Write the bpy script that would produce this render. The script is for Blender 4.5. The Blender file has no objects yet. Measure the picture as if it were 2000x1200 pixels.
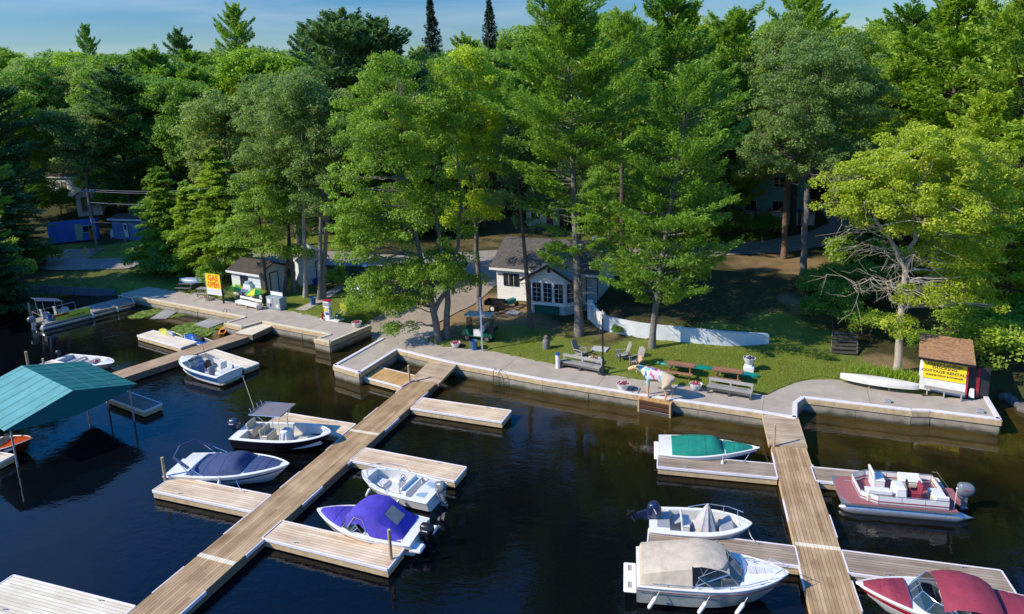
import bpy, bmesh, math, random
import numpy as np
from mathutils import Vector, Matrix
R = math.radians
S = bpy.context.scene
COL = S.collection

# ------------------------------------------------------------------ camera
F_PX, PITCH, ROLL, CY_PX, CAM_H = 1303.0, R(11.07), R(-2.1), 450.0, 18.0
cam_data = bpy.data.cameras.new('camera')
cam = bpy.data.objects.new('camera', cam_data)
COL.objects.link(cam)
cam_data.sensor_width = 36.0
cam_data.lens = F_PX / 2000.0 * 36.0
cam_data.shift_y = -(600.0 - CY_PX) / 2000.0
cam_data.clip_end = 3000.0
cam.matrix_world = (Matrix.Translation((0, 0, CAM_H)) @ Matrix.Rotation(math.pi / 2 - PITCH, 4, 'X')
                    @ Matrix.Rotation(ROLL, 4, 'Z'))
S.camera = cam

# ------------------------------------------------------------------ sky and sun
SUN_EL, SUN_AZ = R(36.5), math.atan2(-0.97, -0.24)      # azimuth clockwise from +Y
world = bpy.data.worlds.new('World')
S.world = world
world.use_nodes = True
wn, wl = world.node_tree.nodes, world.node_tree.links
bg = wn['Background']
sky = wn.new('ShaderNodeTexSky')
sky.sky_type = 'NISHITA'
sky.sun_disc = False
sky.sun_elevation = SUN_EL
sky.sun_rotation = SUN_AZ
sky.altitude = 100
sky.air_density = 1.15
sky.dust_density = 0.1
sky.ozone_density = 3.5
tc = wn.new('ShaderNodeTexCoord')
mp = wn.new('ShaderNodeMapping')
mp.inputs['Scale'].default_value = (1.1, 1.1, 9.0)
mp.inputs['Rotation'].default_value = (R(4), R(-7), R(15))
wl.new(tc.outputs['Generated'], mp.inputs['Vector'])
cn = wn.new('ShaderNodeTexNoise')
cn.inputs['Scale'].default_value = 2.2
cn.inputs['Detail'].default_value = 8
cn.inputs['Roughness'].default_value = 0.55
cn.inputs['Distortion'].default_value = 0.6
wl.new(mp.outputs['Vector'], cn.inputs['Vector'])
cr = wn.new('ShaderNodeMapRange')
cr.inputs['From Min'].default_value = 0.43
cr.inputs['From Max'].default_value = 0.78
cr.inputs['To Max'].default_value = 0.4
wl.new(cn.outputs['Fac'], cr.inputs['Value'])
mixc = wn.new('ShaderNodeMix')
mixc.data_type = 'RGBA'
mixc.inputs['B'].default_value = (4.4, 5.0, 5.6, 1)
wl.new(cr.outputs['Result'], mixc.inputs['Factor'])
hsv = wn.new('ShaderNodeHueSaturation')
hsv.inputs['Hue'].default_value = 0.512
hsv.inputs['Saturation'].default_value = 1.6
hsv.inputs['Value'].default_value = 0.95
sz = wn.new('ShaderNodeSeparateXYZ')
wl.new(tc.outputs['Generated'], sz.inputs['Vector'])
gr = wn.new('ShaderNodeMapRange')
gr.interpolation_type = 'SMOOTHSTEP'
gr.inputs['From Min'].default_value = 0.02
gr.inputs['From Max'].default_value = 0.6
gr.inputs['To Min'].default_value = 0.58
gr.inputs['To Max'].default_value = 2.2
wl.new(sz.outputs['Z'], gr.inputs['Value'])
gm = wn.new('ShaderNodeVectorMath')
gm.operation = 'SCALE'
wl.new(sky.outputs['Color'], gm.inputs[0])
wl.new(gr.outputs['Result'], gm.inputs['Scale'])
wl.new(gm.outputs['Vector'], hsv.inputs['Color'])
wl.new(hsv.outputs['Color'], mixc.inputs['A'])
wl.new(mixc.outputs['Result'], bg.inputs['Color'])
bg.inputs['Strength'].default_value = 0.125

sun_data = bpy.data.lights.new('sun', 'SUN')
sun = bpy.data.objects.new('sun', sun_data)
COL.objects.link(sun)
sun_data.energy = 5.0
sun_data.angle = R(0.5)
sun_data.color = (1.0, 0.90, 0.72)
sdir = Vector((math.sin(SUN_AZ) * math.cos(SUN_EL), math.cos(SUN_AZ) * math.cos(SUN_EL), math.sin(SUN_EL)))
sun.rotation_euler = sdir.to_track_quat('Z', 'Y').to_euler()
sun.location = sdir * 60

S.view_settings.view_transform = 'Standard'
S.view_settings.look = 'None'
S.view_settings.exposure = 0.28
S.view_settings.gamma = 1.0
S.cycles.max_bounces = 5
S.cycles.diffuse_bounces = 3
S.cycles.glossy_bounces = 3
S.cycles.transmission_bounces = 4
S.cycles.transparent_max_bounces = 6
S.cycles.use_denoising = True

# ------------------------------------------------------------------ measured points: a pixel of the survey photo and a level give a place
def ray(px, py):
    x = (px - 1000) / F_PX
    y = -(py - CY_PX) / F_PX
    c, s = math.cos(ROLL), math.sin(ROLL)
    x, y = c * x - s * y, s * x + c * y
    cp, sp = math.cos(PITCH), math.sin(PITCH)
    return Vector((x, cp + y * sp, -sp + y * cp))

def at(px, py, z=0.0):
    d = ray(px, py)
    return Vector((0, 0, CAM_H)) + d * ((z - CAM_H) / d.z)

def at_y(px, py, Y):
    d = ray(px, py)
    return Vector((0, 0, CAM_H)) + d * (Y / d.y)

def height_to(base, px, py):
    """height of a vertical thing standing at base whose top shows at that pixel"""
    d = ray(px, py)
    t = math.hypot(base[0], base[1]) / math.hypot(d.x, d.y)
    return CAM_H + d.z * t - base[2]

# ------------------------------------------------------------------ object helpers
def tag(o, label=None, cat=None, group=None, kind=None):
    if label: o['label'] = label
    if cat: o['category'] = cat
    if group: o['group'] = group
    if kind: o['kind'] = kind
    return o

def thing(name, label, cat, loc=(0, 0, 0), rot=0.0, group=None, tilt=None):
    o = bpy.data.objects.new(name, None)
    o.empty_display_size = 0.2
    COL.objects.link(o)
    o.location = loc
    o.rotation_euler = tilt if tilt else (0, 0, rot)
    return tag(o, label, cat, group)

def link_mesh(name, me, mats, parent=None):
    for m in (mats if isinstance(mats, (list, tuple)) else [mats]):
        me.materials.append(m)
    o = bpy.data.objects.new(name, me)
    COL.objects.link(o)
    if parent: o.parent = parent
    return o

def children(o):
    return [c for c in list(COL.objects) if c.parent == o]

def copy_tree(src, kids, parent=None, loc=None, rot=None, scale=None, label=None):
    c = src.copy()
    COL.objects.link(c)
    c.parent = parent
    if loc is not None: c.location = loc
    if rot is not None: c.rotation_euler = (0, 0, rot) if not isinstance(rot, tuple) else rot
    if scale is not None: c.scale = scale if isinstance(scale, tuple) else (scale,) * 3
    if label: c['label'] = label
    for k in kids.get(src.name, []):
        copy_tree(k, kids, c)
    return c

def kids_of(root):
    d = {}
    def rec(o):
        d[o.name] = list(o.children)
        for k in o.children: rec(k)
    rec(root)
    return d

class MB:
    """collects shapes, then builds ONE mesh object"""
    def __init__(s):
        s.v, s.f, s.m = [], [], []
        s.M = Matrix.Identity(4)
    def add(s, vs, fs, mi=0):
        n = len(s.v)
        s.v += [tuple(s.M @ Vector(v)) for v in vs]
        s.f += [tuple(n + i for i in f) for f in fs]
        s.m += [mi] * len(fs)
        return s
    def box(s, c, d, rz=0.0, mi=0, taper=1.0, ry=0.0, rx=0.0):
        x, y, z = d[0] / 2, d[1] / 2, d[2] / 2
        vs = [Vector((sx * x * (taper if sz > 0 else 1), sy * y * (taper if sz > 0 else 1), sz * z))
              for sz in (-1, 1) for sx, sy in ((-1, -1), (1, -1), (1, 1), (-1, 1))]
        M = Matrix.Translation(c) @ Matrix.Rotation(rz, 4, 'Z') @ Matrix.Rotation(ry, 4, 'Y') @ Matrix.Rotation(rx, 4, 'X')
        vs = [M @ v for v in vs]
        return s.add(vs, [(3, 2, 1, 0), (4, 5, 6, 7), (0, 1, 5, 4), (1, 2, 6, 5), (2, 3, 7, 6), (3, 0, 4, 7)], mi)
    def beam(s, a, b, w, h, mi=0):
        a, b = Vector(a), Vector(b)
        d = (b - a).normalized()
        up = Vector((0, 0, 1)) if abs(d.z) < 0.95 else Vector((0, 1, 0))
        sd = d.cross(up).normalized() * (w / 2)
        u = sd.cross(d).normalized() * (h / 2)
        vs = [p + q for p in (a, b) for q in (-sd - u, sd - u, sd + u, -sd + u)]
        return s.add(vs, [(3, 2, 1, 0), (4, 5, 6, 7), (0, 1, 5, 4), (1, 2, 6, 5), (2, 3, 7, 6), (3, 0, 4, 7)], mi)
    def prism(s, poly, z0, z1, mi=0, mi_top=None):
        n = len(poly)
        z0s = z0 if isinstance(z0, (list, tuple)) else [z0] * n
        z1s = z1 if isinstance(z1, (list, tuple)) else [z1] * n
        vs = [(p[0], p[1], z) for p, z in zip(poly, z0s)] + [(p[0], p[1], z) for p, z in zip(poly, z1s)]
        s.add(vs, [(i, (i + 1) % n, n + (i + 1) % n, n + i) for i in range(n)] + [tuple(range(n - 1, -1, -1))], mi)
        s.add([(p[0], p[1], z) for p, z in zip(poly, z1s)], [tuple(range(n))], mi if mi_top is None else mi_top)
        return s
    def tube(s, pts, r, n=8, mi=0, cap=True, flat=1.0):
        pts = [Vector(p) for p in pts]
        rs = r if isinstance(r, (list, tuple)) else [r] * len(pts)
        vs = []
        pu = None
        for i, p in enumerate(pts):
            d = (pts[min(i + 1, len(pts) - 1)] - pts[max(i - 1, 0)])
            d = d.normalized() if d.length > 1e-9 else Vector((0, 0, 1))
            u = pu if pu is not None else (Vector((1, 0, 0)) if abs(d.x) < 0.8 else Vector((0, 1, 0)))
            u = (u - d * u.dot(d)).normalized()
            w = d.cross(u)
            pu = u
            for k in range(n):
                a = 2 * math.pi * k / n
                vs.append(p + (u * math.cos(a) + w * math.sin(a) * flat) * rs[i])
        fs = [(i * n + k, i * n + (k + 1) % n, (i + 1) * n + (k + 1) % n, (i + 1) * n + k)
              for i in range(len(pts) - 1) for k in range(n)]
        if cap:
            fs += [tuple(range(n - 1, -1, -1)), tuple((len(pts) - 1) * n + k for k in range(n))]
        return s.add(vs, fs, mi)
    def lathe(s, prof, n=14, c=(0, 0, 0), mi=0, axis='Z'):
        vs = []
        for r, z in prof:
            for k in range(n):
                a = 2 * math.pi * k / n
                p = (r * math.cos(a), r * math.sin(a), z)
                if axis == 'X': p = (z, p[0], p[1])
                if axis == 'Y': p = (p[0], z, p[1])
                vs.append((p[0] + c[0], p[1] + c[1], p[2] + c[2]))
        m = len(prof)
        fs = [(i * n + k, i * n + (k + 1) % n, (i + 1) * n + (k + 1) % n, (i + 1) * n + k) for i in range(m - 1) for k in range(n)]
        if prof[0][0] > 1e-4: fs.append(tuple(range(n - 1, -1, -1)))
        if prof[-1][0] > 1e-4: fs.append(tuple((m - 1) * n + k for k in range(n)))
        return s.add(vs, fs, mi)
    def loft(s, rows, mi=0, closed=False, cap=False):
        n = len(rows[0])
        vs = [p for r in rows for p in r]
        k = n if closed else n - 1
        fs = [(i * n + j, i * n + (j + 1) % n, (i + 1) * n + (j + 1) % n, (i + 1) * n + j) for i in range(len(rows) - 1) for j in range(k)]
        if cap:
            fs += [tuple(range(n - 1, -1, -1)), tuple((len(rows) - 1) * n + j for j in range(n))]
        return s.add(vs, fs, mi)
    def ball(s, c, r, n=10, m=7, mi=0):
        rr = r if isinstance(r, (tuple, list)) else (r, r, r)
        rows = []
        for i in range(m + 1):
            t = math.pi * i / m
            rows.append([(c[0] + rr[0] * math.sin(t) * math.cos(2 * math.pi * k / n), c[1] + rr[1] * math.sin(t) * math.sin(2 * math.pi * k / n), c[2] - rr[2] * math.cos(t)) for k in range(n)])
        return s.loft(rows, mi, closed=True)
    def build(s, name, mats, parent=None, smooth=False, bevel=0.0, fix=True):
        me = bpy.data.meshes.new(name)
        me.from_pydata(s.v, [], s.f)
        for i, k in enumerate(s.m): me.polygons[i].material_index = k
        bm = bmesh.new()
        bm.from_mesh(me)
        if smooth:
            bmesh.ops.remove_doubles(bm, verts=bm.verts, dist=0.0004)
        if fix: bmesh.ops.recalc_face_normals(bm, faces=bm.faces)
        if bevel:
            bmesh.ops.bevel(bm, geom=[e for e in bm.edges if e.is_manifold and e.calc_face_angle(0) > 0.6], offset=bevel, segments=1, affect='EDGES')
        bm.to_mesh(me)
        bm.free()
        if smooth:
            me.polygons.foreach_set('use_smooth', [True] * len(me.polygons))
            try: me.set_sharp_from_angle(angle=R(42))
            except Exception: pass
        return link_mesh(name, me, mats, parent)

def text_mesh(body, size, name, mat, parent, M, bold=0.0, sx=1.0, align='CENTER', depth=0.004):
    """flat raised lettering; M places the text plane (x right, y up)"""
    cu = bpy.data.curves.new('lettering', 'FONT')
    cu.body = body
    cu.size = size
    cu.align_x = align
    cu.align_y = 'CENTER'
    cu.offset = bold
    cu.extrude = depth
    cu.resolution_u = 2
    cu.space_line = 0.85
    t = bpy.data.objects.new('lettering', cu)
    COL.objects.link(t)
    bpy.context.view_layer.update()
    me = bpy.data.meshes.new_from_object(t)
    bpy.data.objects.remove(t)
    me.transform(M @ Matrix.Diagonal((sx, 1, 1, 1)))
    me.materials.clear()
    return link_mesh(name, me, mat, parent)

def frame_from(origin, xdir, ydir):
    x = Vector(xdir).normalized()
    y = Vector(ydir)
    y = (y - x * y.dot(x)).normalized()
    z = x.cross(y)
    M = Matrix((x, y, z)).transposed().to_4x4()
    M.translation = Vector(origin)
    return M

# ------------------------------------------------------------------ materials
MAT = {}
def base_mat(name):
    m = bpy.data.materials.new(name)
    m.use_nodes = True
    return m, m.node_tree.nodes, m.node_tree.links, m.node_tree.nodes['Principled BSDF']

def mat(name, col, rough=0.6, var=0.12, scale=6.0, metal=0.0, bump=0.0, bscale=30.0, spec=0.5, coat=0.0, dirt=None, dirt_amt=0.4, emit=None):
    """procedural colour with noise variation, optional dirt patches and bump"""
    if name in MAT: return MAT[name]
    m, n, l, b = base_mat(name)
    tcn = n.new('ShaderNodeTexCoord')
    nz = n.new('ShaderNodeTexNoise')
    nz.inputs['Scale'].default_value = scale
    nz.inputs['Detail'].default_value = 5
    nz.inputs['Roughness'].default_value = 0.6
    l.new(tcn.outputs['Object'], nz.inputs['Vector'])
    rp = n.new('ShaderNodeMapRange')
    rp.inputs['From Min'].default_value = 0.3
    rp.inputs['From Max'].default_value = 0.7
    rp.inputs['To Min'].default_value = 1 - var
    rp.inputs['To Max'].default_value = 1 + var
    l.new(nz.outputs['Fac'], rp.inputs['Value'])
    mul = n.new('ShaderNodeVectorMath')
    mul.operation = 'SCALE'
    mul.inputs[0].default_value = col[:3]
    l.new(rp.outputs['Result'], mul.inputs['Scale'])
    out = mul.outputs['Vector']
    if dirt:
        n2 = n.new('ShaderNodeTexNoise')
        n2.inputs['Scale'].default_value = scale * 0.35
        n2.inputs['Detail'].default_value = 7
        n2.inputs['Roughness'].default_value = 0.7
        l.new(tcn.outputs['Object'], n2.inputs['Vector'])
        r2 = n.new('ShaderNodeMapRange')
        r2.inputs['From Min'].default_value = 0.5
        r2.inputs['From Max'].default_value = 0.72
        r2.inputs['To Max'].default_value = dirt_amt
        l.new(n2.outputs['Fac'], r2.inputs['Value'])
        mx = n.new('ShaderNodeMix')
        mx.data_type = 'RGBA'
        mx.inputs['B'].default_value = (*dirt, 1)
        l.new(r2.outputs['Result'], mx.inputs['Factor'])
        l.new(out, mx.inputs['A'])
        out = mx.outputs['Result']
    l.new(out, b.inputs['Base Color'])
    b.inputs['Roughness'].default_value = rough
    b.inputs['Metallic'].default_value = metal
    b.inputs['Specular IOR Level'].default_value = spec
    if coat: b.inputs['Coat Weight'].default_value = coat
    if bump:
        nb = n.new('ShaderNodeTexNoise')
        nb.inputs['Scale'].default_value = bscale
        nb.inputs['Detail'].default_value = 4
        l.new(tcn.outputs['Object'], nb.inputs['Vector'])
        bp = n.new('ShaderNodeBump')
        bp.inputs['Strength'].default_value = bump
        bp.inputs['Distance'].default_value = 0.02
        l.new(nb.outputs['Fac'], bp.inputs['Height'])
        l.new(bp.outputs['Normal'], b.inputs['Normal'])
    MAT[name] = m
    return m

def plank_mat(name, c1, c2, width=0.14, axis='Y', rough=0.8, gap=0.35, stain=None):
    """boards running along one local axis, each with its own tone, grain and a shadow gap"""
    if name in MAT: return MAT[name]
    m, n, l, b = base_mat(name)
    tcn = n.new('ShaderNodeTexCoord')
    sep = n.new('ShaderNodeSeparateXYZ')
    l.new(tcn.outputs['Object'], sep.inputs['Vector'])
    def M(op, a, c=None):
        q = n.new('ShaderNodeMath')
        q.operation = op
        for i, v in enumerate((a, c)):
            if v is None: continue
            if isinstance(v, (int, float)): q.inputs[i].default_value = v
            else: l.new(v, q.inputs[i])
        return q.outputs[0]
    across = sep.outputs[axis]
    q = M('DIVIDE', across, width)
    idx = M('FLOOR', q)
    fr = M('FRACT', q)
    along = sep.outputs['X' if axis == 'Y' else 'Y']
    seg = M('FLOOR', M('ADD', M('DIVIDE', along, 3.6), M('MULTIPLY', idx, 0.37)))
    wn_ = n.new('ShaderNodeTexWhiteNoise')
    wn_.noise_dimensions = '2D'
    cv = n.new('ShaderNodeCombineXYZ')
    l.new(idx, cv.inputs['X']); l.new(seg, cv.inputs['Y'])
    l.new(cv.outputs['Vector'], wn_.inputs['Vector'])
    mpn = n.new('ShaderNodeMapping')
    mpn.inputs['Scale'].default_value = (1.2, 14, 8) if axis == 'Y' else (14, 1.2, 8)
    l.new(tcn.outputs['Object'], mpn.inputs['Vector'])
    nz = n.new('ShaderNodeTexNoise')
    nz.inputs['Scale'].default_value = 1.6
    nz.inputs['Detail'].default_value = 6
    nz.inputs['Roughness'].default_value = 0.65
    l.new(mpn.outputs['Vector'], nz.inputs['Vector'])
    n3 = n.new('ShaderNodeTexNoise')
    n3.inputs['Scale'].default_value = 0.8
    n3.inputs['Detail'].default_value = 6
    l.new(tcn.outputs['Object'], n3.inputs['Vector'])
    fac = M('ADD', M('MULTIPLY', wn_.outputs['Value'], 0.55), M('MULTIPLY', nz.outputs['Fac'], 0.5))
    fac = M('ADD', fac, M('MULTIPLY', M('SUBTRACT', n3.outputs['Fac'], 0.5), 1.5))
    mx = n.new('ShaderNodeMix')
    mx.data_type = 'RGBA'
    mx.inputs['A'].default_value = (*c1, 1)
    mx.inputs['B'].default_value = (*c2, 1)
    l.new(fac, mx.inputs['Factor'])
    edge = M('LESS_THAN', fr, 0.09)
    mg = n.new('ShaderNodeMix')
    mg.data_type = 'RGBA'
    mg.inputs['B'].default_value = (c1[0] * gap, c1[1] * gap, c1[2] * gap, 1)
    l.new(edge, mg.inputs['Factor'])
    l.new(mx.outputs['Result'], mg.inputs['A'])
    l.new(mg.outputs['Result'], b.inputs['Base Color'])
    b.inputs['Roughness'].default_value = rough
    b.inputs['Specular IOR Level'].default_value = 0.25
    bp = n.new('ShaderNodeBump')
    bp.inputs['Strength'].default_value = 0.5
    bp.inputs['Distance'].default_value = 0.01
    l.new(M('SUBTRACT', nz.outputs['Fac'], M('MULTIPLY', edge, 1.5)), bp.inputs['Height'])
    l.new(bp.outputs['Normal'], b.inputs['Normal'])
    MAT[name] = m
    return m

def leaf_mat(name, dark, light, transl=0.3, rough=0.55):
    if name in MAT: return MAT[name]
    m, n, l, b = base_mat(name)
    at_ = n.new('ShaderNodeAttribute')
    at_.attribute_name = 'tint'
    oi = n.new('ShaderNodeObjectInfo')
    mx = n.new('ShaderNodeMix')
    mx.data_type = 'RGBA'
    mx.inputs['A'].default_value = (*dark, 1)
    mx.inputs['B'].default_value = (*light, 1)
    l.new(at_.outputs['Fac'], mx.inputs['Factor'])
    hs = n.new('ShaderNodeHueSaturation')
    mr = n.new('ShaderNodeMapRange')
    mr.inputs['To Min'].default_value = 0.475
    mr.inputs['To Max'].default_value = 0.512
    l.new(oi.outputs['Random'], mr.inputs['Value'])
    l.new(mr.outputs['Result'], hs.inputs['Hue'])
    mv = n.new('ShaderNodeMapRange')
    mv.inputs['To Min'].default_value = 1.15
    mv.inputs['To Max'].default_value = 0.8
    l.new(oi.outputs['Random'], mv.inputs['Value'])
    l.new(mv.outputs['Result'], hs.inputs['Value'])
    l.new(mx.outputs['Result'], hs.inputs['Color'])
    b.inputs['Roughness'].default_value = rough
    b.inputs['Specular IOR Level'].default_value = 0.5
    l.new(hs.outputs['Color'], b.inputs['Base Color'])
    tr = n.new('ShaderNodeBsdfTranslucent')
    g = n.new('ShaderNodeVectorMath')
    g.operation = 'MULTIPLY'
    g.inputs[1].default_value = (1.5, 1.6, 0.8)
    l.new(hs.outputs['Color'], g.inputs[0])
    l.new(g.outputs['Vector'], tr.inputs['Color'])
    ms = n.new('ShaderNodeMixShader')
    ms.inputs['Fac'].default_value = transl
    l.new(b.outputs['BSDF'], ms.inputs[1])
    l.new(tr.outputs['BSDF'], ms.inputs[2])
    l.new(ms.outputs['Shader'], n['Material Output'].inputs['Surface'])
    MAT[name] = m
    return m

WHITE = mat('white_gelcoat', (0.74, 0.74, 0.72), 0.28, 0.04, 3, coat=0.3, dirt=(0.5, 0.48, 0.42), dirt_amt=0.25)
WHITE_IN = mat('white_interior', (0.62, 0.61, 0.58), 0.55, 0.08, 8, dirt=(0.35, 0.33, 0.3), dirt_amt=0.35)
WHITE_PAINT = mat('white_paint', (0.68, 0.68, 0.66), 0.7, 0.07, 5, bump=0.15, dirt=(0.4, 0.38, 0.33), dirt_amt=0.35)
CREAM = mat('cream_vinyl', (0.52, 0.47, 0.38), 0.6, 0.08, 7)
GREY_VINYL = mat('grey_vinyl', (0.3, 0.31, 0.33), 0.6, 0.1, 9)
BLACK = mat('black_plastic', (0.012, 0.013, 0.018), 0.32, 0.2, 6)
NAVY_ENGINE = mat('dark_blue_engine_paint', (0.012, 0.02, 0.06), 0.22, 0.1, 6, coat=0.5)
GREY_ENGINE = mat('grey_engine_paint', (0.16, 0.18, 0.21), 0.25, 0.08, 6, coat=0.5)
ALU = mat('aluminium', (0.55, 0.56, 0.58), 0.35, 0.12, 8, metal=0.75, dirt=(0.25, 0.25, 0.24), dirt_amt=0.3)
CHROME = mat('stainless_tube', (0.7, 0.7, 0.72), 0.2, 0.05, 8, metal=0.9)
GALV = mat('galvanised_steel', (0.42, 0.43, 0.45), 0.5, 0.15, 9, metal=0.5)
ROPE = mat('white_rope', (0.6, 0.58, 0.52), 0.85, 0.15, 60)
BLUEROPE = mat('blue_rope', (0.05, 0.2, 0.5), 0.85, 0.15, 60)
RED_FLOWER = mat('red_flowers', (0.35, 0.015, 0.04), 0.7, 0.6, 40, bump=1, bscale=60)
DARK = mat('dark_void', (0.01, 0.01, 0.012), 0.9, 0.1, 4)
FLOAT = mat('dock_float_black', (0.012, 0.012, 0.012), 0.7, 0.2, 5)
RUBBER = mat('tyre_rubber', (0.015, 0.015, 0.015), 0.8, 0.2, 20)
def glass_mat():
    m, n, l, b = base_mat('tinted_glass')
    b.inputs['Base Color'].default_value = (0.02, 0.045, 0.06, 1)
    b.inputs['Roughness'].default_value = 0.04
    b.inputs['Specular IOR Level'].default_value = 0.8
    b.inputs['Alpha'].default_value = 0.75
    return m
GLASS = glass_mat()
def pane_mat():
    m, n, l, b = base_mat('window_glass')
    b.inputs['Base Color'].default_value = (0.015, 0.02, 0.028, 1)
    b.inputs['Roughness'].default_value = 0.06
    return m
PANE = pane_mat()

# woods
PIER_WOOD = plank_mat('weathered_pier_planks', (0.22, 0.125, 0.055), (0.56, 0.395, 0.22), 0.14, 'Y', gap=0.55)
FINGER_WOOD = plank_mat('bleached_finger_planks', (0.44, 0.3, 0.175), (0.82, 0.65, 0.45), 0.14, 'Y', gap=0.65)
PALE_WOOD = plank_mat('pale_new_planks', (0.56, 0.47, 0.33), (0.86, 0.76, 0.58), 0.14, 'Y', gap=0.65)
BROWN_WOOD = plank_mat('brown_pier_planks', (0.26, 0.17, 0.095), (0.5, 0.36, 0.23), 0.14, 'Y', gap=0.55)
BROWN_WOOD2 = plank_mat('brown_finger_planks', (0.2, 0.145, 0.1), (0.42, 0.33, 0.24), 0.14, 'Y', gap=0.5)
GOLD_WOOD = plank_mat('golden_cedar_planks', (0.38, 0.2, 0.07), (0.62, 0.4, 0.17), 0.14, 'X', gap=0.5)
CROSS_WOOD = plank_mat('cross_planks', (0.27, 0.19, 0.12), (0.54, 0.42, 0.29), 0.14, 'X', gap=0.5)
GREY_WOOD = plank_mat('grey_bench_wood', (0.2, 0.19, 0.175), (0.4, 0.385, 0.36), 0.12, 'Y')
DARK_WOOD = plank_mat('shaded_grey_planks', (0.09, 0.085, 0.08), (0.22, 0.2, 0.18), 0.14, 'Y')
RED_WOOD = plank_mat('red_stained_wood', (0.2, 0.09, 0.05), (0.38, 0.2, 0.12), 0.12, 'Y')
FASCIA = mat('dock_fascia_wood', (0.5, 0.37, 0.21), 0.8, 0.18, 4, bump=0.2, dirt=(0.2, 0.13, 0.07), dirt_amt=0.5)
FASCIA_DARK = mat('dock_fascia_old', (0.2, 0.14, 0.09), 0.85, 0.2, 4, bump=0.2)
POST_WOOD = mat('post_wood', (0.42, 0.31, 0.18), 0.85, 0.2, 7, bump=0.3, dirt=(0.16, 0.11, 0.07), dirt_amt=0.5)
CURB_WOOD = mat('pale_curb_timber', (0.62, 0.55, 0.4), 0.8, 0.1, 3, bump=0.2, dirt=(0.4, 0.33, 0.22), dirt_amt=0.4)
VINYL = mat('white_bumper_strip', (0.72, 0.68, 0.7), 0.55, 0.06, 4, dirt=(0.35, 0.32, 0.32), dirt_amt=0.35)
CONCRETE = mat('quay_concrete', (0.40, 0.34, 0.275), 0.9, 0.14, 1.2, bump=0.3, bscale=25, dirt=(0.27, 0.23, 0.18), dirt_amt=0.6)
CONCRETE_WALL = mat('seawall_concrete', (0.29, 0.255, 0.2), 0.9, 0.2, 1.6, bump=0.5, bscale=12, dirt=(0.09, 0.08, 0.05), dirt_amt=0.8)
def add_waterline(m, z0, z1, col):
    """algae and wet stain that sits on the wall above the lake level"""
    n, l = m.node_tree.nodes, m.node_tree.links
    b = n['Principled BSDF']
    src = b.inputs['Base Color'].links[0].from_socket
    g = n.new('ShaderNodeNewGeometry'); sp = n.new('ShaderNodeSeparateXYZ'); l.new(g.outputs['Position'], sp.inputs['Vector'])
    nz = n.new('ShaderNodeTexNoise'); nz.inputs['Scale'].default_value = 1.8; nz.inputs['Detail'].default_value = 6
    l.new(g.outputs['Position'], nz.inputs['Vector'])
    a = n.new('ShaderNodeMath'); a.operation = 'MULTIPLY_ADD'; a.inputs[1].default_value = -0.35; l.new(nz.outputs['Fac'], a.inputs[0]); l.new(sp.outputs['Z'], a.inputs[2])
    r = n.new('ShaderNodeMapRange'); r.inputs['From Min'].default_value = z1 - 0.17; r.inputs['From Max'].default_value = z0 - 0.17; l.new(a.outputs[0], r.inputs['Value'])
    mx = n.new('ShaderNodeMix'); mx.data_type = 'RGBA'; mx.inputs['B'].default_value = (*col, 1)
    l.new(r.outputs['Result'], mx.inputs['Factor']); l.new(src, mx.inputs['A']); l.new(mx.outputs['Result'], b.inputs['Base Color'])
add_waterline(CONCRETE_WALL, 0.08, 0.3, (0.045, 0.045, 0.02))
# ------------------------------------------------------------------ the lie of the land
def P2(lst, z):
    return [tuple(at(px, py, z)[:2]) for px, py in lst]
QUAY_Z = 0.85
left_quay_front = [(262, 580), (479, 620.5), (439, 632), (473, 640), (512, 629), (537, 634.5), (645, 654.5), (615, 663), (644, 669.5), (723, 637)]
right_quay_front = [(748, 661.5), (653, 715), (702, 730), (775, 684), (887, 711), (1060, 743), (1245, 772), (1492, 808), (1554, 818), (1555, 789), (1570, 778), (1780, 803), (1816, 804), (1953, 821), (1927, 777)]
shore_w = (P2([(-400, 640), (-120, 606), (0, 592), (60, 581), (140, 573), (215, 570)], 0.3) + P2(left_quay_front, QUAY_Z)
           + P2(right_quay_front, QUAY_Z) + P2([(1955, 770), (2010, 800), (2150, 850), (2600, 930)], 0.3))
LAND = shore_w + [(320, 60), (320, 700), (-520, 700), (-520, 90)]

def seg_dist(X, Y, pts, closed):
    X = np.asarray(X, float); Y = np.asarray(Y, float)
    best = np.full(X.shape, 1e9)
    n = len(pts)
    for i in range(n if closed else n - 1):
        ax, ay = pts[i][:2]; bx, by = pts[(i + 1) % n][:2]
        dx, dy = bx - ax, by - ay
        t = np.clip(((X - ax) * dx + (Y - ay) * dy) / (dx * dx + dy * dy + 1e-12), 0, 1)
        best = np.minimum(best, np.hypot(X - ax - t * dx, Y - ay - t * dy))
    return best

def inside(X, Y, pts):
    X = np.asarray(X, float); Y = np.asarray(Y, float)
    c = np.zeros(X.shape, bool)
    n = len(pts)
    for i in range(n):
        ax, ay = pts[i][:2]; bx, by = pts[(i + 1) % n][:2]
        if ay == by: continue
        hit = ((ay > Y) != (by > Y)) & (X < (bx - ax) * (Y - ay) / (by - ay) + ax)
        c ^= hit
    return c

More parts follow.
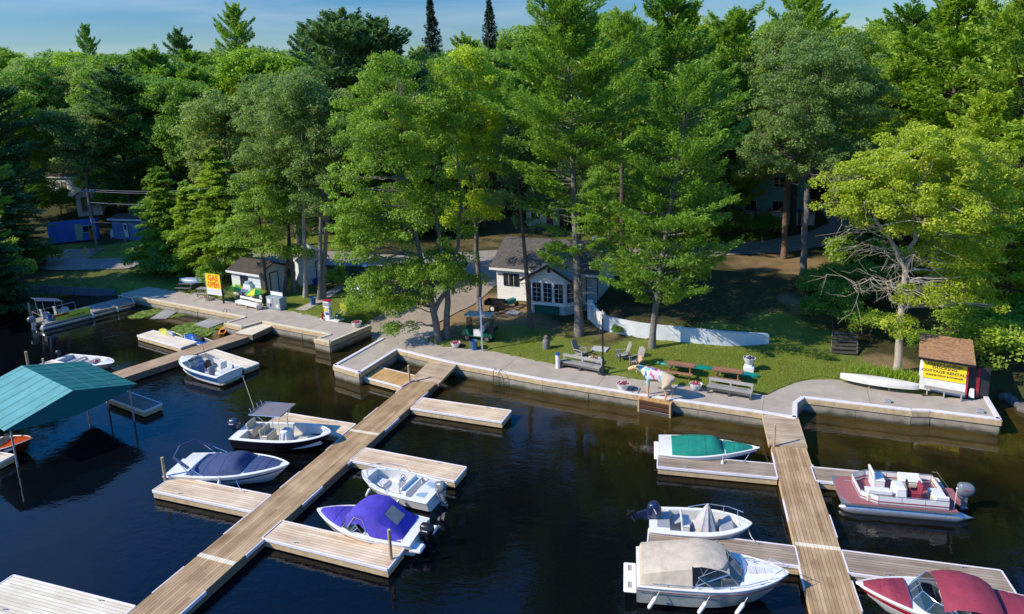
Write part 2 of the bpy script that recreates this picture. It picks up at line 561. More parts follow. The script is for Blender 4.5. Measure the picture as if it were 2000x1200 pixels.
left_apron = P2([(236, 574)] + left_quay_front + [(668, 630), (571, 608), (470, 591), (357, 571), (290, 560)], QUAY_Z)
right_apron = P2(right_quay_front[1:] + [(1905, 782), (1790, 770), (1640, 743), (1600, 739), (1580, 742), (1553, 748), (1522, 760), (1498, 772), (1472, 769),
                 (1310, 750), (1248, 742), (1200, 733), (1060, 707), (946, 683), (862, 676), (838, 668), (845, 656), (866, 645), (838, 638), (800, 634)], QUAY_Z)
WALL_PX = [(1153, 628), (1177, 646), (1227, 657), (1268, 663), (1320, 668), (1380, 674), (1430, 676), (1500, 672)]
WALL = P2(WALL_PX, 1.12)
def spline(pts, k):
    out = []
    for i in range(len(pts) - 1):
        q = [Vector(pts[max(0, min(len(pts) - 1, i + o))]) for o in (-1, 0, 1, 2)]
        for j in range(k):
            t = j / k
            out.append(tuple(0.5 * ((2 * q[1]) + (q[2] - q[0]) * t + (2 * q[0] - 5 * q[1] + 4 * q[2] - q[3]) * t * t + (3 * q[1] - q[0] - 3 * q[2] + q[3]) * t ** 3)))
    return out + [tuple(pts[-1])]
WALL_TOP = [1.6, 1.25, 1.15, 1.12, 1.1, 1.08, 1.0, .72]
_w = spline([(x, y, z) for (x, y), z in zip(WALL, WALL_TOP)], 4)
WALL, WALL_TOP = [(x, y) for x, y, _ in _w], [z for _, _, z in _w]
raise_poly = WALL + P2([(1590, 640), (1640, 590), (1600, 540), (1250, 525), (1170, 560), (1140, 590)], 1.9)
ramp_a, ramp_b = at(740, 658, 0.0), at(866, 596, 1.2)

def smooth(t):
    t = np.clip(t, 0, 1)
    return t * t * (3 - 2 * t)

def vnoise(X, Y, s, seed=0):
    a = np.sin(X / s * 1.7 + seed) * np.cos(Y / s * 1.3 + seed * 2.1) + 0.5 * np.sin(X / s * 3.1 - Y / s * 2.7 + seed) + 0.25 * np.sin(X / s * 6.3 + Y / s * 7.1 + 3 * seed)
    return a / 1.75

def hgt(X, Y):
    X = np.asarray(X, float); Y = np.asarray(Y, float)
    d = seg_dist(X, Y, LAND, True) * np.where(inside(X, Y, LAND), 1, -1)
    h = np.where(d < 0, np.maximum(-1.6, -0.1 + d * 0.8), -0.1 + 0.99 * smooth(d / 1.6))
    h = h + 0.045 * np.clip(d - 1.6, 0, 26) + 0.15 * np.clip(d - 33, 0, 400) - 0.08 * np.clip(d - 110, 0, 400)
    h = h + 0.12 * vnoise(X, Y, 6.0, 1) * smooth((d - 6) / 14) + 1.2 * vnoise(X, Y, 26.0, 2) * smooth((d - 38) / 30)
    # the lawn held up behind the white wall
    ins = inside(X, Y, raise_poly)
    back = seg_dist(X, Y, raise_poly[len(WALL) - 1:] + [raise_poly[0]], False)
    dw = seg_dist(X, Y, WALL, False)
    h = h + np.where(ins, 1.0 * smooth((back + 0.4) / 3.5) * smooth((dw - 0.2) / 0.6), 0)
    # the launching ramp
    ax, ay = ramp_a.x, ramp_a.y
    dx, dy = ramp_b.x - ax, ramp_b.y - ay
    L = math.hypot(dx, dy)
    t = ((X - ax) * dx + (Y - ay) * dy) / (L * L)
    side = np.abs((X - ax) * dy - (Y - ay) * dx) / L
    rz = np.clip(t * 1.2, -0.8, 3)
    w = smooth((4.2 - side) / 1.4) * smooth((t + 0.35) / 0.1) * smooth((1.15 - t) / 0.2)
    h = h * (1 - w) + rz * w
    return h

def h1(x, y):
    return float(hgt(np.array([x]), np.array([y]))[0])

def on_ground(px, py, dz=0.0):
    """the ground point seen at that pixel"""
    p = at(px, py, 1.0)
    for _ in range(14):
        p = at(px, py, 0.5 * (p.z + h1(p.x, p.y)) if _ < 12 else h1(p.x, p.y))
    return Vector((p.x, p.y, h1(p.x, p.y) + dz))

apron_all = [left_apron, right_apron]
grass_blobs = [  # pixel, radius in metres, strength
    (420, 580, 3.2, 1), (480, 585, 3, 1), (560, 595, 2.5, 1), (600, 600, 3, 1), (640, 605, 2.4, 1), (690, 615, 3, 1), (720, 610, 3, 1), (700, 590, 3.5, .9), (560, 560, 4, .6),
    (250, 548, 5, .6), (330, 540, 6, .7), (220, 490, 4, .8), (280, 495, 4, .8), (380, 560, 3, .8), (150, 545, 5, .5), (110, 490, 4, .6),
    (950, 655, 3.0, .45), (1000, 665, 3.2, .6), (1060, 685, 2.6, .8), (1020, 690, 2.4, .8), (1100, 665, 3, .45), (980, 640, 2.6, .25), (1150, 690, 2.4, .5),
    (1220, 705, 2.2, .8), (1260, 700, 3, .9), (1320, 700, 3.2, 1), (1330, 735, 2.6, 1), (1400, 715, 3.4, 1), (1450, 735, 3.2, 1), (1480, 750, 2.5, 1), (1520, 735, 3.2, 1),
    (1560, 710, 3.6, 1), (1600, 720, 3, 1), (1500, 700, 3.4, .9), (1640, 730, 1.6, 1), (1430, 690, 3, .8), (1560, 670, 3.4, .8), (1700, 740, 1.4, 1), (1740, 745, 1.4, 1),
    (1480, 610, 4.5, .3), (1550, 600, 4, .3), (1400, 620, 4, .22), (1500, 560, 5, .25), (1300, 600, 4, .2), (1600, 630, 3, .35),  # upper lawn: weaker grass puts the tree shade into the ground colour
    (1240, 465, 6, .6), (1160, 470, 5, .5), (1420, 455, 5, .6), (600, 480, 5, .7), (560, 475, 5, .6), (850, 600, 1.8, .5), (860, 668, 0.9, .9)]
sand_blobs = [(930, 600, 3.2, .8), (980, 625, 3.5, .7), (905, 640, 3, .7), (1015, 610, 2.5, .7), (1060, 640, 1.7, .5), (1120, 650, 2, .5), (1500, 515, 4, .6), (1560, 520, 4, .6), (1460, 505, 3, .5), (1180, 650, 1.6, .5),
              (1690, 725, 2, .8), (1740, 715, 2, .6), (1010, 430, 8, .45), (930, 465, 6, .4), (130, 500, 3, .4), (1580, 600, 2.4, .5), (1520, 640, 2, .4), (1140, 685, 1.2, .5), (1175, 700, 1.3, .6)]

def build_terrain():
    xs = np.concatenate([np.arange(-500, -64, 9.0), np.arange(-64, 44, 0.55), np.arange(44, 300, 9.0)])
    ys = np.concatenate([np.arange(8, 30, 2.0), np.arange(30, 84, 0.55), np.arange(84, 200, 3.0), np.arange(200, 640, 12.0)])
    X, Y = np.meshgrid(xs, ys)
    Z = hgt(X, Y)
    for ap in apron_all:
        Z = np.where(inside(X, Y, ap), np.minimum(Z, 0.72), Z)
    nx, ny = len(xs), len(ys)
    co = np.stack([X, Y, Z], -1).reshape(-1, 3).astype(np.float32)
    i, j = np.meshgrid(np.arange(nx - 1), np.arange(ny - 1))
    a = (j * nx + i).ravel()
    fc = np.stack([a, a + 1, a + 1 + nx, a + nx], -1)
    me = np_mesh('ground', co, fc, smooth_=True)
    def field(blobs):
        g = np.zeros(X.shape)
        for px, py, r, s in blobs:
            c = on_ground(px, py)
            g = np.maximum(g, s * smooth(1.6 - np.hypot(X - c.x, Y - c.y) / r))
        return g.ravel().astype(np.float32)
    for nm, bl in (('grass', grass_blobs), ('sand', sand_blobs)):
        me.attributes.new(nm, 'FLOAT', 'POINT').data.foreach_set('value', field(bl))
    return me

def np_mesh(name, co, faces, smooth_=False, tint=None):
    me = bpy.data.meshes.new(name)
    co = np.ascontiguousarray(co, dtype=np.float32)
    faces = np.ascontiguousarray(faces, dtype=np.int32)
    k = faces.shape[1]
    me.vertices.add(len(co))
    me.vertices.foreach_set('co', co.ravel())
    me.loops.add(faces.size)
    me.loops.foreach_set('vertex_index', faces.ravel())
    me.polygons.add(len(faces))
    me.polygons.foreach_set('loop_start', np.arange(0, faces.size, k, dtype=np.int32))
    if smooth_: me.polygons.foreach_set('use_smooth', np.ones(len(faces), dtype=bool))
    if tint is not None:
        me.attributes.new('tint', 'FLOAT', 'POINT').data.foreach_set('value', np.ascontiguousarray(tint, dtype=np.float32))
    me.update(calc_edges=True)
    return me

def ground_mat():
    m, n, l, b = base_mat('ground_cover')
    tcn = n.new('ShaderNodeTexCoord')
    def noise(scale, detail=6, rough=0.65):
        q = n.new('ShaderNodeTexNoise')
        q.inputs['Scale'].default_value = scale
        q.inputs['Detail'].default_value = detail
        q.inputs['Roughness'].default_value = rough
        l.new(tcn.outputs['Object'], q.inputs['Vector'])
        return q.outputs['Fac']
    def ramp(f, stops):
        q = n.new('ShaderNodeValToRGB')
        e = q.color_ramp.elements
        e[0].position, e[0].color = stops[0][0], (*stops[0][1], 1)
        e[1].position, e[1].color = stops[-1][0], (*stops[-1][1], 1)
        for p, c in stops[1:-1]:
            z = e.new(p); z.color = (*c, 1)
        l.new(f, q.inputs['Fac'])
        return q.outputs['Color']
    def mixc_(f, a, c):
        q = n.new('ShaderNodeMix'); q.data_type = 'RGBA'
        l.new(f, q.inputs['Factor']); l.new(a, q.inputs['A']); l.new(c, q.inputs['B'])
        return q.outputs['Result']
    def attr_mask(nm, thr, wob):
        a = n.new('ShaderNodeAttribute'); a.attribute_name = nm
        s_ = n.new('ShaderNodeMath'); s_.operation = 'MULTIPLY_ADD'
        l.new(wob, s_.inputs[0]); s_.inputs[1].default_value = 0.9
        l.new(a.outputs['Fac'], s_.inputs[2])
        r = n.new('ShaderNodeMapRange')
        r.inputs['From Min'].default_value = thr
        r.inputs['From Max'].default_value = thr + 0.35
        l.new(s_.outputs[0], r.inputs['Value'])
        return r.outputs['Result']
    n1, n2, n3 = noise(0.55), noise(3.0), noise(14.0, 4)
    duff = ramp(n2, [(0.3, (0.025, 0.025, 0.012)), (0.46, (0.06, 0.042, 0.022)), (0.56, (0.04, 0.06, 0.016)), (0.75, (0.1, 0.068, 0.035))])
    grass = ramp(n3, [(0.28, (0.06, 0.085, 0.012)), (0.5, (0.13, 0.17, 0.025)), (0.72, (0.21, 0.24, 0.055))])
    grass2 = ramp(n1, [(0.35, (0.085, 0.12, 0.02)), (0.65, (0.24, 0.26, 0.06))])
    gm = n.new('ShaderNodeMix'); gm.data_type = 'RGBA'; gm.inputs['Factor'].default_value = 0.4
    l.new(grass, gm.inputs['A']); l.new(grass2, gm.inputs['B'])
    sand = ramp(n3, [(0.3, (0.15, 0.1, 0.05)), (0.55, (0.24, 0.165, 0.085)), (0.75, (0.32, 0.23, 0.13))])
    c = mixc_(attr_mask('sand', 0.75, n1), duff, sand)
    c = mixc_(attr_mask('grass', 0.75, n2), c, gm.outputs['Result'])
    l.new(c, b.inputs['Base Color'])
    b.inputs['Roughness'].default_value = 0.95
    b.inputs['Specular IOR Level'].default_value = 0.15
    bp = n.new('ShaderNodeBump'); bp.inputs['Strength'].default_value = 0.7; bp.inputs['Distance'].default_value = 0.06
    l.new(n3, bp.inputs['Height']); l.new(bp.outputs['Normal'], b.inputs['Normal'])
    return m

def strip(name, pts, width, m, dz=0.03, across=8, step=0.7, wobble=0.25, kind='structure'):
    """a road or path laid over the ground, following it"""
    cl = [Vector((p[0], p[1], 0)) for p in pts]
    ws = width if isinstance(width, (list, tuple)) else [width] * len(cl)
    dense, dw = [], []
    for i in range(len(cl) - 1):
        p0, p1, p2, p3 = cl[max(i - 1, 0)], cl[i], cl[i + 1], cl[min(i + 2, len(cl) - 1)]
        k = max(2, int((p2 - p1).length / step))
        for j in range(k + (1 if i == len(cl) - 2 else 0)):
            t = j / k
            dense.append(0.5 * ((2 * p1) + (p2 - p0) * t + (2 * p0 - 5 * p1 + 4 * p2 - p3) * t * t + (3 * p1 - p0 - 3 * p2 + p3) * t ** 3))
            dw.append(ws[i] * (1 - t) + ws[i + 1] * t)
    co = []
    for i, p in enumerate(dense):
        d = (dense[min(i + 1, len(dense) - 1)] - dense[max(i - 1, 0)]).normalized()
        nn = Vector((-d.y, d.x, 0))
        for k in range(across + 1):
            u = k / across * 2 - 1
            q = p + nn * u * (dw[i] / 2 + wobble * 0.5 * math.sin(i * 0.7 + (9 if u > 0 else 0)) * abs(u))
            co.append((q.x, q.y))
    co = np.array(co)
    z = hgt(co[:, 0], co[:, 1]) + dz
    # the ground sheet is linear between its samples: stay above it
    e = 0.3
    for ox, oy in ((e, 0), (-e, 0), (0, e), (0, -e)):
        z = np.maximum(z, hgt(co[:, 0] + ox, co[:, 1] + oy) * 0.5 + (z - dz) * 0.5 + dz)
    n_ = across + 1
    fc = [(i * n_ + k, i * n_ + k + 1, (i + 1) * n_ + k + 1, (i + 1) * n_ + k) for i in range(len(dense) - 1) for k in range(across)]
    me = np_mesh(name, np.column_stack([co, z]), np.array(fc), smooth_=True)
    o = link_mesh(name, me, m)
    return tag(o, kind=kind)

tag(link_mesh('ground', build_terrain(), ground_mat()), kind='structure')
ROAD_M = mat('old_asphalt', (0.26, 0.235, 0.21), 0.92, 0.18, 2.0, bump=0.4, bscale=30, dirt=(0.15, 0.115, 0.08), dirt_amt=0.5)
GRAVEL_M = mat('gravel', (0.27, 0.22, 0.165), 0.95, 0.25, 5.0, bump=0.8, bscale=22, dirt=(0.18, 0.13, 0.085), dirt_amt=0.6)
road_px = [(-120, 528), (50, 515), (190, 517), (340, 510), (500, 503), (640, 505), (760, 509), (980, 500), (1216, 497), (1400, 490), (1530, 482), (1610, 466), (1660, 440), (1640, 405)]
strip('road', [on_ground(*p) for p in road_px], 4.6, ROAD_M, 0.06)
drive = [ramp_a - (ramp_b - ramp_a) * 0.22] + [ramp_a, on_ground(795, 628), on_ground(850, 600), on_ground(905, 568), on_ground(945, 535), on_ground(965, 508)]
strip('gravel_driveway', drive, [6.2, 6.2, 6.0, 5.6, 5.2, 4.6, 4.4], GRAVEL_M, 0.05, across=12)
strip('side_track', [on_ground(*p) for p in [(120, 515), (140, 500), (170, 487)]], [4, 5, 5], GRAVEL_M, 0.04)
strip('flagstone_path', [on_ground(*p) for p in [(586, 607), (604, 598), (625, 588), (648, 572), (668, 560)]], 1.1, CONCRETE, 0.04, wobble=0.05, across=3)

# ------------------------------------------------------------------ water
def build_water():
    xs = np.concatenate([np.arange(-600, -70, 20.0), np.arange(-70, 50, 1.0), np.arange(50, 420, 20.0)])
    ys = np.concatenate([np.arange(-300, 8, 14.0), np.arange(8, 80, 1.0), np.arange(80, 140, 10.0)])
    X, Y = np.meshgrid(xs, ys)
    d = seg_dist(X, Y, LAND, True)
    nx = len(xs)
    i, j = np.meshgrid(np.arange(nx - 1), np.arange(len(ys) - 1))
    a = (j * nx + i).ravel()
    co = np.stack([X, Y, np.zeros(X.shape)], -1).reshape(-1, 3)
    me = np_mesh('water', co, np.stack([a, a + 1, a + 1 + nx, a + nx], -1), True)
    sh = np.exp(-d / 3.6) * (0.55 + 0.45 * smooth((X + 14) / 18)) 
    me.attributes.new('shallow', 'FLOAT', 'POINT').data.foreach_set('value', sh.ravel().astype(np.float32))
    return me
def water_mat():
    m, n, l, b = base_mat('lake_water')
    a = n.new('ShaderNodeAttribute'); a.attribute_name = 'shallow'
    tcn = n.new('ShaderNodeTexCoord')
    nz = n.new('ShaderNodeTexNoise'); nz.inputs['Scale'].default_value = 0.5; nz.inputs['Detail'].default_value = 5
    l.new(tcn.outputs['Object'], nz.inputs['Vector'])
    mm = n.new('ShaderNodeMath'); mm.operation = 'MULTIPLY'
    l.new(a.outputs['Fac'], mm.inputs[0]); l.new(nz.outputs['Fac'], mm.inputs[1])
    mx = n.new('ShaderNodeValToRGB')
    e = mx.color_ramp.elements
    e[0].position, e[0].color = 0.0, (0.0014, 0.0024, 0.0045, 1)
    e[1].position, e[1].color = 0.5, (0.06, 0.04, 0.009, 1)
    q = e.new(0.12); q.color = (0.010, 0.0085, 0.003, 1)
    l.new(mm.outputs[0], mx.inputs['Fac'])
    l.new(mx.outputs['Color'], b.inputs['Base Color'])
    b.inputs['Roughness'].default_value = 0.02
    b.inputs['IOR'].default_value = 1.34
    w1 = n.new('ShaderNodeTexNoise'); w1.inputs['Scale'].default_value = 1.5; w1.inputs['Detail'].default_value = 3; w1.inputs['Distortion'].default_value = 0.4
    w2 = n.new('ShaderNodeTexNoise'); w2.inputs['Scale'].default_value = 6.0; w2.inputs['Detail'].default_value = 2
    big = n.new('ShaderNodeTexNoise'); big.inputs['Scale'].default_value = 0.12; big.inputs['Detail'].default_value = 2
    mp_ = n.new('ShaderNodeMapping'); mp_.inputs['Scale'].default_value = (1.0, 1.7, 1); mp_.inputs['Rotation'].default_value = (0, 0, R(20))
    l.new(tcn.outputs['Object'], mp_.inputs['Vector'])
    l.new(mp_.outputs['Vector'], w1.inputs['Vector']); l.new(mp_.outputs['Vector'], w2.inputs['Vector'])
    l.new(tcn.outputs['Object'], big.inputs['Vector'])
    s2 = n.new('ShaderNodeMath'); s2.operation = 'MULTIPLY_ADD'; s2.inputs[1].default_value = 0.22
    l.new(w2.outputs['Fac'], s2.inputs[0]); l.new(w1.outputs['Fac'], s2.inputs[2])
    mr = n.new('ShaderNodeMapRange'); mr.inputs['From Min'].default_value = 0.4; mr.inputs['From Max'].default_value = 0.65
    mr.inputs['To Min'].default_value = 0.12; mr.inputs['To Max'].default_value = 0.9
    l.new(big.outputs['Fac'], mr.inputs['Value'])
    bp = n.new('ShaderNodeBump'); bp.inputs['Distance'].default_value = 0.028
    l.new(mr.outputs['Result'], bp.inputs['Strength'])
    l.new(s2.outputs[0], bp.inputs['Height']); l.new(bp.outputs['Normal'], b.inputs['Normal'])
    return m
tag(link_mesh('water', build_water(), water_mat()), kind='structure')

# ------------------------------------------------------------------ quays: concrete slab with sea wall and timber curb
def quay(name, apron, front, label, curb_m):
    q = thing(name, label, 'quay', (0, 0, 0))
    b = MB()
    b.prism(apron, -1.6, QUAY_Z)
    b.build('slab', CONCRETE, q)
    w = MB(); c = MB(); v = MB(); j = MB()
    pts = P2(front, QUAY_Z)
    for i in range(len(pts) - 1):
        a_, b_ = Vector((*pts[i], 0)), Vector((*pts[i + 1], 0))
        d = (b_ - a_).normalized()
        out = Vector((d.y, -d.x, 0))
        L = (b_ - a_).length
        # wall blocks 3 m long, each a little proud or set back
        k = max(1, round(L / 3.0))
        for s_ in range(k):
            p0 = a_ + d * (L * s_ / k + 0.012); p1 = a_ + d * (L * (s_ + 1) / k - 0.012)
            off = 0.03 + 0.02 * ((s_ * 7 + i) % 3)
            w.beam(p0 + out * (off / 2 + 0.002) + Vector((0, 0, -0.25)), p1 + out * (off / 2 + 0.002) + Vector((0, 0, -0.25)), off, 1.5)
        c.beam(a_ - d * 0.03 + out * 0.062 + Vector((0, 0, QUAY_Z - 0.14)), b_ + d * 0.05 + out * 0.062 + Vector((0, 0, QUAY_Z - 0.14)), 0.1, 0.26)
        v.beam(a_ - d * 0.02 - out * 0.05 + Vector((0, 0, QUAY_Z + 0.04)), b_ + d * 0.02 - out * 0.05 + Vector((0, 0, QUAY_Z + 0.04)), 0.24, 0.08)
    for i in range(len(pts) - 1):
        a_, b_ = Vector((*pts[i], 0)), Vector((*pts[i + 1], 0))
        d = (b_ - a_); L = d.length; d.normalize(); inn = Vector((-d.y, d.x, 0))
        for k in range(1, int(L / 3.4) + (1 if L > 5 else 0)):
            p0 = a_ + d * (k * 3.4); p1 = p0 + inn * 2.3
            if inside([p1.x], [p1.y], apron)[0]: MB().beam(p0 + inn * .2 + Vector((0, 0, QUAY_Z + .001)), p1 + Vector((0, 0, QUAY_Z + .001)), .022, .008).build('slab_joint', FASCIA_DARK, q)
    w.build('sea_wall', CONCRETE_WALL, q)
    c.build('timber_fender', FASCIA, q)
    v.build('curb', curb_m, q, bevel=0.01)
    return q
quay('gas_quay', left_apron, left_quay_front, 'grey concrete quay with pale timber curb in front of the GAS OPEN sign', CURB_WOOD)
quay('lawn_quay', right_apron, right_quay_front, 'long grey concrete quay with white topped curb along the lawn with the moose', VINYL)
# ------------------------------------------------------------------ floating docks
def dock(name, label, corners, z, wood, edge_m=VINYL, group=None, strips='both', th=0.34, fas=FASCIA, floats=True, cross=None, cleats=True, pads=False, seam=None):
    """corners: pixels a0,a1 along one long edge, b0,b1 along the other, in the same direction"""
    a0, a1, b0, b1 = [at(px, py, z) for px, py in corners]
    m0, m1 = (a0 + b0) / 2, (a1 + b1) / 2
    d = (m1 - m0)
    ang = math.atan2(d.y, d.x)
    L = d.length
    side = Vector((-d.y, d.x, 0)).normalized()
    W = (abs((b0 - a0).dot(side)) + abs((b1 - a1).dot(side))) / 2
    c = (m0 + m1) / 2
    t = thing(name, label, 'dock', (c.x, c.y, z), ang, group)
    MB().box((0, 0, -0.025), (L, W, 0.05)).build('deck', wood, t)
    f = MB()
    for s_ in (-1, 1):
        f.box((0, s_ * (W / 2 - 0.03), -0.05 - th / 2), (L - 0.02, 0.05, th))
        f.box((s_ * (L / 2 - 0.04), 0, -0.05 - th / 2), (0.05, W - 0.12, th))
    f.build('frame', fas, t)
    if floats:
        g = MB()
        k = max(2, int(L / 1.8))
        for i in range(k):
            g.box((-L / 2 + L * (i + 0.5) / k, 0, -0.4 - z * 0.3), (L / k * 0.72, W - 0.3, 0.5))
        g.build('float', FLOAT, t)
    e = MB()
    if strips in ('both', 'long'):
        for s_ in (-1, 1):
            e.box((0, s_ * (W / 2 + 0.012), -0.05), (L, 0.06, 0.13))
        for s_ in (-1, 1):
            e.box((s_ * (L / 2 + 0.014), 0, -0.05), (0.06, W, 0.13))
    if pads:
        k = max(2, int(L / 3.2))
        for i in range(k):
            for s_ in (-1, 1):
                if (i + (s_ > 0)) % 2 == 0 or True:
                    MB().box((-L / 2 + L * (i + 0.5) / k + 0.4 * s_, s_ * (W / 2 + 0.03), -0.08), (1.5, 0.06, 0.15)).build('bumper_pad', edge_m, t, bevel=0.008)
    if e.v: e.build('bumper_strip', edge_m, t, bevel=0.008)
    if seam:
        for u in seam: MB().box((-L / 2 + L * u, 0, 0.008), (0.2, W, 0.03)).build('joint_board', PALE_WOOD, t)
    if cleats:
        for i in range(max(2, int(L / 3.5))):
            u = -L / 2 + L * (i + 0.5) / max(2, int(L / 3.5))
            s_ = 1 if i % 2 else -1
            q = MB()
            q.box((u, s_ * (W / 2 - 0.14), 0.03), (0.08, 0.05, 0.06))
            q.tube([(u - 0.14, s_ * (W / 2 - 0.14), 0.055), (u, s_ * (W / 2 - 0.14), 0.07), (u + 0.14, s_ * (W / 2 - 0.14), 0.055)], 0.018, 6)
            q.build('cleat', GALV, t, smooth=True)
    return t

ZD = 0.45
G1 = 'finger docks of the middle pier'
G2 = 'finger docks of the right pier'
# middle pier: runs from the lawn quay down to the lower left
dock('main_pier', 'long weathered plank pier running from the lawn quay to the bottom left of the picture', [(806, 743), (212, 1224), (855, 744), (326, 1226)], ZD, PIER_WOOD, strips='none', pads=True, edge_m=VINYL, th=0.36, fas=FASCIA_DARK, seam=[0.33, 0.83], cleats=False)
def ramp_deck(name, label, q0, q1, w0, zs, wood, th=0.18):
    a, b = at(*q0, zs[0]), at(*q1, zs[1])
    d = b - a
    ang = math.atan2(d.y, d.x)
    t = thing(name, label, 'ramp', a, 0, None, tilt=(0, -math.atan2(d.z, math.hypot(d.x, d.y)), ang))
    t.rotation_mode = 'XYZ'
    L = d.length
    MB().box((L / 2, 0, -0.02), (L, w0, 0.05)).build('deck', wood, t)
    MB().box((L / 2, w0 / 2 + 0.01, -0.08), (L, 0.05, th)).box((L / 2, -w0 / 2 - 0.01, -0.08), (L, 0.05, th)).build('side_rail', FASCIA, t)
    return t
ramp_deck('gangway', 'sloping plank gangway joining the middle pier to the lawn quay', (866, 708), (829, 746), 2.0, (QUAY_Z + 0.04, ZD + 0.04), CROSS_WOOD)
dock('finger_dock', 'bleached finger dock right of the middle pier, nearest the lawn quay, no boat on it', [(822, 777.5), (995, 801), (806, 797), (984, 825)], ZD, FINGER_WOOD, group=G1)
dock('finger_dock', 'bleached finger dock right of the middle pier with the white open boat along it', [(711, 876), (909, 911), (687, 898), (890, 941)], ZD, FINGER_WOOD, group=G1)
dock('finger_dock', 'bleached finger dock right of the middle pier below the purple covered boat', [(547, 1016), (784, 1072), (517, 1052), (762, 1112)], ZD, FINGER_WOOD, group=G1)
dock('finger_dock', 'bleached finger dock left of the middle pier behind the black hulled boat', [(545, 805), (693, 828), (530, 828), (668, 852)], ZD, FINGER_WOOD, group=G1)
dock('finger_dock', 'bleached finger dock left of the middle pier below the navy covered boat', [(338, 931), (528, 966), (300, 957), (494, 1000)], ZD, FINGER_WOOD, group=G1)
dock('finger_dock', 'palest wide finger dock in the bottom left corner of the picture', [(27, 1124), (262, 1184), (-60, 1180), (190, 1250)], ZD, PALE_WOOD, group=G1)
dock('swim_dock', 'small golden cedar dock tucked between the lawn quay and the middle pier', [(738, 717), (815, 734), (703, 733), (787, 757)], 0.5, GOLD_WOOD, cleats=False)
# right pier
dock('main_pier', 'weathered plank pier on the right running from the lawn quay to the bottom edge', [(1508, 872), (1589, 1222), (1571, 868), (1694, 1222)], ZD, PIER_WOOD, strips='none', pads=True, th=0.36, fas=FASCIA, seam=[0.66], cleats=False)
ramp_deck('gangway', 'sloping plank gangway joining the right pier to the lawn quay', (1523, 812), (1539, 872), 1.75, (QUAY_Z + 0.03, ZD + 0.04), CROSS_WOOD)
dock('finger_dock', 'brown finger dock left of the right pier with the green covered boat behind it', [(1286, 886), (1512, 907), (1284, 912), (1518, 932)], ZD, BROWN_WOOD2, group=G2)
dock('finger_dock', 'brown finger dock left of the right pier between two white boats', [(1271, 1033), (1552, 1067), (1262, 1066), (1562, 1106)], ZD, BROWN_WOOD2, group=G2)
dock('finger_dock', 'brown finger dock right of the right pier behind the maroon pontoon boat', [(1585, 911), (1830, 936), (1594, 940), (1850, 962)], ZD, BROWN_WOOD2, group=G2)
dock('finger_dock', 'brown finger dock right of the right pier above the maroon covered boat', [(1645, 1076), (1955, 1114), (1658, 1118), (1986, 1163)], ZD, BROWN_WOOD2, group=G2)
# left pier by the gas quay
dock('main_pier', 'brown plank pier running from the gas quay down past the green boathouse', [(463.6, 650.5), (196, 735), (487, 657), (222, 745)], ZD + 0.08, BROWN_WOOD, strips='none', th=0.42, fas=FASCIA_DARK, cleats=False)
dock('landing_stage', 'pale new landing stage joining the brown pier to the gas quay', [(512, 627.5), (464, 648), (537, 634), (489, 656)], ZD + 0.3, PALE_WOOD, strips='none', th=0.4, fas=FASCIA_DARK, cleats=False)
G3 = 'finger docks of the gas quay pier'
dock('finger_dock', 'pale finger dock left of the brown pier holding the two jet skis', [(297, 646), (386, 668), (270, 654.5), (352, 680)], ZD, PALE_WOOD, group=G3, cleats=False)
dock('finger_dock', 'pale finger dock right of the brown pier behind the blue and white fishing boat', [(412, 681), (506, 709), (385, 690), (476, 722)], ZD, PALE_WOOD, group=G3, cleats=False)
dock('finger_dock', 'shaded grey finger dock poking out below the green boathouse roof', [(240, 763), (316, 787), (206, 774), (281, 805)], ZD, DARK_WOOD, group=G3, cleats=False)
dock('finger_dock', 'small white dock end at the left edge of the picture by the red boat', [(-70, 868), (16, 890), (-90, 896), (2, 906)], ZD, PALE_WOOD, group=G3)
dock('finger_dock', 'pale dock end beside two short posts beyond the green boathouse', [(105, 704), (135, 711), (60, 716), (120, 730)], ZD, PALE_WOOD, group=G3, cleats=False)
# two old ramps sunk at one end among the lily pads
for (cor, lab) in (([(355, 607), (320, 622), (322, 603.5), (299, 619)], 'old grey plank raft sloping into the lily pads, left of its twin'),
                   ([(444, 629), (410, 640.5), (412, 621.5), (377, 631.5)], 'old grey plank raft beside the gas quay, the right one of two')):
    c = [at(px, py, 0.15) for px, py in cor]
    m = sum(c, Vector()) / 4
    d = (c[1] - c[0] + c[3] - c[2]) / 2
    t = thing('plank_raft', lab, 'raft', (m.x, m.y, 0.12), 0, 'old plank rafts by the gas quay', tilt=(0, R(4), math.atan2(d.y, d.x)))
    wdt = ((c[2] - c[0]).length + (c[3] - c[1]).length) / 2 * 0.9
    MB().box((0, 0, 0), (d.length, wdt, 0.06)).build('deck', GREY_WOOD, t)
    for s_ in (-1, 1): MB().box((0, s_ * (wdt / 2 - .05), -0.1), (d.length - .05, .08, .14)).build('side_beam', FASCIA_DARK, t)

# ------------------------------------------------------------------ pilings
def piling(label, px0, px1, z, r=0.07, lean=0.0, m=POST_WOOD):
    b = at(*px0, z)
    h = height_to(b, *px1)
    t = thing('piling', label, 'post', b, 0, 'wooden mooring posts')
    MB().tube([(0, 0, -1.4), (0, 0, h * 0.5), (lean, 0, h)], [r, r * 0.96, r * 0.92], 9).build('post', m, t, smooth=True)
    MB().lathe([(r * 1.02, h - 0.02), (r * 0.96, h + 0.02), (0.0, h + 0.03)], 9, (lean, 0, 0)).build('cap', FASCIA, t, smooth=True)
    return t
piling('wooden post on the finger dock below the navy covered boat', (323, 938), (311, 896), ZD)
piling('wooden post at the end of the finger dock below the purple covered boat', (764, 1092), (758, 1036), ZD)
piling('wooden post between the golden swim dock and the middle pier', (800, 747), (799, 714), ZD)
piling('slim pale post at the head of the right pier', (1512, 873), (1515, 830), ZD, 0.05)
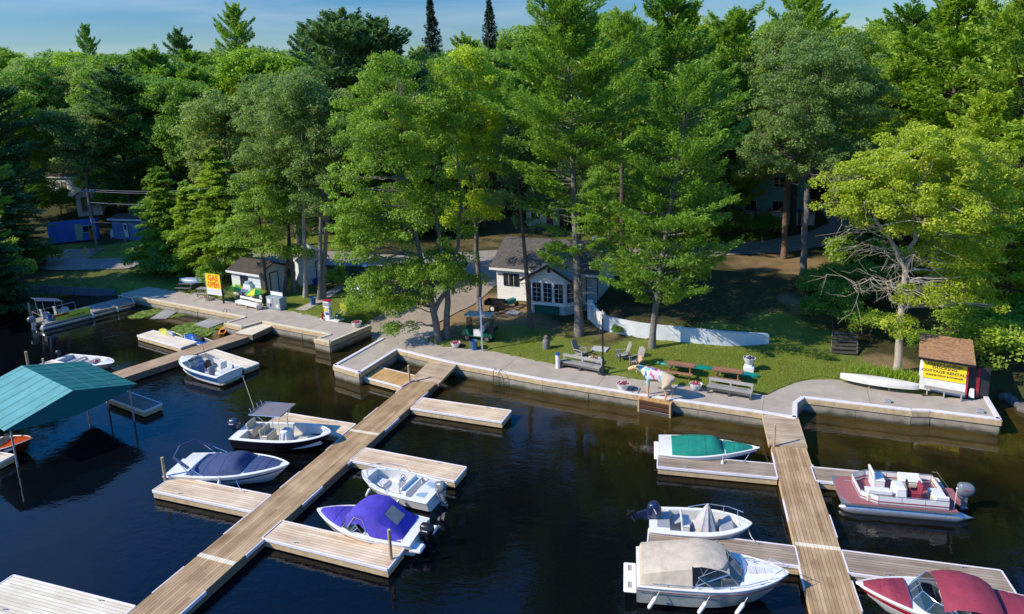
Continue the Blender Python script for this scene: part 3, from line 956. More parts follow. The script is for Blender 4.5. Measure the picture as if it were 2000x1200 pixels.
piling('taller dark wooden post left of the green boathouse roof', (57, 724), (48, 688), 0.0, 0.09)
piling('short wooden post just beyond the green boathouse roof', (86, 716), (83, 701), 0.3, 0.07)
piling('grey post in the water left of the work pontoon', (61, 624), (56, 592), 0.0, 0.09)

# ------------------------------------------------------------------ lily pads
def lily(name, spots, n, seed):
    rng = np.random.default_rng(seed)
    co, fc, ti = [], [], []
    for (px, py, ra, rb) in spots:
        c = at(px, py, 0)
        for k in range(n):
            a = rng.uniform(0, 6.28); q = rng.uniform(0, 1) ** 0.6
            x, y = c.x + ra * q * math.cos(a), c.y + rb * q * math.sin(a)
            r = rng.uniform(0.08, 0.19); z = rng.uniform(0.012, 0.06)
            a0 = rng.uniform(0, 6.28); tx, ty = rng.normal(0, 0.12, 2)
            base = len(co)
            for i in range(8):
                u = a0 + 0.35 + i / 7 * 5.58
                dx, dy = r * math.cos(u), r * math.sin(u)
                co.append((x + dx, y + dy, z + tx * dx + ty * dy)); ti.append(0)
            tv = rng.uniform(0, 1)
            ti[-8:] = [tv] * 8
            fc.append(tuple(range(base, base + 8)))
    me = np_mesh(name, np.array(co), np.array(fc), tint=ti)
    o = link_mesh(name, me, leaf_mat('lily_pad_leaf', (0.09, 0.17, 0.015), (0.25, 0.36, 0.05), 0.2))
    return o
tag(lily('lily_pads', [(275, 618, 1.0, .8), (290, 612, 1.1, .9), (310, 608, 1.0, 1.0), (335, 618, .9, .6), (355, 614, 1.0, .6), (370, 612, .8, .5)], 190, 3), 'green lily pads floating round the left plank raft', 'water plants', kind='stuff')
tag(lily('lily_pads', [(365, 640, .9, 1.2), (378, 648, 1.3, 1.5), (392, 652, 1.0, 1.0), (350, 641, .5, .7), (425, 640, .6, .5)], 300, 4), 'round mat of green lily pads beside the jet skis', 'water plants', kind='stuff')
# ------------------------------------------------------------------ trees
BARK_GREY = mat('grey_bark', (0.17, 0.15, 0.13), 0.95, 0.3, 4, bump=1.0, bscale=14, dirt=(0.09, 0.08, 0.07), dirt_amt=0.7)
BARK_DARK = mat('dark_bark', (0.085, 0.065, 0.052), 0.95, 0.3, 4, bump=1.0, bscale=14)
BARK_RED = mat('red_pine_bark', (0.15, 0.095, 0.07), 0.95, 0.35, 4, bump=1.0, bscale=14)
BARK_PALE = mat('pale_bark', (0.36, 0.31, 0.25), 0.9, 0.2, 4, bump=0.7, bscale=12, dirt=(0.14, 0.12, 0.1), dirt_amt=0.7)
LM = {
    'maple': leaf_mat('maple_leaf', (0.13, 0.24, 0.025), (0.34, 0.49, 0.045), 0.45),
    'green': leaf_mat('broad_leaf', (0.09, 0.20, 0.032), (0.24, 0.41, 0.05), 0.45),
    'poplar': leaf_mat('poplar_leaf', (0.125, 0.21, 0.05), (0.29, 0.40, 0.105), 0.42),
    'lime': leaf_mat('lime_leaf', (0.17, 0.30, 0.018), (0.38, 0.54, 0.03), 0.45),
    'gold': leaf_mat('yellow_green_leaf', (0.22, 0.31, 0.02), (0.46, 0.56, 0.042), 0.45),
    'pine': leaf_mat('pine_needles', (0.08, 0.185, 0.025), (0.24, 0.41, 0.04), 0.38),
    'pinedark': leaf_mat('dark_pine_needles', (0.045, 0.12, 0.05), (0.12, 0.24, 0.08), 0.3),
    'spruce': leaf_mat('spruce_needles', (0.025, 0.06, 0.045), (0.06, 0.11, 0.07), 0.15),
    'larch': leaf_mat('hemlock_needles', (0.15, 0.27, 0.02), (0.36, 0.50, 0.04), 0.4),
}
def unit(v):
    return v / (np.linalg.norm(v, axis=-1, keepdims=True) + 1e-9)

def leaf_mesh(name, C, N, size, aspect, tint, rng, along=None):
    """one small four-sided leaf or needle spray per centre"""
    n = len(C)
    if along is None:
        T = rng.normal(size=(n, 3)); T = unit(T - N * (T * N).sum(1, keepdims=True))
    else:
        T = unit(along)
        N = unit(N - T * (N * T).sum(1, keepdims=True))
    B = np.cross(N, T)
    s = size[:, None]
    a = aspect
    co = np.stack([C - T * s, C + B * s * a + T * s * 0.1, C + T * s, C - B * s * a + T * s * 0.1], 1).reshape(-1, 3)
    fc = np.arange(n * 4).reshape(n, 4)
    return np_mesh(name, co, fc, tint=np.repeat(np.clip(tint, 0, 1), 4))

def limb_tube(mb, p0, p1, r0, r1, rng, sag=0.0, n=5, seg=5, wig=0.06):
    p0, p1 = np.array(p0, float), np.array(p1, float)
    L = np.linalg.norm(p1 - p0)
    pts = []
    for i in range(seg + 1):
        t = i / seg
        p = p0 + (p1 - p0) * t
        p = p + np.array([0, 0, sag * L * math.sin(math.pi * t)])
        if 0 < i < seg: p = p + rng.normal(0, wig * L * 0.5, 3)
        pts.append(tuple(p))
    rr = [r0 + (r1 - r0) * (i / seg) ** 0.8 for i in range(seg + 1)]
    mb.tube(pts, rr, n, cap=False)
    return pts

def broadleaf(seed, H, ell, leaf='maple', nclus=120, per=260, lsize=0.13, crad=1.0, trunks=None, bark=BARK_GREY, flat=0.62, dead=0, limb_r=0.07, fork=0.45):
    """ell: crown ellipsoids (x,y,z, rx,ry,rz, weight); trunks: lists of points with radii"""
    rng = np.random.default_rng(seed)
    lsize, per = lsize * 0.82, per * 1.4
    ell = np.array(ell, float)
    w = ell[:, 6] / ell[:, 6].sum()
    cs, outs = [], []
    for e, k in zip(ell, np.maximum(1, np.round(w * nclus)).astype(int)):
        d = unit(rng.normal(size=(k, 3)))
        d[:, 2] = np.where(d[:, 2] < -0.45, -d[:, 2], d[:, 2])
        q = rng.uniform(0.28, 1.0, (k, 1)) ** 0.6
        q *= rng.uniform(0.85, 1.13, (k, 1))
        cs.append(e[:3] + d * q * e[3:6]); outs.append(d)
    cs = np.concatenate(cs); outs = np.concatenate(outs)
    cr = crad * rng.uniform(0.55, 1.25, len(cs))
    k = np.maximum(30, per * (cr / crad) ** 1.6).astype(int)
    idx = np.repeat(np.arange(len(cs)), k)
    n = len(idx)
    v = unit(rng.normal(size=(n, 3)) + outs[idx] * 0.35 + np.array([0, 0, .25]))
    q = 0.45 + 0.55 * rng.uniform(0, 1, (n, 1)) ** 0.7
    q *= np.where(rng.uniform(0, 1, (n, 1)) < 0.12, 1.3, 1.0)
    C = cs[idx] + v * q * cr[idx][:, None] * np.array([1, 1, flat])
    N = unit(v * 0.45 + np.array([0, 0, 0.55]) + rng.normal(size=(n, 3)) * 0.55)
    ctint = rng.uniform(0, 1, len(cs))
    tint = 0.15 + 0.45 * ctint[idx] + 0.4 * rng.uniform(0, 1, n)
    me = leaf_mesh('crown', C, N, lsize * rng.uniform(0.6, 1.35, n), 0.62, tint, rng)
    mb = MB()
    if trunks is None:
        top = ell[:, 2].max()
        lean = rng.normal(0, 0.02 * H, 2)
        trunks = [([(0, 0, -0.3), (0.02 * H * 0, 0, H * 0.25), (lean[0], lean[1], H * 0.55), (lean[0] * 1.6, lean[1] * 1.6, H * 0.86)], [H * 0.017, H * 0.013, H * 0.009, H * 0.003])]
    axis_pts = []
    for pts, rr in trunks:
        pp = [np.array(p, float) for p in pts]
        dense, dr = [], []
        for i in range(len(pp) - 1):
            for j in range(4):
                t = j / 4
                dense.append(tuple(pp[i] * (1 - t) + pp[i + 1] * t + (rng.normal(0, 0.04, 3) if (i or j) else 0))); dr.append(rr[i] * (1 - t) + rr[i + 1] * t)
        dense.append(tuple(pp[-1])); dr.append(rr[-1])
        dr[0] *= 1.35
        mb.tube(dense, dr, 9, cap=False)
        axis_pts += [(np.array(p), r) for p, r in zip(dense, dr)]
    zt = np.array([p[2] for p, _ in axis_pts])
    sel = rng.permutation(len(cs))[:min(len(cs), int(nclus * 0.55))]
    for s_ in sel:
        tgt = cs[s_]
        best, bd = None, 1e9
        for p, r in axis_pts:
            if p[2] > tgt[2] + 0.3 or p[2] < fork * tgt[2] * 0.8: continue
            dd = np.linalg.norm((p - tgt) * np.array([1, 1, 1.3]))
            if dd < bd: best, bd = (p, r), dd
        if best is None: continue
        limb_tube(mb, best[0], tgt, min(best[1] * 0.6, limb_r * (0.4 + bd / 6)), 0.012, rng, sag=0.05)
    for i in range(dead):
        p, r = axis_pts[rng.integers(len(axis_pts) // 5, len(axis_pts))]
        a = rng.uniform(0, 6.28); L = rng.uniform(1.0, 3.2)
        e = p + np.array([math.cos(a) * L, math.sin(a) * L, rng.uniform(-0.9, 0.7)])
        pts = limb_tube(mb, p, e, 0.026, 0.006, rng, sag=0.12, wig=0.1)
        for j in range(4):
            q0 = np.array(pts[rng.integers(2, 6)])
            limb_tube(mb, q0, q0 + rng.normal(0, 0.5, 3) + np.array([math.cos(a), math.sin(a), -0.3]) * 0.6, 0.014, 0.004, rng, n=4, seg=3)
    tm = mb_mesh(mb, 'trunk')
    return me, tm, LM[leaf], bark

def mb_mesh(mb, name):
    me = bpy.data.meshes.new(name)
    me.from_pydata(mb.v, [], mb.f)
    me.polygons.foreach_set('use_smooth', [True] * len(me.polygons))
    return me

def conifer(seed, H, Rmax, z0=0.25, leaf='pine', kind='pine', whorl=0.62, nb=5, per=60, lsize=0.2, lean=(0, 0), bark=BARK_GREY, top_r=0.12, asp=0.3, stubs=10, dens=1.0, tr=0.014, sparse=0.0):
    """whorled branches carrying flat sprays of needles"""
    rng = np.random.default_rng(seed)
    mb = MB()
    ax = lambda z: np.array([lean[0] * (z / H) ** 1.3, lean[1] * (z / H) ** 1.3, z])
    zs = np.linspace(-0.3, H, 14)
    mb.tube([tuple(ax(max(z, 0)) + np.array([0, 0, min(z, 0)])) for z in zs], [max(0.02, H * tr * (1 - max(z, 0) / H) ** 0.75) * (1.3 if z < 0 else 1) for z in zs], 9, cap=False)
    Cs, Ns, Ts, Sz, Ti = [], [], [], [], []
    z = H * z0
    lobe = rng.uniform(0, 6.28, 3)
    while z < H * 0.985:
        u = (z - H * z0) / (H * (1 - z0))
        if kind == 'pine':
            prof = (0.45 + 0.55 * math.sin(min(1, u * 2.1 + 0.25) * math.pi / 2)) * (1 - u ** 2.4) ** 0.8 + 0.1
            prof *= 0.78 + 0.22 * math.sin(z * 1.9 + lobe[0]) + 0.12 * math.sin(z * 4.1 + lobe[1])
        elif kind == 'spruce':
            prof = (1 - u) ** 0.85 * 0.95 + 0.06
        else:
            prof = (1 - u) ** 0.7 * (0.7 + 0.3 * min(1, u * 5)) + 0.07
        k = max(3, int(round(nb + rng.normal(0, 0.7))))
        a0 = rng.uniform(0, 6.28)
        for i in range(k):
            a = a0 + 6.283 * i / k + rng.normal(0, 0.25)
            L = Rmax * prof * (rng.uniform(0.62, 1.15) if kind != 'larch' else rng.uniform(0.5, 1.25) * (0.85 + 0.2 * math.sin(a * 2 + lobe[0]) + 0.12 * math.sin(z * 2.3 + a)))
            if kind == 'pine':
                if u < 0.25 and z0 > 0.18 and rng.uniform() < 0.35: continue
                if u < sparse:
                    if rng.uniform() < 0.42: continue
                    L *= 0.74
                rise = rng.normal(0.12, 0.1) + 0.45 * u ** 2
            elif kind == 'spruce': rise = -0.28 + 0.5 * u
            else: rise = -0.08 + 0.25 * u
            p0 = ax(z + rng.normal(0, whorl * 0.25))
            dirv = np.array([math.cos(a), math.sin(a), 0])
            def bp(t, L=L, rise=rise, p0=p0, dirv=dirv):
                up = rise * L * t + (0.16 * L * t * t if kind != 'larch' else -0.10 * L * t * t)
                if kind == 'spruce': up = rise * L * t + 0.15 * L * t * t
                return p0 + dirv * L * t + np.array([0, 0, up])
            if L > 0.5:
                mb.tube([tuple(bp(t)) for t in (0, 0.35, 0.7, 1.0)], [0.012 + 0.012 * L, 0.01 + 0.008 * L, 0.012, 0.005], 4, cap=False)
            n = int(per * dens * max(0.6, L) )
            t = rng.uniform(0.25 if kind == 'pine' else 0.12, 1.05, n) ** 0.75
            base = np.array([bp(q) for q in t])
            perp = np.array([-dirv[1], dirv[0], 0])
            wid = (0.12 + 0.34 * L * np.sin(np.clip(t, 0, 1) * math.pi * 0.86 + 0.25)) * (0.85 if kind != 'spruce' else 0.4)
            wv = rng.normal(0, 0.5, n) * wid
            thick = {'pine': 0.13, 'spruce': 0.14, 'larch': 0.07}[kind]
            c = base + perp * wv[:, None]
            c[:, 2] += rng.normal(0, thick, n) + (0.06 if kind == 'pine' else -0.1 * np.abs(wv))
            tv = unit(dirv * 0.8 + perp * (wv / (wid + 1e-6))[:, None] * 0.5 + rng.normal(size=(n, 3)) * (0.45 if kind == 'pine' else 0.25) + np.array([0, 0, 0.35 if kind == 'pine' else -0.12]))
            Cs.append(c); Ts.append(tv)
            Ns.append(unit(np.array([0, 0, 1.0]) + rng.normal(size=(n, 3)) * (0.55 if kind == 'pine' else 0.3)))
            Sz.append(lsize * rng.uniform(0.6, 1.25, n))
            Ti.append(0.1 + 0.45 * rng.uniform() + 0.3 * rng.uniform(0, 1, n) + 0.25 * np.clip(t, 0, 1))
        z += whorl * rng.uniform(0.75, 1.25) * (1.0 if u < 0.8 else 0.7)
    # leader
    n = int(50 * dens)
    c = np.array([ax(H)] * n) + rng.normal(0, 0.1, (n, 3)); c[:, 2] -= rng.uniform(0, 0.7, n)
    Cs.append(c); Ts.append(unit(rng.normal(size=(n, 3)) * 0.4 + np.array([0, 0, 1]))); Ns.append(unit(rng.normal(size=(n, 3)))); Sz.append(np.full(n, lsize)); Ti.append(rng.uniform(0.2, 0.9, n))
    for i in range(stubs):
        zz = rng.uniform(0.08, max(0.12, z0 + 0.1)) * H
        a = rng.uniform(0, 6.28); L = rng.uniform(0.5, 2.0)
        p = ax(zz)
        pts = limb_tube(mb, p, p + np.array([math.cos(a) * L, math.sin(a) * L, rng.uniform(-0.3, 0.4)]), 0.03, 0.007, rng, n=4, seg=4)
        for j in range(3):
            q0 = np.array(pts[rng.integers(1, 5)]); limb_tube(mb, q0, q0 + rng.normal(0, 0.35, 3), 0.01, 0.003, rng, n=3, seg=2)
    C = np.concatenate(Cs)
    me = leaf_mesh('crown', C, np.concatenate(Ns), np.concatenate(Sz), asp, np.concatenate(Ti), rng, along=np.concatenate(Ts))
    return me, mb_mesh(mb, 'trunk'), LM[leaf], bark

def plant_tree(name, label, cat, built, loc, rot=0.0, group=None, scale=1.0):
    me, tm, lm, bk = built
    t = thing(name, label, cat, loc, rot, group)
    t.scale = (scale,) * 3
    link_mesh('trunk', tm, bk, t)
    link_mesh('crown', me, lm, t)
    return t

def g3(px, py):
    return on_ground(px, py)

# --- the trees one can single out; crown lobes are given as pixels and turned into places round each trunk
def lobes(base, lst):
    """lst: (px, py, half width px, half height px, depth offset m, weight)"""
    out = []
    for px, py, hw, hh, dy, w in lst:
        p = at_y(px, py, base.y + dy)
        dist = math.sqrt(p.x ** 2 + p.y ** 2 + (CAM_H - p.z) ** 2)
        m = dist / F_PX
        out.append((p.x - base.x, p.y - base.y, p.z - base.z, hw * m, (hw + hh) * 0.5 * m, hh * m, w))
    return out
def tp(base, lst):
    o = []
    for px, py, dy in lst:
        p = at_y(px, py, base.y + dy)
        o.append((p.x - base.x, p.y - base.y, p.z - base.z))
    return o

# twin trunked maple on the quay
b0 = g3(858, 666)
el = lobes(b0, [(800, 250, 120, 110, 1, 3), (740, 330, 95, 110, -1, 2.4), (860, 300, 85, 130, 2, 2.6), (790, 420, 110, 70, 0, 2), (700, 420, 60, 60, 0, 1), (890, 180, 50, 70, 2, .9), (760, 160, 60, 50, 1, 1),
               (840, 545, 70, 50, -.5, 1.6), (770, 550, 60, 40, 0, .9), (730, 585, 45, 25, 0, .5), (875, 520, 50, 40, 1, .9), (740, 480, 80, 55, 0, 1.3), (850, 440, 80, 60, 1, 1.3), (690, 500, 45, 45, 0, .7), (690, 250, 50, 70, 0, .8), (805, 600, 55, 28, 0, .7), (905, 560, 35, 38, .5, .5), (715, 560, 40, 25, 0, .4), (765, 640, 22, 14, 0, .12), (800, 650, 14, 12, 0, .06)])
tk = tp(b0, [(858, 672, 0), (845, 600, 0), (820, 500, 0), (800, 400, 0), (790, 300, 0), (780, 210, 0)])
tk2 = tp(b0, [(846, 610, 0), (872, 560, 0.3), (895, 480, 1), (900, 380, 1.5), (890, 260, 2)])
tk3 = tp(b0, [(873, 664, 0.5), (872, 565, 0.5), (868, 520, .5), (850, 420, .5), (850, 300, 1)])
T = plant_tree('maple_tree', 'tall twin trunked yellow green maple at the head of the launching ramp', 'tree',
               broadleaf(11, 20, el, 'maple', 540, 140, 0.102, 0.74, [(tk, [.27, .23, .17, .13, .09, .03]), (tk2, [.2, .17, .12, .08, .03]), (tk3, [.26, .2, .14, .1, .04])], BARK_GREY), b0)
# lime green maple right of it
b1 = g3(935, 612)
el = lobes(b1, [(900, 150, 48, 62, 0, 1.6), (935, 210, 70, 70, 0, 1.6), (880, 250, 55, 60, 0, 1), (950, 330, 65, 90, 0, 1.6), (920, 420, 60, 55, 0, 1), (985, 260, 40, 70, 0, .8)])
tk = tp(b1, [(936, 618, 0), (934, 540, 0), (930, 440, 0), (925, 330, 0), (915, 180, 0)])
plant_tree('maple_tree', 'bright lime topped maple with one straight grey trunk left of the white cottage', 'tree',
           broadleaf(12, 20, el, 'lime', 260, 140, 0.105, 0.74, [(tk, [.24, .21, .17, .12, .04])], BARK_GREY), b1)
# the big white pine before the cottage
b2 = g3(1131, 655)
plant_tree('white_pine', 'tallest white pine with thick grey trunk standing before the white cottage', 'pine tree',
           conifer(21, height_to(b2, 1110, -5), 6.2, 0.2, 'pine', 'pine', 0.5, 7, 66, 0.16, lean=(-0.5, 0), dens=1.6, sparse=.42, stubs=34), b2)
# low sparse pads on the same trunk belong to a second, smaller crown part: built with the small pine at its foot
b3 = g3(1036, 640)
plant_tree('red_pine', 'slim reddish pine trunk with a small high crown just left of the cottage bay window', 'pine tree',
           conifer(22, height_to(b3, 1010, 225), 2.6, 0.4, 'pinedark', 'pine', 0.55, 6, 50, 0.15, lean=(-0.9, 0), sparse=.3, bark=BARK_RED, stubs=26, tr=0.0125), b3)
b4 = g3(1273, 680)
plant_tree('white_pine', 'bright green leaning pine growing in front of the curved white wall', 'pine tree',
           conifer(23, height_to(b4, 1385, 130), 5.5, 0.17, 'pine', 'pine', 0.5, 6, 70, 0.16, lean=(3.0, 1.0), dens=1.2, tr=0.0125), b4)
b5 = g3(1216, 517)
plant_tree('white_pine', 'bare dark pine trunk by the road with its crown high above the cottage roof', 'pine tree',
           conifer(24, height_to(b5, 1240, 28), 5.2, 0.38, 'pine', 'pine', 0.55, 6, 60, 0.18, sparse=.3, bark=BARK_DARK, stubs=20, tr=0.013), b5)
# grey green hardwood pair
b6 = g3(1567, 543)
el = lobes(b6, [(1600, 150, 90, 75, 0, 2.4), (1660, 230, 75, 90, 1, 2), (1560, 240, 80, 90, 0, 2), (1620, 330, 85, 60, -1, 1.6), (1500, 300, 45, 50, 0, .8), (1690, 330, 45, 50, 1, .9)])
tk = tp(b6, [(1567, 548, 0), (1572, 470, 0), (1578, 365, 0), (1590, 290, 0), (1610, 160, 0)])
tk2 = tp(b6, [(1578, 370, 0), (1560, 310, -.5), (1545, 220, -.5), (1530, 140, 0)])
tk3 = tp(b6, [(1577, 350, 0), (1610, 300, .5), (1640, 230, .5), (1660, 170, 1)])
plant_tree('oak_tree', 'tall grey green hardwood with forked dark trunk on the lawn edge right of the road', 'tree',
           broadleaf(13, 21, el, 'poplar', 400, 140, 0.108, 0.75, [(tk, [.3, .25, .22, .14, .04]), (tk2, [.15, .13, .09, .03]), (tk3, [.16, .12, .08, .03])], BARK_GREY, dead=24), b6)
b7 = g3(1530, 505)
el = lobes(b7, [(1530, 140, 70, 70, 0, 2), (1500, 230, 60, 70, 0, 2), (1480, 330, 45, 45, 0, 1), (1560, 90, 55, 50, 0, 1)])
tk = tp(b7, [(1530, 512, 0), (1533, 420, 0), (1540, 300, 0), (1535, 180, 0), (1540, 90, 0)])
plant_tree('oak_tree', 'hardwood with reddish bare lower trunk just left of the forked one beside the road', 'tree',
           broadleaf(14, 21, el, 'poplar', 220, 130, 0.12, 0.78, [(tk, [.3, .26, .22, .14, .04])], BARK_RED, dead=26), b7)
# the wide yellow green tree by the sign hut
b8 = g3(1749, 727)
el = lobes(b8, [(1800, 330, 95, 68, 0, 3), (1700, 365, 92, 52, 0, 2.6), (1890, 350, 75, 75, 0, 2.6), (1760, 410, 90, 45, -1, 1.8), (1850, 430, 85, 50, -1, 2), (1650, 400, 50, 32, 0, .9), (1935, 420, 45, 55, 0, 1.2), (1730, 440, 60, 30, 0, .6), (1830, 500, 50, 35, 0, .7), (1900, 490, 50, 40, 0, .8), (1800, 290, 60, 40, 1, 1),
               (1860, 560, 55, 30, 0, .7), (1790, 590, 45, 35, -.5, .6), (1900, 590, 45, 40, 0, .6), (1760, 640, 30, 20, 0, .25)])
tk = tp(b8, [(1749, 735, 0), (1757, 660, 0), (1763, 580, 0), (1772, 520, 0), (1783, 470, 0), (1790, 380, 0)])
tk2 = tp(b8, [(1770, 530, 0), (1745, 475, -.4), (1715, 440, -.6), (1695, 400, -.6), (1680, 350, 0)])
tk3 = tp(b8, [(1778, 500, 0), (1810, 475, .5), (1840, 450, .5), (1850, 400, .5), (1880, 340, .5)])
tk4 = tp(b8, [(1764, 570, 0), (1735, 550, 0), (1700, 545, 0), (1665, 560, 0)])
plant_tree('ash_tree', 'wide yellow green tree with pale trunk beside the sign hut', 'tree',
           broadleaf(15, 17, el, 'gold', 430, 130, 0.09, 0.6, [(tk, [.24, .2, .18, .16, .12, .04]), (tk2, [.13, .11, .08, .06, .03]), (tk3, [.13, .1, .08, .06, .03]), (tk4, [.08, .06, .04, .015])], BARK_PALE, dead=70), b8)
# thin trunks behind the gas quay
stem = [((520, 585), (505, 410), 1, 'green', 60, [(505, 395, 50, 60), (480, 460, 45, 45), (520, 480, 40, 30)], 'small dark green maple leaning over the gas shack', BARK_DARK),
        ((556, 577), (560, 300), 1, 'green', 60, [(565, 450, 40, 50), (560, 400, 50, 50), (580, 500, 30, 25)], 'bushy dark green maple right of the gas shack roof', BARK_DARK),
        ((576, 571), (545, 170), 1, 'poplar', 120, [(545, 260, 70, 90), (520, 330, 70, 60), (570, 350, 50, 60)], 'tall grey green poplar rising behind the gas shack', BARK_GREY),
        ((597, 581), (590, 150), 1, 'poplar', 120, [(590, 250, 65, 95), (610, 340, 50, 60), (580, 200, 50, 50)], 'white barked birch among the thin trunks by the flagstone path', BARK_PALE),
        ((624, 586), (590, 230), 1, 'poplar', 70, [(630, 320, 50, 60), (610, 400, 40, 45), (650, 280, 35, 50)], 'leaning thin poplar left of the blue bin', BARK_GREY),
        ((633, 584), (640, 190), 1, 'poplar', 60, [(645, 240, 45, 60), (660, 330, 35, 60)], 'straight thin poplar directly behind the blue bin', BARK_GREY)]
for k, (bp_, tp_, w, lf, nc, lob, lab, bk) in enumerate(stem):
    bb = g3(*bp_)
    mid = ((bp_[0] * .5 + lob[0][0] * .5), (bp_[1] * .5 + lob[0][1] * .5))
    tk = tp(bb, [(bp_[0], bp_[1] + 4, 0), (*mid, 0), (lob[0][0], lob[0][1], 0), (lob[0][0], lob[0][1] - lob[0][3] * .8, 0)])
    el = lobes(bb, [(a, b_, c, d, rnd, c * d / 2000) for (a, b_, c, d), rnd in zip(lob, (0, .6, -.6))])
    plant_tree('birch_tree' if bk is BARK_PALE else 'poplar_tree' if lf == 'poplar' else 'maple_tree', lab, 'tree',
               broadleaf(40 + k, 18, el, lf, int(nc * 1.6), 125, 0.11, 0.75, [(tk, [.2, .16, .1, .03])], bk), bb)
# layered bright hemlocks left of the sign
for k, (bx, by, tx, ty, r, lab) in enumerate([(336, 532, 345, 325, 4.2, 'bright layered hemlock at the left end of the gas quay'),
                                             (446, 548, 430, 285, 4.8, 'taller bright layered hemlock behind the GAS OPEN sign'),
                                             (384, 538, 392, 350, 3.6, 'smallest bright hemlock between its two taller neighbours')]):
    bb = on_ground(bx, by)
    plant_tree('hemlock_tree', lab, 'conifer', conifer(60 + k, height_to(bb, tx, ty), r, 0.1 if k != 1 else .2, 'larch', 'larch', 0.42, 8, 85, 0.15, asp=0.42, dens=1.5, bark=BARK_DARK, stubs=4), bb)

# --- kinds that are repeated on the hillside; each copy gets its own place, size and turn
def ell_std(H, r, rng, lo=0.3):
    out = [(0, 0, H * (0.5 + lo / 2), r, r, H * (1 - lo) / 2, 3)]
    for i in range(5):
        a = rng.uniform(0, 6.28)
        out.append((math.cos(a) * r * .5, math.sin(a) * r * .5, H * rng.uniform(lo + .15, .88), r * .6, r * .6, H * .14, .8))
    return out
PROTO = {}
rg = np.random.default_rng(5)
for i, (lf, H, r) in enumerate([('green', 16, 4.2), ('maple', 15, 4.0), ('poplar', 18, 3.6), ('green', 17, 4.6), ('lime', 13, 3.6), ('poplar', 16, 4.4)]):
    PROTO['broad%d' % i] = (broadleaf(100 + i, H, ell_std(H, r, rg), lf, 270, 105, 0.15, .95, bark=BARK_GREY), H)
for i, (lf, kd, H, r, z0, nb) in enumerate([('pine', 'pine', 22, 5.4, .28, 6), ('pine', 'pine', 20, 5.2, .15, 7), ('pinedark', 'pine', 21, 4.8, .22, 7), ('larch', 'pine', 19, 5.4, .1, 7), ('spruce', 'spruce', 21, 3.6, .1, 7), ('pinedark', 'larch', 16, 4.4, .05, 8)]):
    PROTO['coni%d' % i] = (conifer(120 + i, H, r, z0, lf, kd, 0.6 if kd == 'pine' else .5, nb, 52, 0.21, asp=0.36, bark=BARK_DARK, stubs=8, dens=1.25), H)
NAMES = {'broad0': ('hardwood_tree', 'rounded mid green hardwood'), 'broad1': ('maple_tree', 'yellow green maple'), 'broad2': ('poplar_tree', 'tall grey green poplar'), 'broad3': ('hardwood_tree', 'wide deep green hardwood'),
         'broad4': ('lime_tree', 'small bright lime green tree'), 'broad5': ('poplar_tree', 'wide grey green poplar'), 'coni0': ('white_pine', 'tall white pine'), 'coni1': ('white_pine', 'full white pine'),
         'coni2': ('red_pine', 'dark blue green pine'), 'coni3': ('white_pine', 'bright yellow green pine'), 'coni4': ('spruce_tree', 'narrow dark spruce'), 'coni5': ('hemlock_tree', 'dark layered hemlock')}
proto_root = {}
def put(kind, x, y, top_px=None, H=None, rot=0.0, label=None, group=None, sxy=1.0):
    z = h1(x, y)
    if H is None: H = height_to((x, y, z), *top_px)
    s = H / PROTO[kind][1]
    nm, ds = NAMES[kind]
    if kind not in proto_root:
        r = plant_tree(nm, label, 'tree', PROTO[kind][0], (x, y, z - 0.1), rot, group)
        proto_root[kind] = (r, kids_of(r))
        r.scale = (s * sxy, s * sxy, s)
        return r
    r, kd = proto_root[kind]
    c = copy_tree(r, kd, None, (x, y, z - 0.1), rot, (s * sxy, s * sxy, s))
    c['label'] = label
    if group: c['group'] = group
    elif 'group' in c: del c['group']
    return c
def putp(kind, px, top_py, Y, label, rot=0.0, sxy=1.0):
    p = at_y(px, 500, Y)
    return put(kind, p.x, Y, (px, top_py), None, rot, label, None, sxy)
# skyline trees one can name
putp('coni4', 868, -6, 112, 'narrow dark spruce spire on the skyline, left of two', sxy=.8)
putp('coni4', 975, -4, 104, 'narrow dark spruce spire on the skyline, right of two', 1, .75)
putp('coni0', 508, 14, 125, 'dark pine standing well above the skyline left of centre', .5, .75)
putp('coni0', 234, 52, 150, 'small wind bent pine tip on the left skyline', 2, .5)
putp('coni2', 402, 58, 140, 'dark pine tip between the two skyline pines on the left', 1, .75)
putp('coni2', 632, 50, 120, 'slim dark pine on the skyline beside the big dark clump', 1.4, .7)
putp('coni2', 690, 24, 84, 'left pine of the big dark clump behind the yellow green maple', .3, 1.2)
putp('coni2', 765, 36, 88, 'right pine of the big dark clump behind the yellow green maple', 2.3, 1.25)
putp('coni2', 725, 28, 94, 'middle pine of the big dark clump behind the yellow green maple', 4.1, 1.2)
putp('coni1', 1310, -4, 66, 'tall pine right of the cottage, cut by the top of the picture', 1.1)
putp('coni1', 1425, 28, 72, 'pine behind the leaning bright green one', 2.2)
putp('coni0', 1545, -8, 74, 'tallest pine behind the forked hardwood', 3.3)
putp('coni1', 1750, 20, 66, 'pine behind the wide yellow green tree', .6, .9)
putp('coni3', 1835, 6, 60, 'bright green pine behind the sign hut trees', 2.9, 1.15)
putp('coni0', 1965, -50, 52, 'tallest pine at the right edge of the picture', 1.9, 1.0)
putp('coni3', 1975, 250, 43, 'bright green pine hanging over the sign hut roof', .9, 1.25)
putp('coni3', 1905, 190, 50, 'bright green pine right behind the wide yellow green tree', 4, 1.1)
putp('coni5', 1700, 330, 55, 'dark layered hemlock left of the pale trunk', 2)
putp('coni2', 270, 130, 98, 'large dark pine among grey green poplars on the left slope', 1, 1.25)
putp('coni2', 30, 150, 84, 'dark pine at the left edge above the blue container', 3, 1.2)
putp('coni5', 40, 330, 74, 'dark hemlock at the left edge in front of the blue container', 1.5, 1.3)
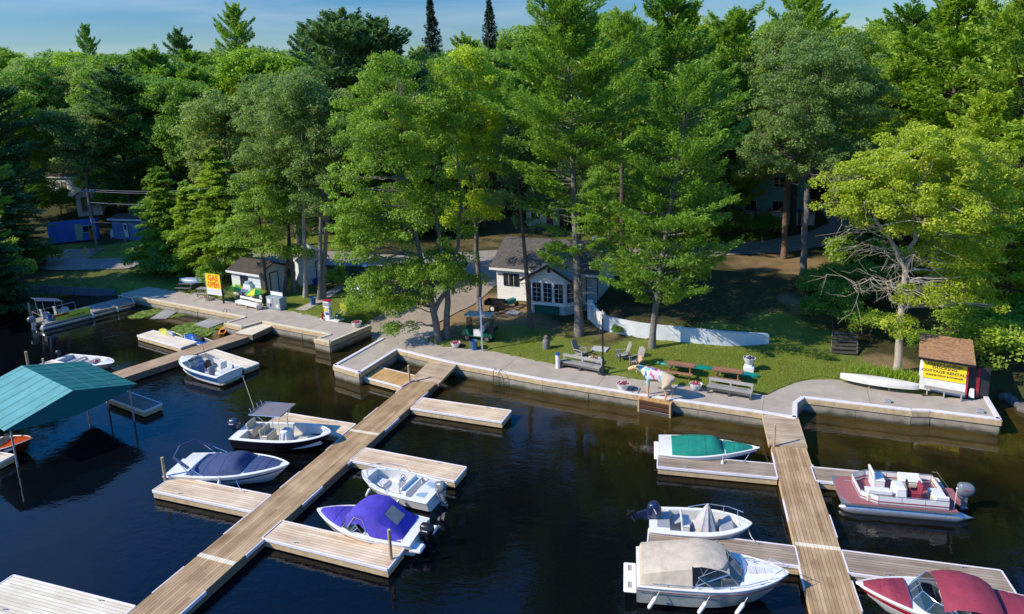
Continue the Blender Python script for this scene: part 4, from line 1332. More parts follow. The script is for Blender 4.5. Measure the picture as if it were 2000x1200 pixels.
putp('coni5', -30, 380, 70, 'dark hemlock cut by the left edge', 3.5, 1.3)
putp('coni1', -70, 230, 64, 'tall pine just outside the left edge, nearest the shore', 2, 1.2)
putp('coni5', -150, 200, 60, 'wide dark hemlock beyond the left edge of the picture', 1, 1.4)
putp('coni2', -210, 150, 72, 'dark pine beyond the left edge, behind the hemlock', 4, 1.2)
putp('coni1', -80, 150, 80, 'tall pine beyond the left edge across the road', 3, 1.2)
putp('coni5', -20, 420, 62, 'short wide hemlock at the left edge above the cove', 5, 1.3)
putp('broad5', 190, 205, 95, 'wide grey green poplar above the white house', 1, 1.1)
putp('broad2', 585, 130, 78, 'thin topped pale poplar behind the hemlocks', 2, 1.2)
putp('broad5', 470, 180, 84, 'wide grey green poplar above the bright hemlocks', 4, 1.1)
putp('broad0', 520, 95, 118, 'rounded hardwood under the tall skyline pine', 1)
putp('broad0', 440, 110, 125, 'rounded hardwood left of the tall skyline pine', 2)
putp('broad1', 1190, 40, 84, 'yellow green maple right of the tallest white pine', 2)
putp('broad0', 1190, 300, 66, 'small hardwood behind the cottage roof', 1)
# the rest of the hillside wood
SKY_X = [-200, 0, 60, 100, 170, 300, 350, 400, 450, 560, 620, 640, 700, 800, 850, 900, 930, 960, 1010, 1050, 1100, 1150, 1210, 1240, 1270, 1310, 1350, 1400, 1430, 1460, 1490, 1545, 1600, 1640, 1690, 1730, 1780, 1835, 1885, 1920, 2000, 2300]
SKY_Y = [80, 82, 95, 105, 112, 96, 92, 88, 92, 92, 95, 88, 60, 70, 85, 78, 60, 50, 62, 45, 50, 45, 66, 40, 55, 20, 30, 60, 45, 72, 50, 25, 30, 50, 62, 30, 45, 25, 50, 30, 0, -40]
clear = [(road_px, 4.2)]
road_w = [on_ground(*p) for p in road_px]
built_px = [on_ground(150, 400), on_ground(115, 470), on_ground(240, 465), on_ground(1480, 430), on_ground(1065, 445), on_ground(180, 420), on_ground(140, 470), on_ground(1540, 430), on_ground(1420, 430)]
rs = random.Random(77)
placed = [(o.location.x, o.location.y) for o in COL.objects if o.parent is None and o.get('category') in ('tree', 'pine tree', 'conifer')]
def region_word(px):
    return 'on the far left' if px < 250 else 'left of centre' if px < 700 else 'behind the white cottage' if px < 1200 else 'right of the cottage' if px < 1600 else 'on the far right'
count = 0
wood = {}
rows = [(66, 5.2), (72, 5.0), (77, 5.2), (83, 5.6), (90, 6.0), (98, 6.4), (107, 6.8), (117, 7.4), (129, 8.4), (143, 9.6)]
for ri, (Y, sp) in enumerate(rows):
    xl, xr = -0.86 * Y, 0.84 * Y
    x = xl + rs.uniform(0, sp)
    while x < xr:
        yy = Y + rs.uniform(-2.6, 2.6) - 0.10 * x
        xx = x
        x += sp * rs.uniform(0.8, 1.25)
        if yy < 60 and xx < 20: continue
        if seg_dist([xx], [yy], LAND, True)[0] < 26: continue
        if seg_dist([xx], [yy], [(p.x, p.y) for p in road_w], False)[0] < 4.6: continue
        if any(math.hypot(xx - a, yy - b_) < 3.0 for a, b_ in placed): continue
        if any(math.hypot(xx - p.x, yy - p.y) < 6.0 or (abs(math.atan2(xx, yy) - math.atan2(p.x, p.y)) < 0.045 and yy < p.y) for p in built_px): continue
        z = h1(xx, yy)
        v_ = cam.matrix_world.inverted() @ Vector((xx, yy, z + 16))
        px = 1000 + F_PX * v_.x / -v_.z
        lim = float(np.interp(px, SKY_X, SKY_Y)) + rs.uniform(-4, 16) + (0 if ri > 5 else 14)
        hmax = height_to((xx, yy, z), px, lim)
        if hmax < 4: continue
        H = min(hmax, rs.uniform(13, 22) if ri < 6 else rs.uniform(18, 25))
        if px > 1150: kind = rs.choice(['coni0', 'coni1', 'coni3', 'coni3', 'coni1', 'broad0', 'coni2', 'broad1'])
        elif px > 650: kind = rs.choice(['coni1', 'broad0', 'broad3', 'broad1', 'coni2', 'broad0'])
        else: kind = rs.choice(['broad0', 'broad1', 'broad3', 'broad5', 'broad0', 'broad4', 'coni5', 'broad2', 'coni2', 'broad3', 'coni1', 'coni0'])
        nm, ds = NAMES[kind]
        o_ = put(kind, xx, yy, None, H, rs.uniform(0, 6.28), 'x', 'hillside trees: %s' % ds, rs.uniform(0.9, 1.25))
        wood.setdefault((kind, 'near' if Y < 80 else 'middle' if Y < 105 else 'far', region_word(px)), []).append((px, o_))
        placed.append((xx, yy))
        count += 1
ORD = ['first', 'second', 'third', 'fourth', 'fifth', 'sixth', 'seventh', 'eighth', 'ninth', 'tenth', 'eleventh', 'twelfth']
for (kind, band, reg), lst in wood.items():
    lst.sort(key=lambda q: q[0])
    for i, (_, o_) in enumerate(lst):
        pre = 'only' if len(lst) == 1 else 'leftmost' if i == 0 else 'rightmost' if i == len(lst) - 1 else ORD[min(i, 11)] + ' from left'
        o_['label'] = ('%s %s in the %s wood %s' if 'from' not in pre else '%s, %s in the %s wood %s') % (pre, NAMES[kind][1], band, reg)

# --- shrubs
SHRUB = broadleaf(300, 2.4, [(0, 0, 1.1, 1.3, 1.3, 0.95, 1)], 'green', 34, 90, 0.09, 0.5, [([(0, 0, -.1), (0, 0, .6), (.1, 0, 1.2)], [.05, .04, .02])], BARK_DARK, dead=0, limb_r=.03, fork=.1)
SHRUB_L = broadleaf(301, 2.4, [(0, 0, 1.1, 1.4, 1.3, 0.9, 1)], 'maple', 30, 90, 0.085, 0.5, [([(0, 0, -.1), (0, 0, .6), (.1, 0, 1.2)], [.05, .04, .02])], BARK_DARK, dead=0, limb_r=.03, fork=.1)
sroot = {}
def shrub(px, py, s, label, light=False, group=None, rot=0):
    p = on_ground(px, py)
    key = light
    if key not in sroot:
        r = plant_tree('shrub', label, 'shrub', SHRUB_L if light else SHRUB, p, rot, group)
        sroot[key] = (r, kids_of(r)); r.scale = (s,) * 3
        return r
    r, kd = sroot[key]
    c = copy_tree(r, kd, None, p, rot, s)
    c['label'] = label
    if group: c['group'] = group
    elif 'group' in c: del c['group']
for i, (px, py, s, lt, lab) in enumerate([
    (1625, 640, 1.5, False, 'large green shrub above the wooden steps'), (1680, 600, 1.6, False, 'green shrub right behind the wooden steps'), (1610, 590, 1.4, False, 'green shrub at the end of the shaded upper lawn'),
    (1700, 668, 1.0, True, 'small light shrub right of the wooden steps'), (1905, 700, 1.5, True, 'bright shrub leaning on the right side of the sign hut'), (1960, 730, 1.5, True, 'bright shrub at the water right of the sign hut'),
    (1870, 660, 1.4, True, 'bright shrub behind the sign hut roof'), (1990, 690, 1.6, False, 'dark shrub at the right edge by the water'), (1800, 690, 0.7, True, 'small weedy shrub at the left corner of the sign hut'),
    (755, 615, 0.9, True, 'low bright shrub at the edge of the launching ramp'), (700, 618, 0.6, True, 'small bright shrub behind the yellow diamond board'), (740, 585, 1.2, True, 'shrub hanging over the propane tank'),
    (660, 560, 0.9, False, 'shrub between the flagstone path and the propane tank'), (1240, 585, 0.9, False, 'low shrub at the right end of the cottage steps'), (1205, 655, .35, False, 'small dark plant at the foot of the white wall'),
    (320, 545, 1.5, False, 'dark shrub behind the shaded picnic table'), (420, 560, 1.2, False, 'dark shrub left of the gas shack'), (285, 530, 1.4, False, 'dark shrub at the left foot of the hemlocks'), (20, 560, 1.8, False, 'dark shrub on the rocky shore at the left edge'),
    (90, 520, 1.2, False, 'low dark shrub by the road on the far left'), (1440, 462, 1.3, False, 'shrub below the white panel fence'), (1380, 470, 1.4, False, 'left shrub below the white panel fence'), (1330, 480, 1.3, False, 'shrub by the road behind the leaning pine'),
    (1500, 462, 1.2, False, 'right shrub below the white panel fence'), (1720, 560, 1.8, False, 'tall dark shrub behind the pale trunk'), (1660, 530, 1.6, False, 'shrub at the bend of the road'), (70, 430, 2.4, False, 'big dark shrub left of the blue container'), (120, 420, 1.8, False, 'dark shrub between the white house and the blue container'), (230, 420, 2.2, False, 'dark shrub above the pale blue shed'), (275, 415, 2.4, False, 'dark shrub right of the pale blue shed'), (60, 395, 2.4, False, 'dark shrub at the left corner of the white house'), (195, 385, 2.2, False, 'shrub behind the white garage'), (300, 450, 2.2, False, 'shrub behind the left hemlock'), (700, 470, 1.6, False, 'shrub across the road behind the maple'), (800, 470, 1.6, True, 'light shrub across the road behind the maple'), (880, 462, 1.5, False, 'shrub across the road left of the cabin'), (1130, 440, 1.6, False, 'shrub right of the cream cabin')]):
    shrub(px, py, s, lab, lt, rot=i * 1.3)
# tall weeds behind the white canoe
rng = np.random.default_rng(9)
def weeds(pxs, n, hmin, hmax, label):
    C, N, T, s_ = [], [], [], []
    for k in range(n):
        i = rng.integers(0, len(pxs) - 1); t = rng.uniform()
        px = pxs[i][0] * (1 - t) + pxs[i + 1][0] * t; py = pxs[i][1] * (1 - t) + pxs[i + 1][1] * t
        p = on_ground(px, py) if k < 20 else None
        if p is None:
            a = weeds.cache[rng.integers(0, len(weeds.cache))]; p = a + Vector((rng.normal(0, .35), rng.normal(0, .35), 0))
        else: weeds.cache.append(p)
        hh = rng.uniform(hmin, hmax)
        C.append((p.x, p.y, p.z + hh / 2)); N.append(tuple(rng.normal(size=3) * [1, 1, .1])); T.append((rng.normal(0, .25), rng.normal(0, .25), 1)); s_.append(hh / 2)
    me = leaf_mesh('grass_tuft', np.array(C), unit(np.array(N)), np.array(s_), 0.1, rng.uniform(0, 1, len(C)), rng, along=np.array(T))
    return tag(link_mesh('tall_grass', me, LM['larch']), label, 'grass', kind='stuff')
weeds.cache = []
weeds([(1655, 730), (1700, 728), (1740, 735), (1790, 742)], 900, .2, .55, 'tall bright grass growing behind the upturned white canoe')

def lawn_grass():
    rng = np.random.default_rng(31)
    C = []
    for px, py, r, st in grass_blobs:
        if st < .55 or px < 300: continue
        c = on_ground(px, py)
        k = int(800 * r * r * st)
        a, q = rng.uniform(0, 6.283, k), r * 0.85 * np.sqrt(rng.uniform(0, 1, k))
        C.append(np.stack([c.x + q * np.cos(a), c.y + q * np.sin(a)], 1))
    C = np.concatenate(C)
    ok = inside(C[:, 0], C[:, 1], LAND)
    for ap in apron_all: ok &= ~inside(C[:, 0], C[:, 1], ap)
    ok &= seg_dist(C[:, 0], C[:, 1], WALL, False) > .3
    C = C[ok]
    z = hgt(C[:, 0], C[:, 1]); n = len(C); hh = rng.uniform(.02, .05, n)
    T = unit(np.stack([rng.normal(0, 1, n), rng.normal(0, 1, n), .35 * np.ones(n)], 1))
    me = leaf_mesh('lawn_grass', np.column_stack([C, z + .02 + hh * .3]), unit(np.stack([rng.normal(0, .35, n), rng.normal(0, .35, n), np.ones(n)], 1)), hh, .3, rng.uniform(0, 1, n), rng, along=T)
    tag(link_mesh('lawn_grass', me, leaf_mat('lawn_blade', (.19, .24, .02), (.36, .43, .06), .3)), 'short lawn grass between the quays and the cottage', 'grass', kind='stuff')
lawn_grass()
# ------------------------------------------------------------------ boats
class Hull:
    def __init__(s, L, B, zs=0.6, zb=0.85, sw=0.9, tm=0.42, p=2.1, q=0.85, rake=0.13, chine=0.82, cz=0.1, tip=0.015):
        s.L, s.B, s.zs, s.zb, s.sw, s.tm, s.p, s.q, s.rake, s.ch, s.cz, s.tip = L, B, zs, zb, sw, tm, p, q, rake, chine, cz, tip
    def w(s, t):
        if t < s.tm: return s.B / 2 * (s.sw + (1 - s.sw) * math.sin(t / s.tm * math.pi / 2))
        return s.B / 2 * max(s.tip, (1 - ((t - s.tm) / (1 - s.tm)) ** s.p) ** s.q)
    def z(s, t): return s.zs + (s.zb - s.zs) * t ** 1.8
    def pt(s, t, u, dz=0.0):
        return (s.L * t, s.w(t) * u, s.z(t) + dz)
    def ts(s, extra=()):
        base = [i / 12 * 0.72 for i in range(13)] + [0.76, .8, .84, .88, .915, .945, .97, .988, 1.0]
        return sorted(set([round(x, 4) for x in base] + [round(x, 4) for x in extra]))
    def section(s, t, f):
        """f 0 keel .. 1 gunwale, half breadth and height"""
        w, zg = s.w(t), s.z(t)
        cz = s.cz + (zg - s.cz) * 0.55 * t ** 3.2
        c = w * (s.ch - 0.22 * t ** 3)
        kz = -0.3 + (zg + 0.26) * max(0, (t - 0.72) / 0.28) ** 3.0 if t > 0.72 else -0.3
        if f < 0: y, z = 0.0, kz
        else: y, z = c + (w - c) * f, cz + (zg - cz) * f
        ff = max(0, (z + 0.3) / (zg + 0.3))
        x = s.L * t - s.rake * s.L * (t ** 5) * (1 - ff)
        return x, y, max(z, kz)
    def outer(s, mb, bands):
        """bands: list of (fraction upper limit, material index) from chine up; bottom uses index 0"""
        fs = [-1, 0] + [b[0] for b in bands]
        rows = []
        for t in s.ts():
            r = []
            for f in reversed(fs[1:]):
                x, y, z = s.section(t, f); r.append((x, -y, z))
            x, y, z = s.section(t, -1); r.append((x, 0, z))
            for f in fs[1:]:
                x, y, z = s.section(t, f); r.append((x, y, z))
            rows.append(r)
        n = len(rows[0])
        mats_row = [b[1] for b in reversed(bands)] + [0, 0] + [b[1] for b in bands]
        for i in range(len(rows) - 1):
            for j in range(n - 1):
                mb.add([rows[i][j], rows[i][j + 1], rows[i + 1][j + 1], rows[i + 1][j]], [(0, 1, 2, 3)], mats_row[j])
        mb.add(rows[0], [tuple(range(n))], bands[-1][1])
        # rub rail along the gunwale
    def deck(s, wells, g, crown=0.03):
        """wells: (t0, t1, depth, inset)"""
        mb, wb = MB(), MB()
        ts = s.ts([v for w in wells for v in w[:2]])
        wi = lambda t, g_=g: max(0.0, s.w(t) - g_)
        def inwell(a, b):
            for w in wells:
                if a >= w[0] - 1e-4 and b <= w[1] + 1e-4: return w
            return None
        for a, b in zip(ts[:-1], ts[1:]):
            w = inwell(a, b)
            gg = w[3] if w and len(w) > 3 else g
            for sg in (-1, 1):
                mb.add([(s.L * a, sg * s.w(a), s.z(a)), (s.L * b, sg * s.w(b), s.z(b)), (s.L * b, sg * wi(b, gg), s.z(b) + crown), (s.L * a, sg * wi(a, gg), s.z(a) + crown)], [(0, 1, 2, 3)])
            if not w:
                for sg in (-1, 1):
                    mb.add([(s.L * a, sg * wi(a, gg), s.z(a) + crown), (s.L * b, sg * wi(b, gg), s.z(b) + crown), (s.L * b, 0, s.z(b) + crown * 2), (s.L * a, 0, s.z(a) + crown * 2)], [(0, 1, 2, 3)])
            else:
                d = w[2]
                for sg in (-1, 1):
                    wb.add([(s.L * a, sg * wi(a, gg), s.z(a) + crown), (s.L * b, sg * wi(b, gg), s.z(b) + crown), (s.L * b, sg * wi(b, gg) * .95, s.z(b) - d), (s.L * a, sg * wi(a, gg) * .95, s.z(a) - d)], [(0, 1, 2, 3)])
                wb.add([(s.L * a, -wi(a, gg) * .95, s.z(a) - d), (s.L * b, -wi(b, gg) * .95, s.z(b) - d), (s.L * b, wi(b, gg) * .95, s.z(b) - d), (s.L * a, wi(a, gg) * .95, s.z(a) - d)], [(0, 1, 2, 3)], 1)
        for w in wells:
            for t in w[:2]:
                gg = w[3] if len(w) > 3 else g
                y = wi(t, gg)
                wb.add([(s.L * t, -y, s.z(t) + crown * 2), (s.L * t, y, s.z(t) + crown * 2), (s.L * t, y * .95, s.z(t) - w[2]), (s.L * t, -y * .95, s.z(t) - w[2])], [(0, 1, 2, 3)])
        return mb, wb
    def rail(s, mb, r=0.022, t0=0.0, dz=0.0, out=0.008, mi=0):
        for sg in (-1, 1):
            mb.tube([(s.L * t, sg * (s.w(t) + out), s.z(t) + dz) for t in s.ts() if t >= t0], r, 6, mi)
    def cover(s, t0, t1, g, hs, n=2.4, pw=0.8, m=18, wrinkle=0.012, seed=1, under=0.05, centre=None):
        """cloth over the deck; hs: (t, height) list"""
        rng = random.Random(seed)
        rows = []
        N = 22
        for i in range(N + 1):
            t = t0 + (t1 - t0) * i / N
            h = float(np.interp(t, [a for a, _ in hs], [b for _, b in hs]))
            w = max(0.02, s.w(t) - g)
            r = []
            for j in range(m + 1):
                u = -1 + 2 * j / m
                zz = s.z(t) + 0.045 + h * max(0, 1 - abs(u) ** n) ** pw
                if 0 < j < m: zz += rng.uniform(-wrinkle, wrinkle)
                r.append((s.L * t, w * u, zz))
            r = [(s.L * t, -w - 0.012, s.z(t) + 0.045 - under)] + r + [(s.L * t, w + 0.012, s.z(t) + 0.045 - under)]
            rows.append(r)
        mb = MB()
        mb.loft(rows)
        for u in (.33, .66):
            r = rows[int(N * u)]
            mb.tube([(p[0], p[1], p[2] + .006) for p in r[1:-1]], .009, 4)
        mb.tube([(r[m // 2 + 1][0], r[m // 2 + 1][1], r[m // 2 + 1][2] + .006) for r in rows], .008, 4)
        # close the ends down to the deck
        for r in (rows[0], rows[-1]):
            low = [(p[0], p[1], min(q[2] for q in r)) for p in r]
            mb.loft([r, low])
        return mb

def boat(name, label, stern, bow, z, cat='boat', group=None):
    a, b = at(*stern, z), at(*bow, z)
    d = b - a
    t = thing(name, label, cat, (a.x, a.y, 0), math.atan2(d.y, d.x), group)
    return t, math.hypot(d.x, d.y)

def std_hull(t, H, mats, bands, wells, g, deck_m=WHITE, well_m=WHITE_IN, floor_m=None, rub=None, crown=.03):
    mb = MB(); H.outer(mb, bands); mb.build('hull', mats, t, smooth=True)
    d, w = H.deck(wells, g, crown)
    d.build('deck', deck_m, t, smooth=True)
    if wells: w.build('cockpit', [well_m, floor_m or well_m], t)
    r = MB(); H.rail(r, 0.026); r.build('rub_rail', rub or WHITE, t, smooth=True)

def outboard(t, x, z, col, tilt=0.0, s=1.0, stripe=None, label=None, rz=0.0):
    """engine hung on the transom; x is the transom, tilt lifts the leg"""
    mb = MB()
    rows = []
    for k, (zz, lx, wy, off) in enumerate([(0.0, .17, .12, -.02), (0.06, .25, .165, -.04), (0.22, .29, .18, -.06), (0.36, .27, .165, -.05), (0.44, .2, .12, -.03), (0.465, .08, .05, -.03)]):
        rows.append([(off * 1 - 0.12 + lx * math.copysign(abs(math.cos(a)) ** .6, math.cos(a)) * s - .12, wy * math.copysign(abs(math.sin(a)) ** .6, math.sin(a)) * s, zz * s + 0.12)
                     for a in [2 * math.pi * i / 16 for i in range(16)]])
    mb.loft(rows, closed=True, cap=True)
    e = mb.build('outboard_motor', col, t, smooth=True)
    e.location = (x, 0, z)
    e.rotation_euler = (0, tilt, rz)
    if label: e['label'] = label
    m = MB()
    m.box((-0.22 * s, 0, -0.1 * s), (0.2 * s, 0.12 * s, 0.5 * s), taper=1.1)
    m.box((-0.24 * s, 0, -0.42 * s), (0.26 * s, 0.16 * s, 0.03))
    m.tube([(-0.42 * s, 0, -0.55 * s), (-0.3 * s, 0, -0.55 * s), (-0.1 * s, 0, -0.55 * s), (0.0, 0, -0.55 * s)], [.02, .055, .05, .01], 8)
    m.box((-0.2 * s, 0, -0.5 * s), (0.14 * s, 0.035, 0.25 * s))
    m.box((-0.08, 0, 0.0), (0.12, 0.22 * s, 0.3 * s))
    m.build('midsection', col if col is not GREY_ENGINE else ALU, e, smooth=True)
    p = MB()
    for k in range(3):
        a = 2.09 * k
        p.box((-0.44 * s, 0.1 * s * math.sin(a), -0.55 * s + 0.1 * s * math.cos(a)), (0.02, 0.09 * s, 0.17 * s), rx=-a, rz=0.0)
    p.build('propeller', BLACK, e)
    if stripe:
        q = MB()
        for sg in (-1, 1): q.box((-0.26 * s, sg * (0.176 * s), 0.36 * s), (0.22 * s, 0.012, 0.035))
        q.build('decal', stripe, e)
    return e

def fender(t, x, y, z, L=0.5, tilt=0.0):
    f = MB().lathe([(0.0, -L / 2), (0.05, -L / 2 + .02), (0.075, -L / 2 + .08), (0.075, L / 2 - .08), (0.05, L / 2 - .02), (0.02, L / 2 + .02)], 10)
    o = f.build('fender', WHITE, t, smooth=True)
    o.location = (x, y, z); o.rotation_euler = (0, tilt, 0)
    MB().tube([(0, 0, L / 2), (0, -math.copysign(0.04, y), L / 2 + 0.25)], 0.012, 5).build('line', ROPE, o)
    return o

def seat(t, x, y, z, m, w=0.5, d=0.5, back=0.45, face=1, name='seat', base=None):
    b = MB().box((0, 0, 0.2), (d, w, 0.4), taper=.95)
    o = b.build(name, base or m, t, bevel=0.03)
    o.location = (x, y, z)
    MB().box((0, 0, 0.44), (d, w, 0.09)).build('cushion', m, o, bevel=0.025)
    if back: MB().box((-face * d * 0.45, 0, 0.44 + back / 2), (0.1, w, back), ry=-face * 0.15).build('backrest', m, o, bevel=0.03)
    return o

def windshield(t, H, pts, h, back=0.25, name='windshield', glass=None, frame=None, rr=0.014):
    """pts: (t, u) base points along the deck"""
    base = [Vector((H.L * a, H.w(a) * u, H.z(a) + 0.03)) for a, u in pts]
    top = [Vector((p.x - back, p.y * 0.93, p.z + h * (1 if 0 < i < len(base) - 1 else 0.55))) for i, p in enumerate(base)]
    mb = MB()
    for i in range(len(base) - 1):
        mb.add([base[i], base[i + 1], top[i + 1], top[i]], [(0, 1, 2, 3)])
    o = mb.build(name, glass or GLASS, t)
    f = MB()
    f.tube(top, rr, 6); f.tube(base, rr, 6)
    for a, b in zip(base, top): f.tube([a, b], rr, 6)
    f.build('frame', frame or CHROME, o, smooth=True)
    return o

def rail_loop(t, name, pts, r=0.013, posts=(), m=None):
    mb = MB()
    mb.tube(pts, r, 6)
    for a, b in posts: mb.tube([a, b], r, 6)
    return mb.build(name, m or CHROME, t, smooth=True)

TEAL_C = mat('teal_cover_cloth', (0.0, 0.19, 0.135), 0.8, 0.16, 2.5, bump=0.9, bscale=5)
NAVY_C = mat('navy_cover_cloth', (0.03, 0.055, 0.14), 0.85, 0.16, 3, bump=0.9, bscale=5)
PURPLE_C = mat('blue_violet_cover_cloth', (0.065, 0.045, 0.4), 0.8, 0.16, 3, bump=0.9, bscale=5)
BEIGE_C = mat('beige_canvas', (0.52, 0.44, 0.33), 0.9, 0.16, 3, bump=0.9, bscale=5)
GREY_C = mat('light_grey_cover_cloth', (0.42, 0.4, 0.38), 0.85, 0.16, 4, bump=0.9, bscale=5)
MAROON_C = mat('maroon_cover_cloth', (0.26, 0.03, 0.055), 0.8, 0.16, 3, bump=0.9, bscale=5)
MAROON_F = mat('maroon_carpet', (0.3, 0.1, 0.11), 0.9, 0.12, 12, bump=0.3, bscale=60)
RED_P = mat('red_gelcoat', (0.4, 0.02, 0.035), 0.25, 0.06, 3, coat=0.5)
DKRED_P = mat('dark_red_stripe', (0.12, 0.015, 0.03), 0.3, 0.06, 3, coat=0.3)
BLUE_P = mat('blue_gelcoat', (0.015, 0.09, 0.3), 0.25, 0.06, 3, coat=0.5)
PALEBLUE = mat('pale_blue_hull', (0.3, 0.42, 0.52), 0.3, 0.06, 3, coat=0.3)
BLACK_P = mat('black_gelcoat', (0.012, 0.01, 0.014), 0.18, 0.1, 3, coat=0.6)
NAVY_P = mat('navy_stripe', (0.03, 0.02, 0.1), 0.3, 0.1, 3, coat=0.4)
GREEN_HULL = mat('weathered_grey_green_hull', (0.3, 0.34, 0.32), 0.4, 0.25, 2, dirt=(0.55, 0.53, 0.47), dirt_amt=0.7)
CLEAR = mat('clear_vinyl_window', (0.25, 0.25, 0.23), 0.15, 0.2, 4)

# 1 teal covered runabout
t, L = boat('runabout_boat', 'white runabout under a teal green cover, left of the right pier', (1287, 866), (1483, 879), 0.7)
H = Hull(L, 2.15, 0.62, 0.82, tm=.3, p=1.55, q=0.95)
std_hull(t, H, [NAVY_P, WHITE, WHITE], [(0.35, 0), (0.5, 0), (1.0, 1)], [], .12)
H.cover(.13, .645, .08, [(.13, .12), (.3, .34), (.54, .44), (.6, .3), (.645, .04)], n=2.6, seed=4).build('cockpit_cover', TEAL_C, t, smooth=True)
H.cover(.66, .93, .06, [(.66, .08), (.8, .17), (.93, .02)], n=1.6, seed=5).build('bow_cover', TEAL_C, t, smooth=True)
MB().box((-.12, 0, .3), (.24, 1.7, .08)).build('swim_platform', WHITE, t, bevel=.03)
fender(t, L * .62, -1.06, .35)

# 2 white centre console with a peaked grey cover
t, L = boat('centre_console_boat', 'white fishing boat with grey cloth peaked over its console and dark tilted motor', (1268, 1012), (1468, 1028), 0.65)
H = Hull(L, 1.85, 0.6, 0.78, tm=.45, p=2.3, q=.8)
std_hull(t, H, [PALEBLUE, WHITE, WHITE], [(0.4, 0), (1.0, 1)], [(.2, .88, .42, .2)], .2, floor_m=WHITE_IN, rub=WHITE)
c = MB()
rows = []
for zz, sx, sy, ox in [(0, .6, .5, 0), (.3, .46, .42, .0), (.7, .29, .26, .04), (1.1, .13, .13, .08), (1.28, .03, .04, .1)]:
    rows.append([(L * .55 + ox + sx * math.cos(a) * (1 + .09 * math.sin(7 * a)), sy * math.sin(a) * (1 + .09 * math.cos(9 * a)), .22 + zz) for a in [2 * math.pi * k / 28 for k in range(28)]])
c.loft(rows, closed=True, cap=True).build('console_cover', GREY_C, t, smooth=True)
MB().box((L * .76, 0, .42), (.62, .9, .36)).build('bow_seat', GREY_VINYL, t, bevel=.06)
seat(t, L * .36, 0, .2, WHITE_IN, .8, .34, .3)
MB().box((L * .27, .3, .5), (.4, .6, .04), ry=-.5).build('hatch', GREY_VINYL, t, bevel=.01)
MB().box((L * .14, 0, .66), (.5, 1.1, .02)).build('motor_well', GREY_VINYL, t)
rail_loop(t, 'bow_rail', [(L * .4, .9, .72), (L * .6, .88, .95), (L * .8, .66, 1.02), (L * .93, .3, 1.05)], posts=[((L * a, H.w(a) - .04, H.z(a)), (L * a, H.w(a) - .06, 1.0)) for a in (.6, .75, .88)])
outboard(t, -.02, .66, NAVY_ENGINE, tilt=1.15, s=1.15, stripe=WHITE)

# 3 cabin cruiser with beige canvas
t, L = boat('cabin_cruiser', 'large white cabin cruiser with long beige canvas enclosure at the bottom right', (1243, 1102), (1540, 1126), 1.0)
H = Hull(L, 2.2, 0.92, 1.15, tm=.45, p=2.2, q=.85, rake=.16, cz=.12, sw=.96)
std_hull(t, H, [GREEN_HULL, GREEN_HULL, WHITE], [(0.72, 1), (1.0, 2)], [(.02, .56, .5, .18)], .18, rub=WHITE, floor_m=CREAM)
rr = MB(); H.rail(rr, .014, dz=-.16); rr.build('hull_stripe', DKRED_P, t, smooth=True)
cv = MB()
def canopy_rows(spec, yw):
    rows = []
    for x, zt, w in spec:
        r = [(x, -yw(x), H.z(x / L) + .04)]
        for u in np.linspace(-1, 1, 13):
            r.append((x, w * u, zt - .14 * abs(u) ** 3.2))
        r.append((x, yw(x), H.z(x / L) + .04))
        rows.append(r)
    return rows
yw = lambda x: H.w(x / L) - .06
rows = canopy_rows([(.02 * L, 1.22, .9), (.035 * L, 1.42, .88), (.15 * L, 1.55, .86), (.27 * L, 1.66, .84), (.36 * L, 1.74, .82)], yw)
cv.loft(rows)
low = [(p[0], p[1], H.z(.03) + .03) for p in rows[0]]
cv.loft([rows[0], low])
cv.build('aft_canvas', BEIGE_C, t, smooth=True)
top = [[(x, .8 * u, zt - .1 * abs(u) ** 3) for u in np.linspace(-1, 1, 11)] for x, zt in [(.36 * L, 1.75), (.42 * L, 1.8), (.46 * L, 1.78), (.54 * L, 1.72), (.6 * L, 1.6)]]
MB().loft(top).build('bimini_top', BEIGE_C, t, smooth=True)
for sg in (-1, 1):
    wd = MB()
    wd.tube([(.36 * L, sg * .93, 1.0), (.36 * L, sg * .8, 1.7)], .016, 6)
    wd.tube([(.38 * L, sg * .93, 1.05), (.46 * L, sg * .82, 1.66)], .016, 6)
    wd.tube([(.46 * L, sg * .93, 1.05), (.41 * L, sg * .82, 1.68)], .016, 6)
    wd.tube([(.38 * L, sg * .96, 1.05), (.6 * L, sg * .8, 1.5)], .022, 6)
    wd.build('canopy_bow', CHROME, t, smooth=True)
windshield(t, H, [(.5, .9), (.66, .8), (.7, .42), (.715, 0), (.7, -.42), (.66, -.8), (.5, -.9)], .62, .55, frame=ALU)
hd = MB()
for k in range(3): hd.box((L * (.765 + .058 * k), 0, H.z(.78) + .085), (L * .054, .34 - .05 * k, .03))
hd.build('deck_hatch', WHITE_IN, t, bevel=.008)
MB().box((-.24, 0, .42), (.46, 1.55, .1)).build('swim_platform', WHITE, t, bevel=.04)
g_ = MB()
for sg in (-1, 1):
    for k in range(3): g_.box((-.3 + .05 * k, sg * .45, .478), (.02, .3, .012))
g_.build('platform_grating', FASCIA_DARK, t)
for x in (.1, .42, .66): fender(t, L * x, -H.w(x) - .1, .4, .55, .5)
rail_loop(t, 'bow_rail', [(L * .86, .42, 1.12), (L * .9, .4, 1.36), (L * 1.0, 0, 1.42), (L * .9, -.4, 1.36), (L * .86, -.42, 1.12)], posts=[((L * .96, sg * .12, 1.15), (L * .97, sg * .14, 1.4)) for sg in (-1, 1)])
rail_loop(t, 'side_rail', [(L * a, -H.w(a) + .06, H.z(a) + .12) for a in (.1, .3, .5, .7, .85)], posts=[((L * a, -H.w(a) + .06, H.z(a)), (L * a, -H.w(a) + .06, H.z(a) + .12)) for a in (.2, .4, .6, .8)])
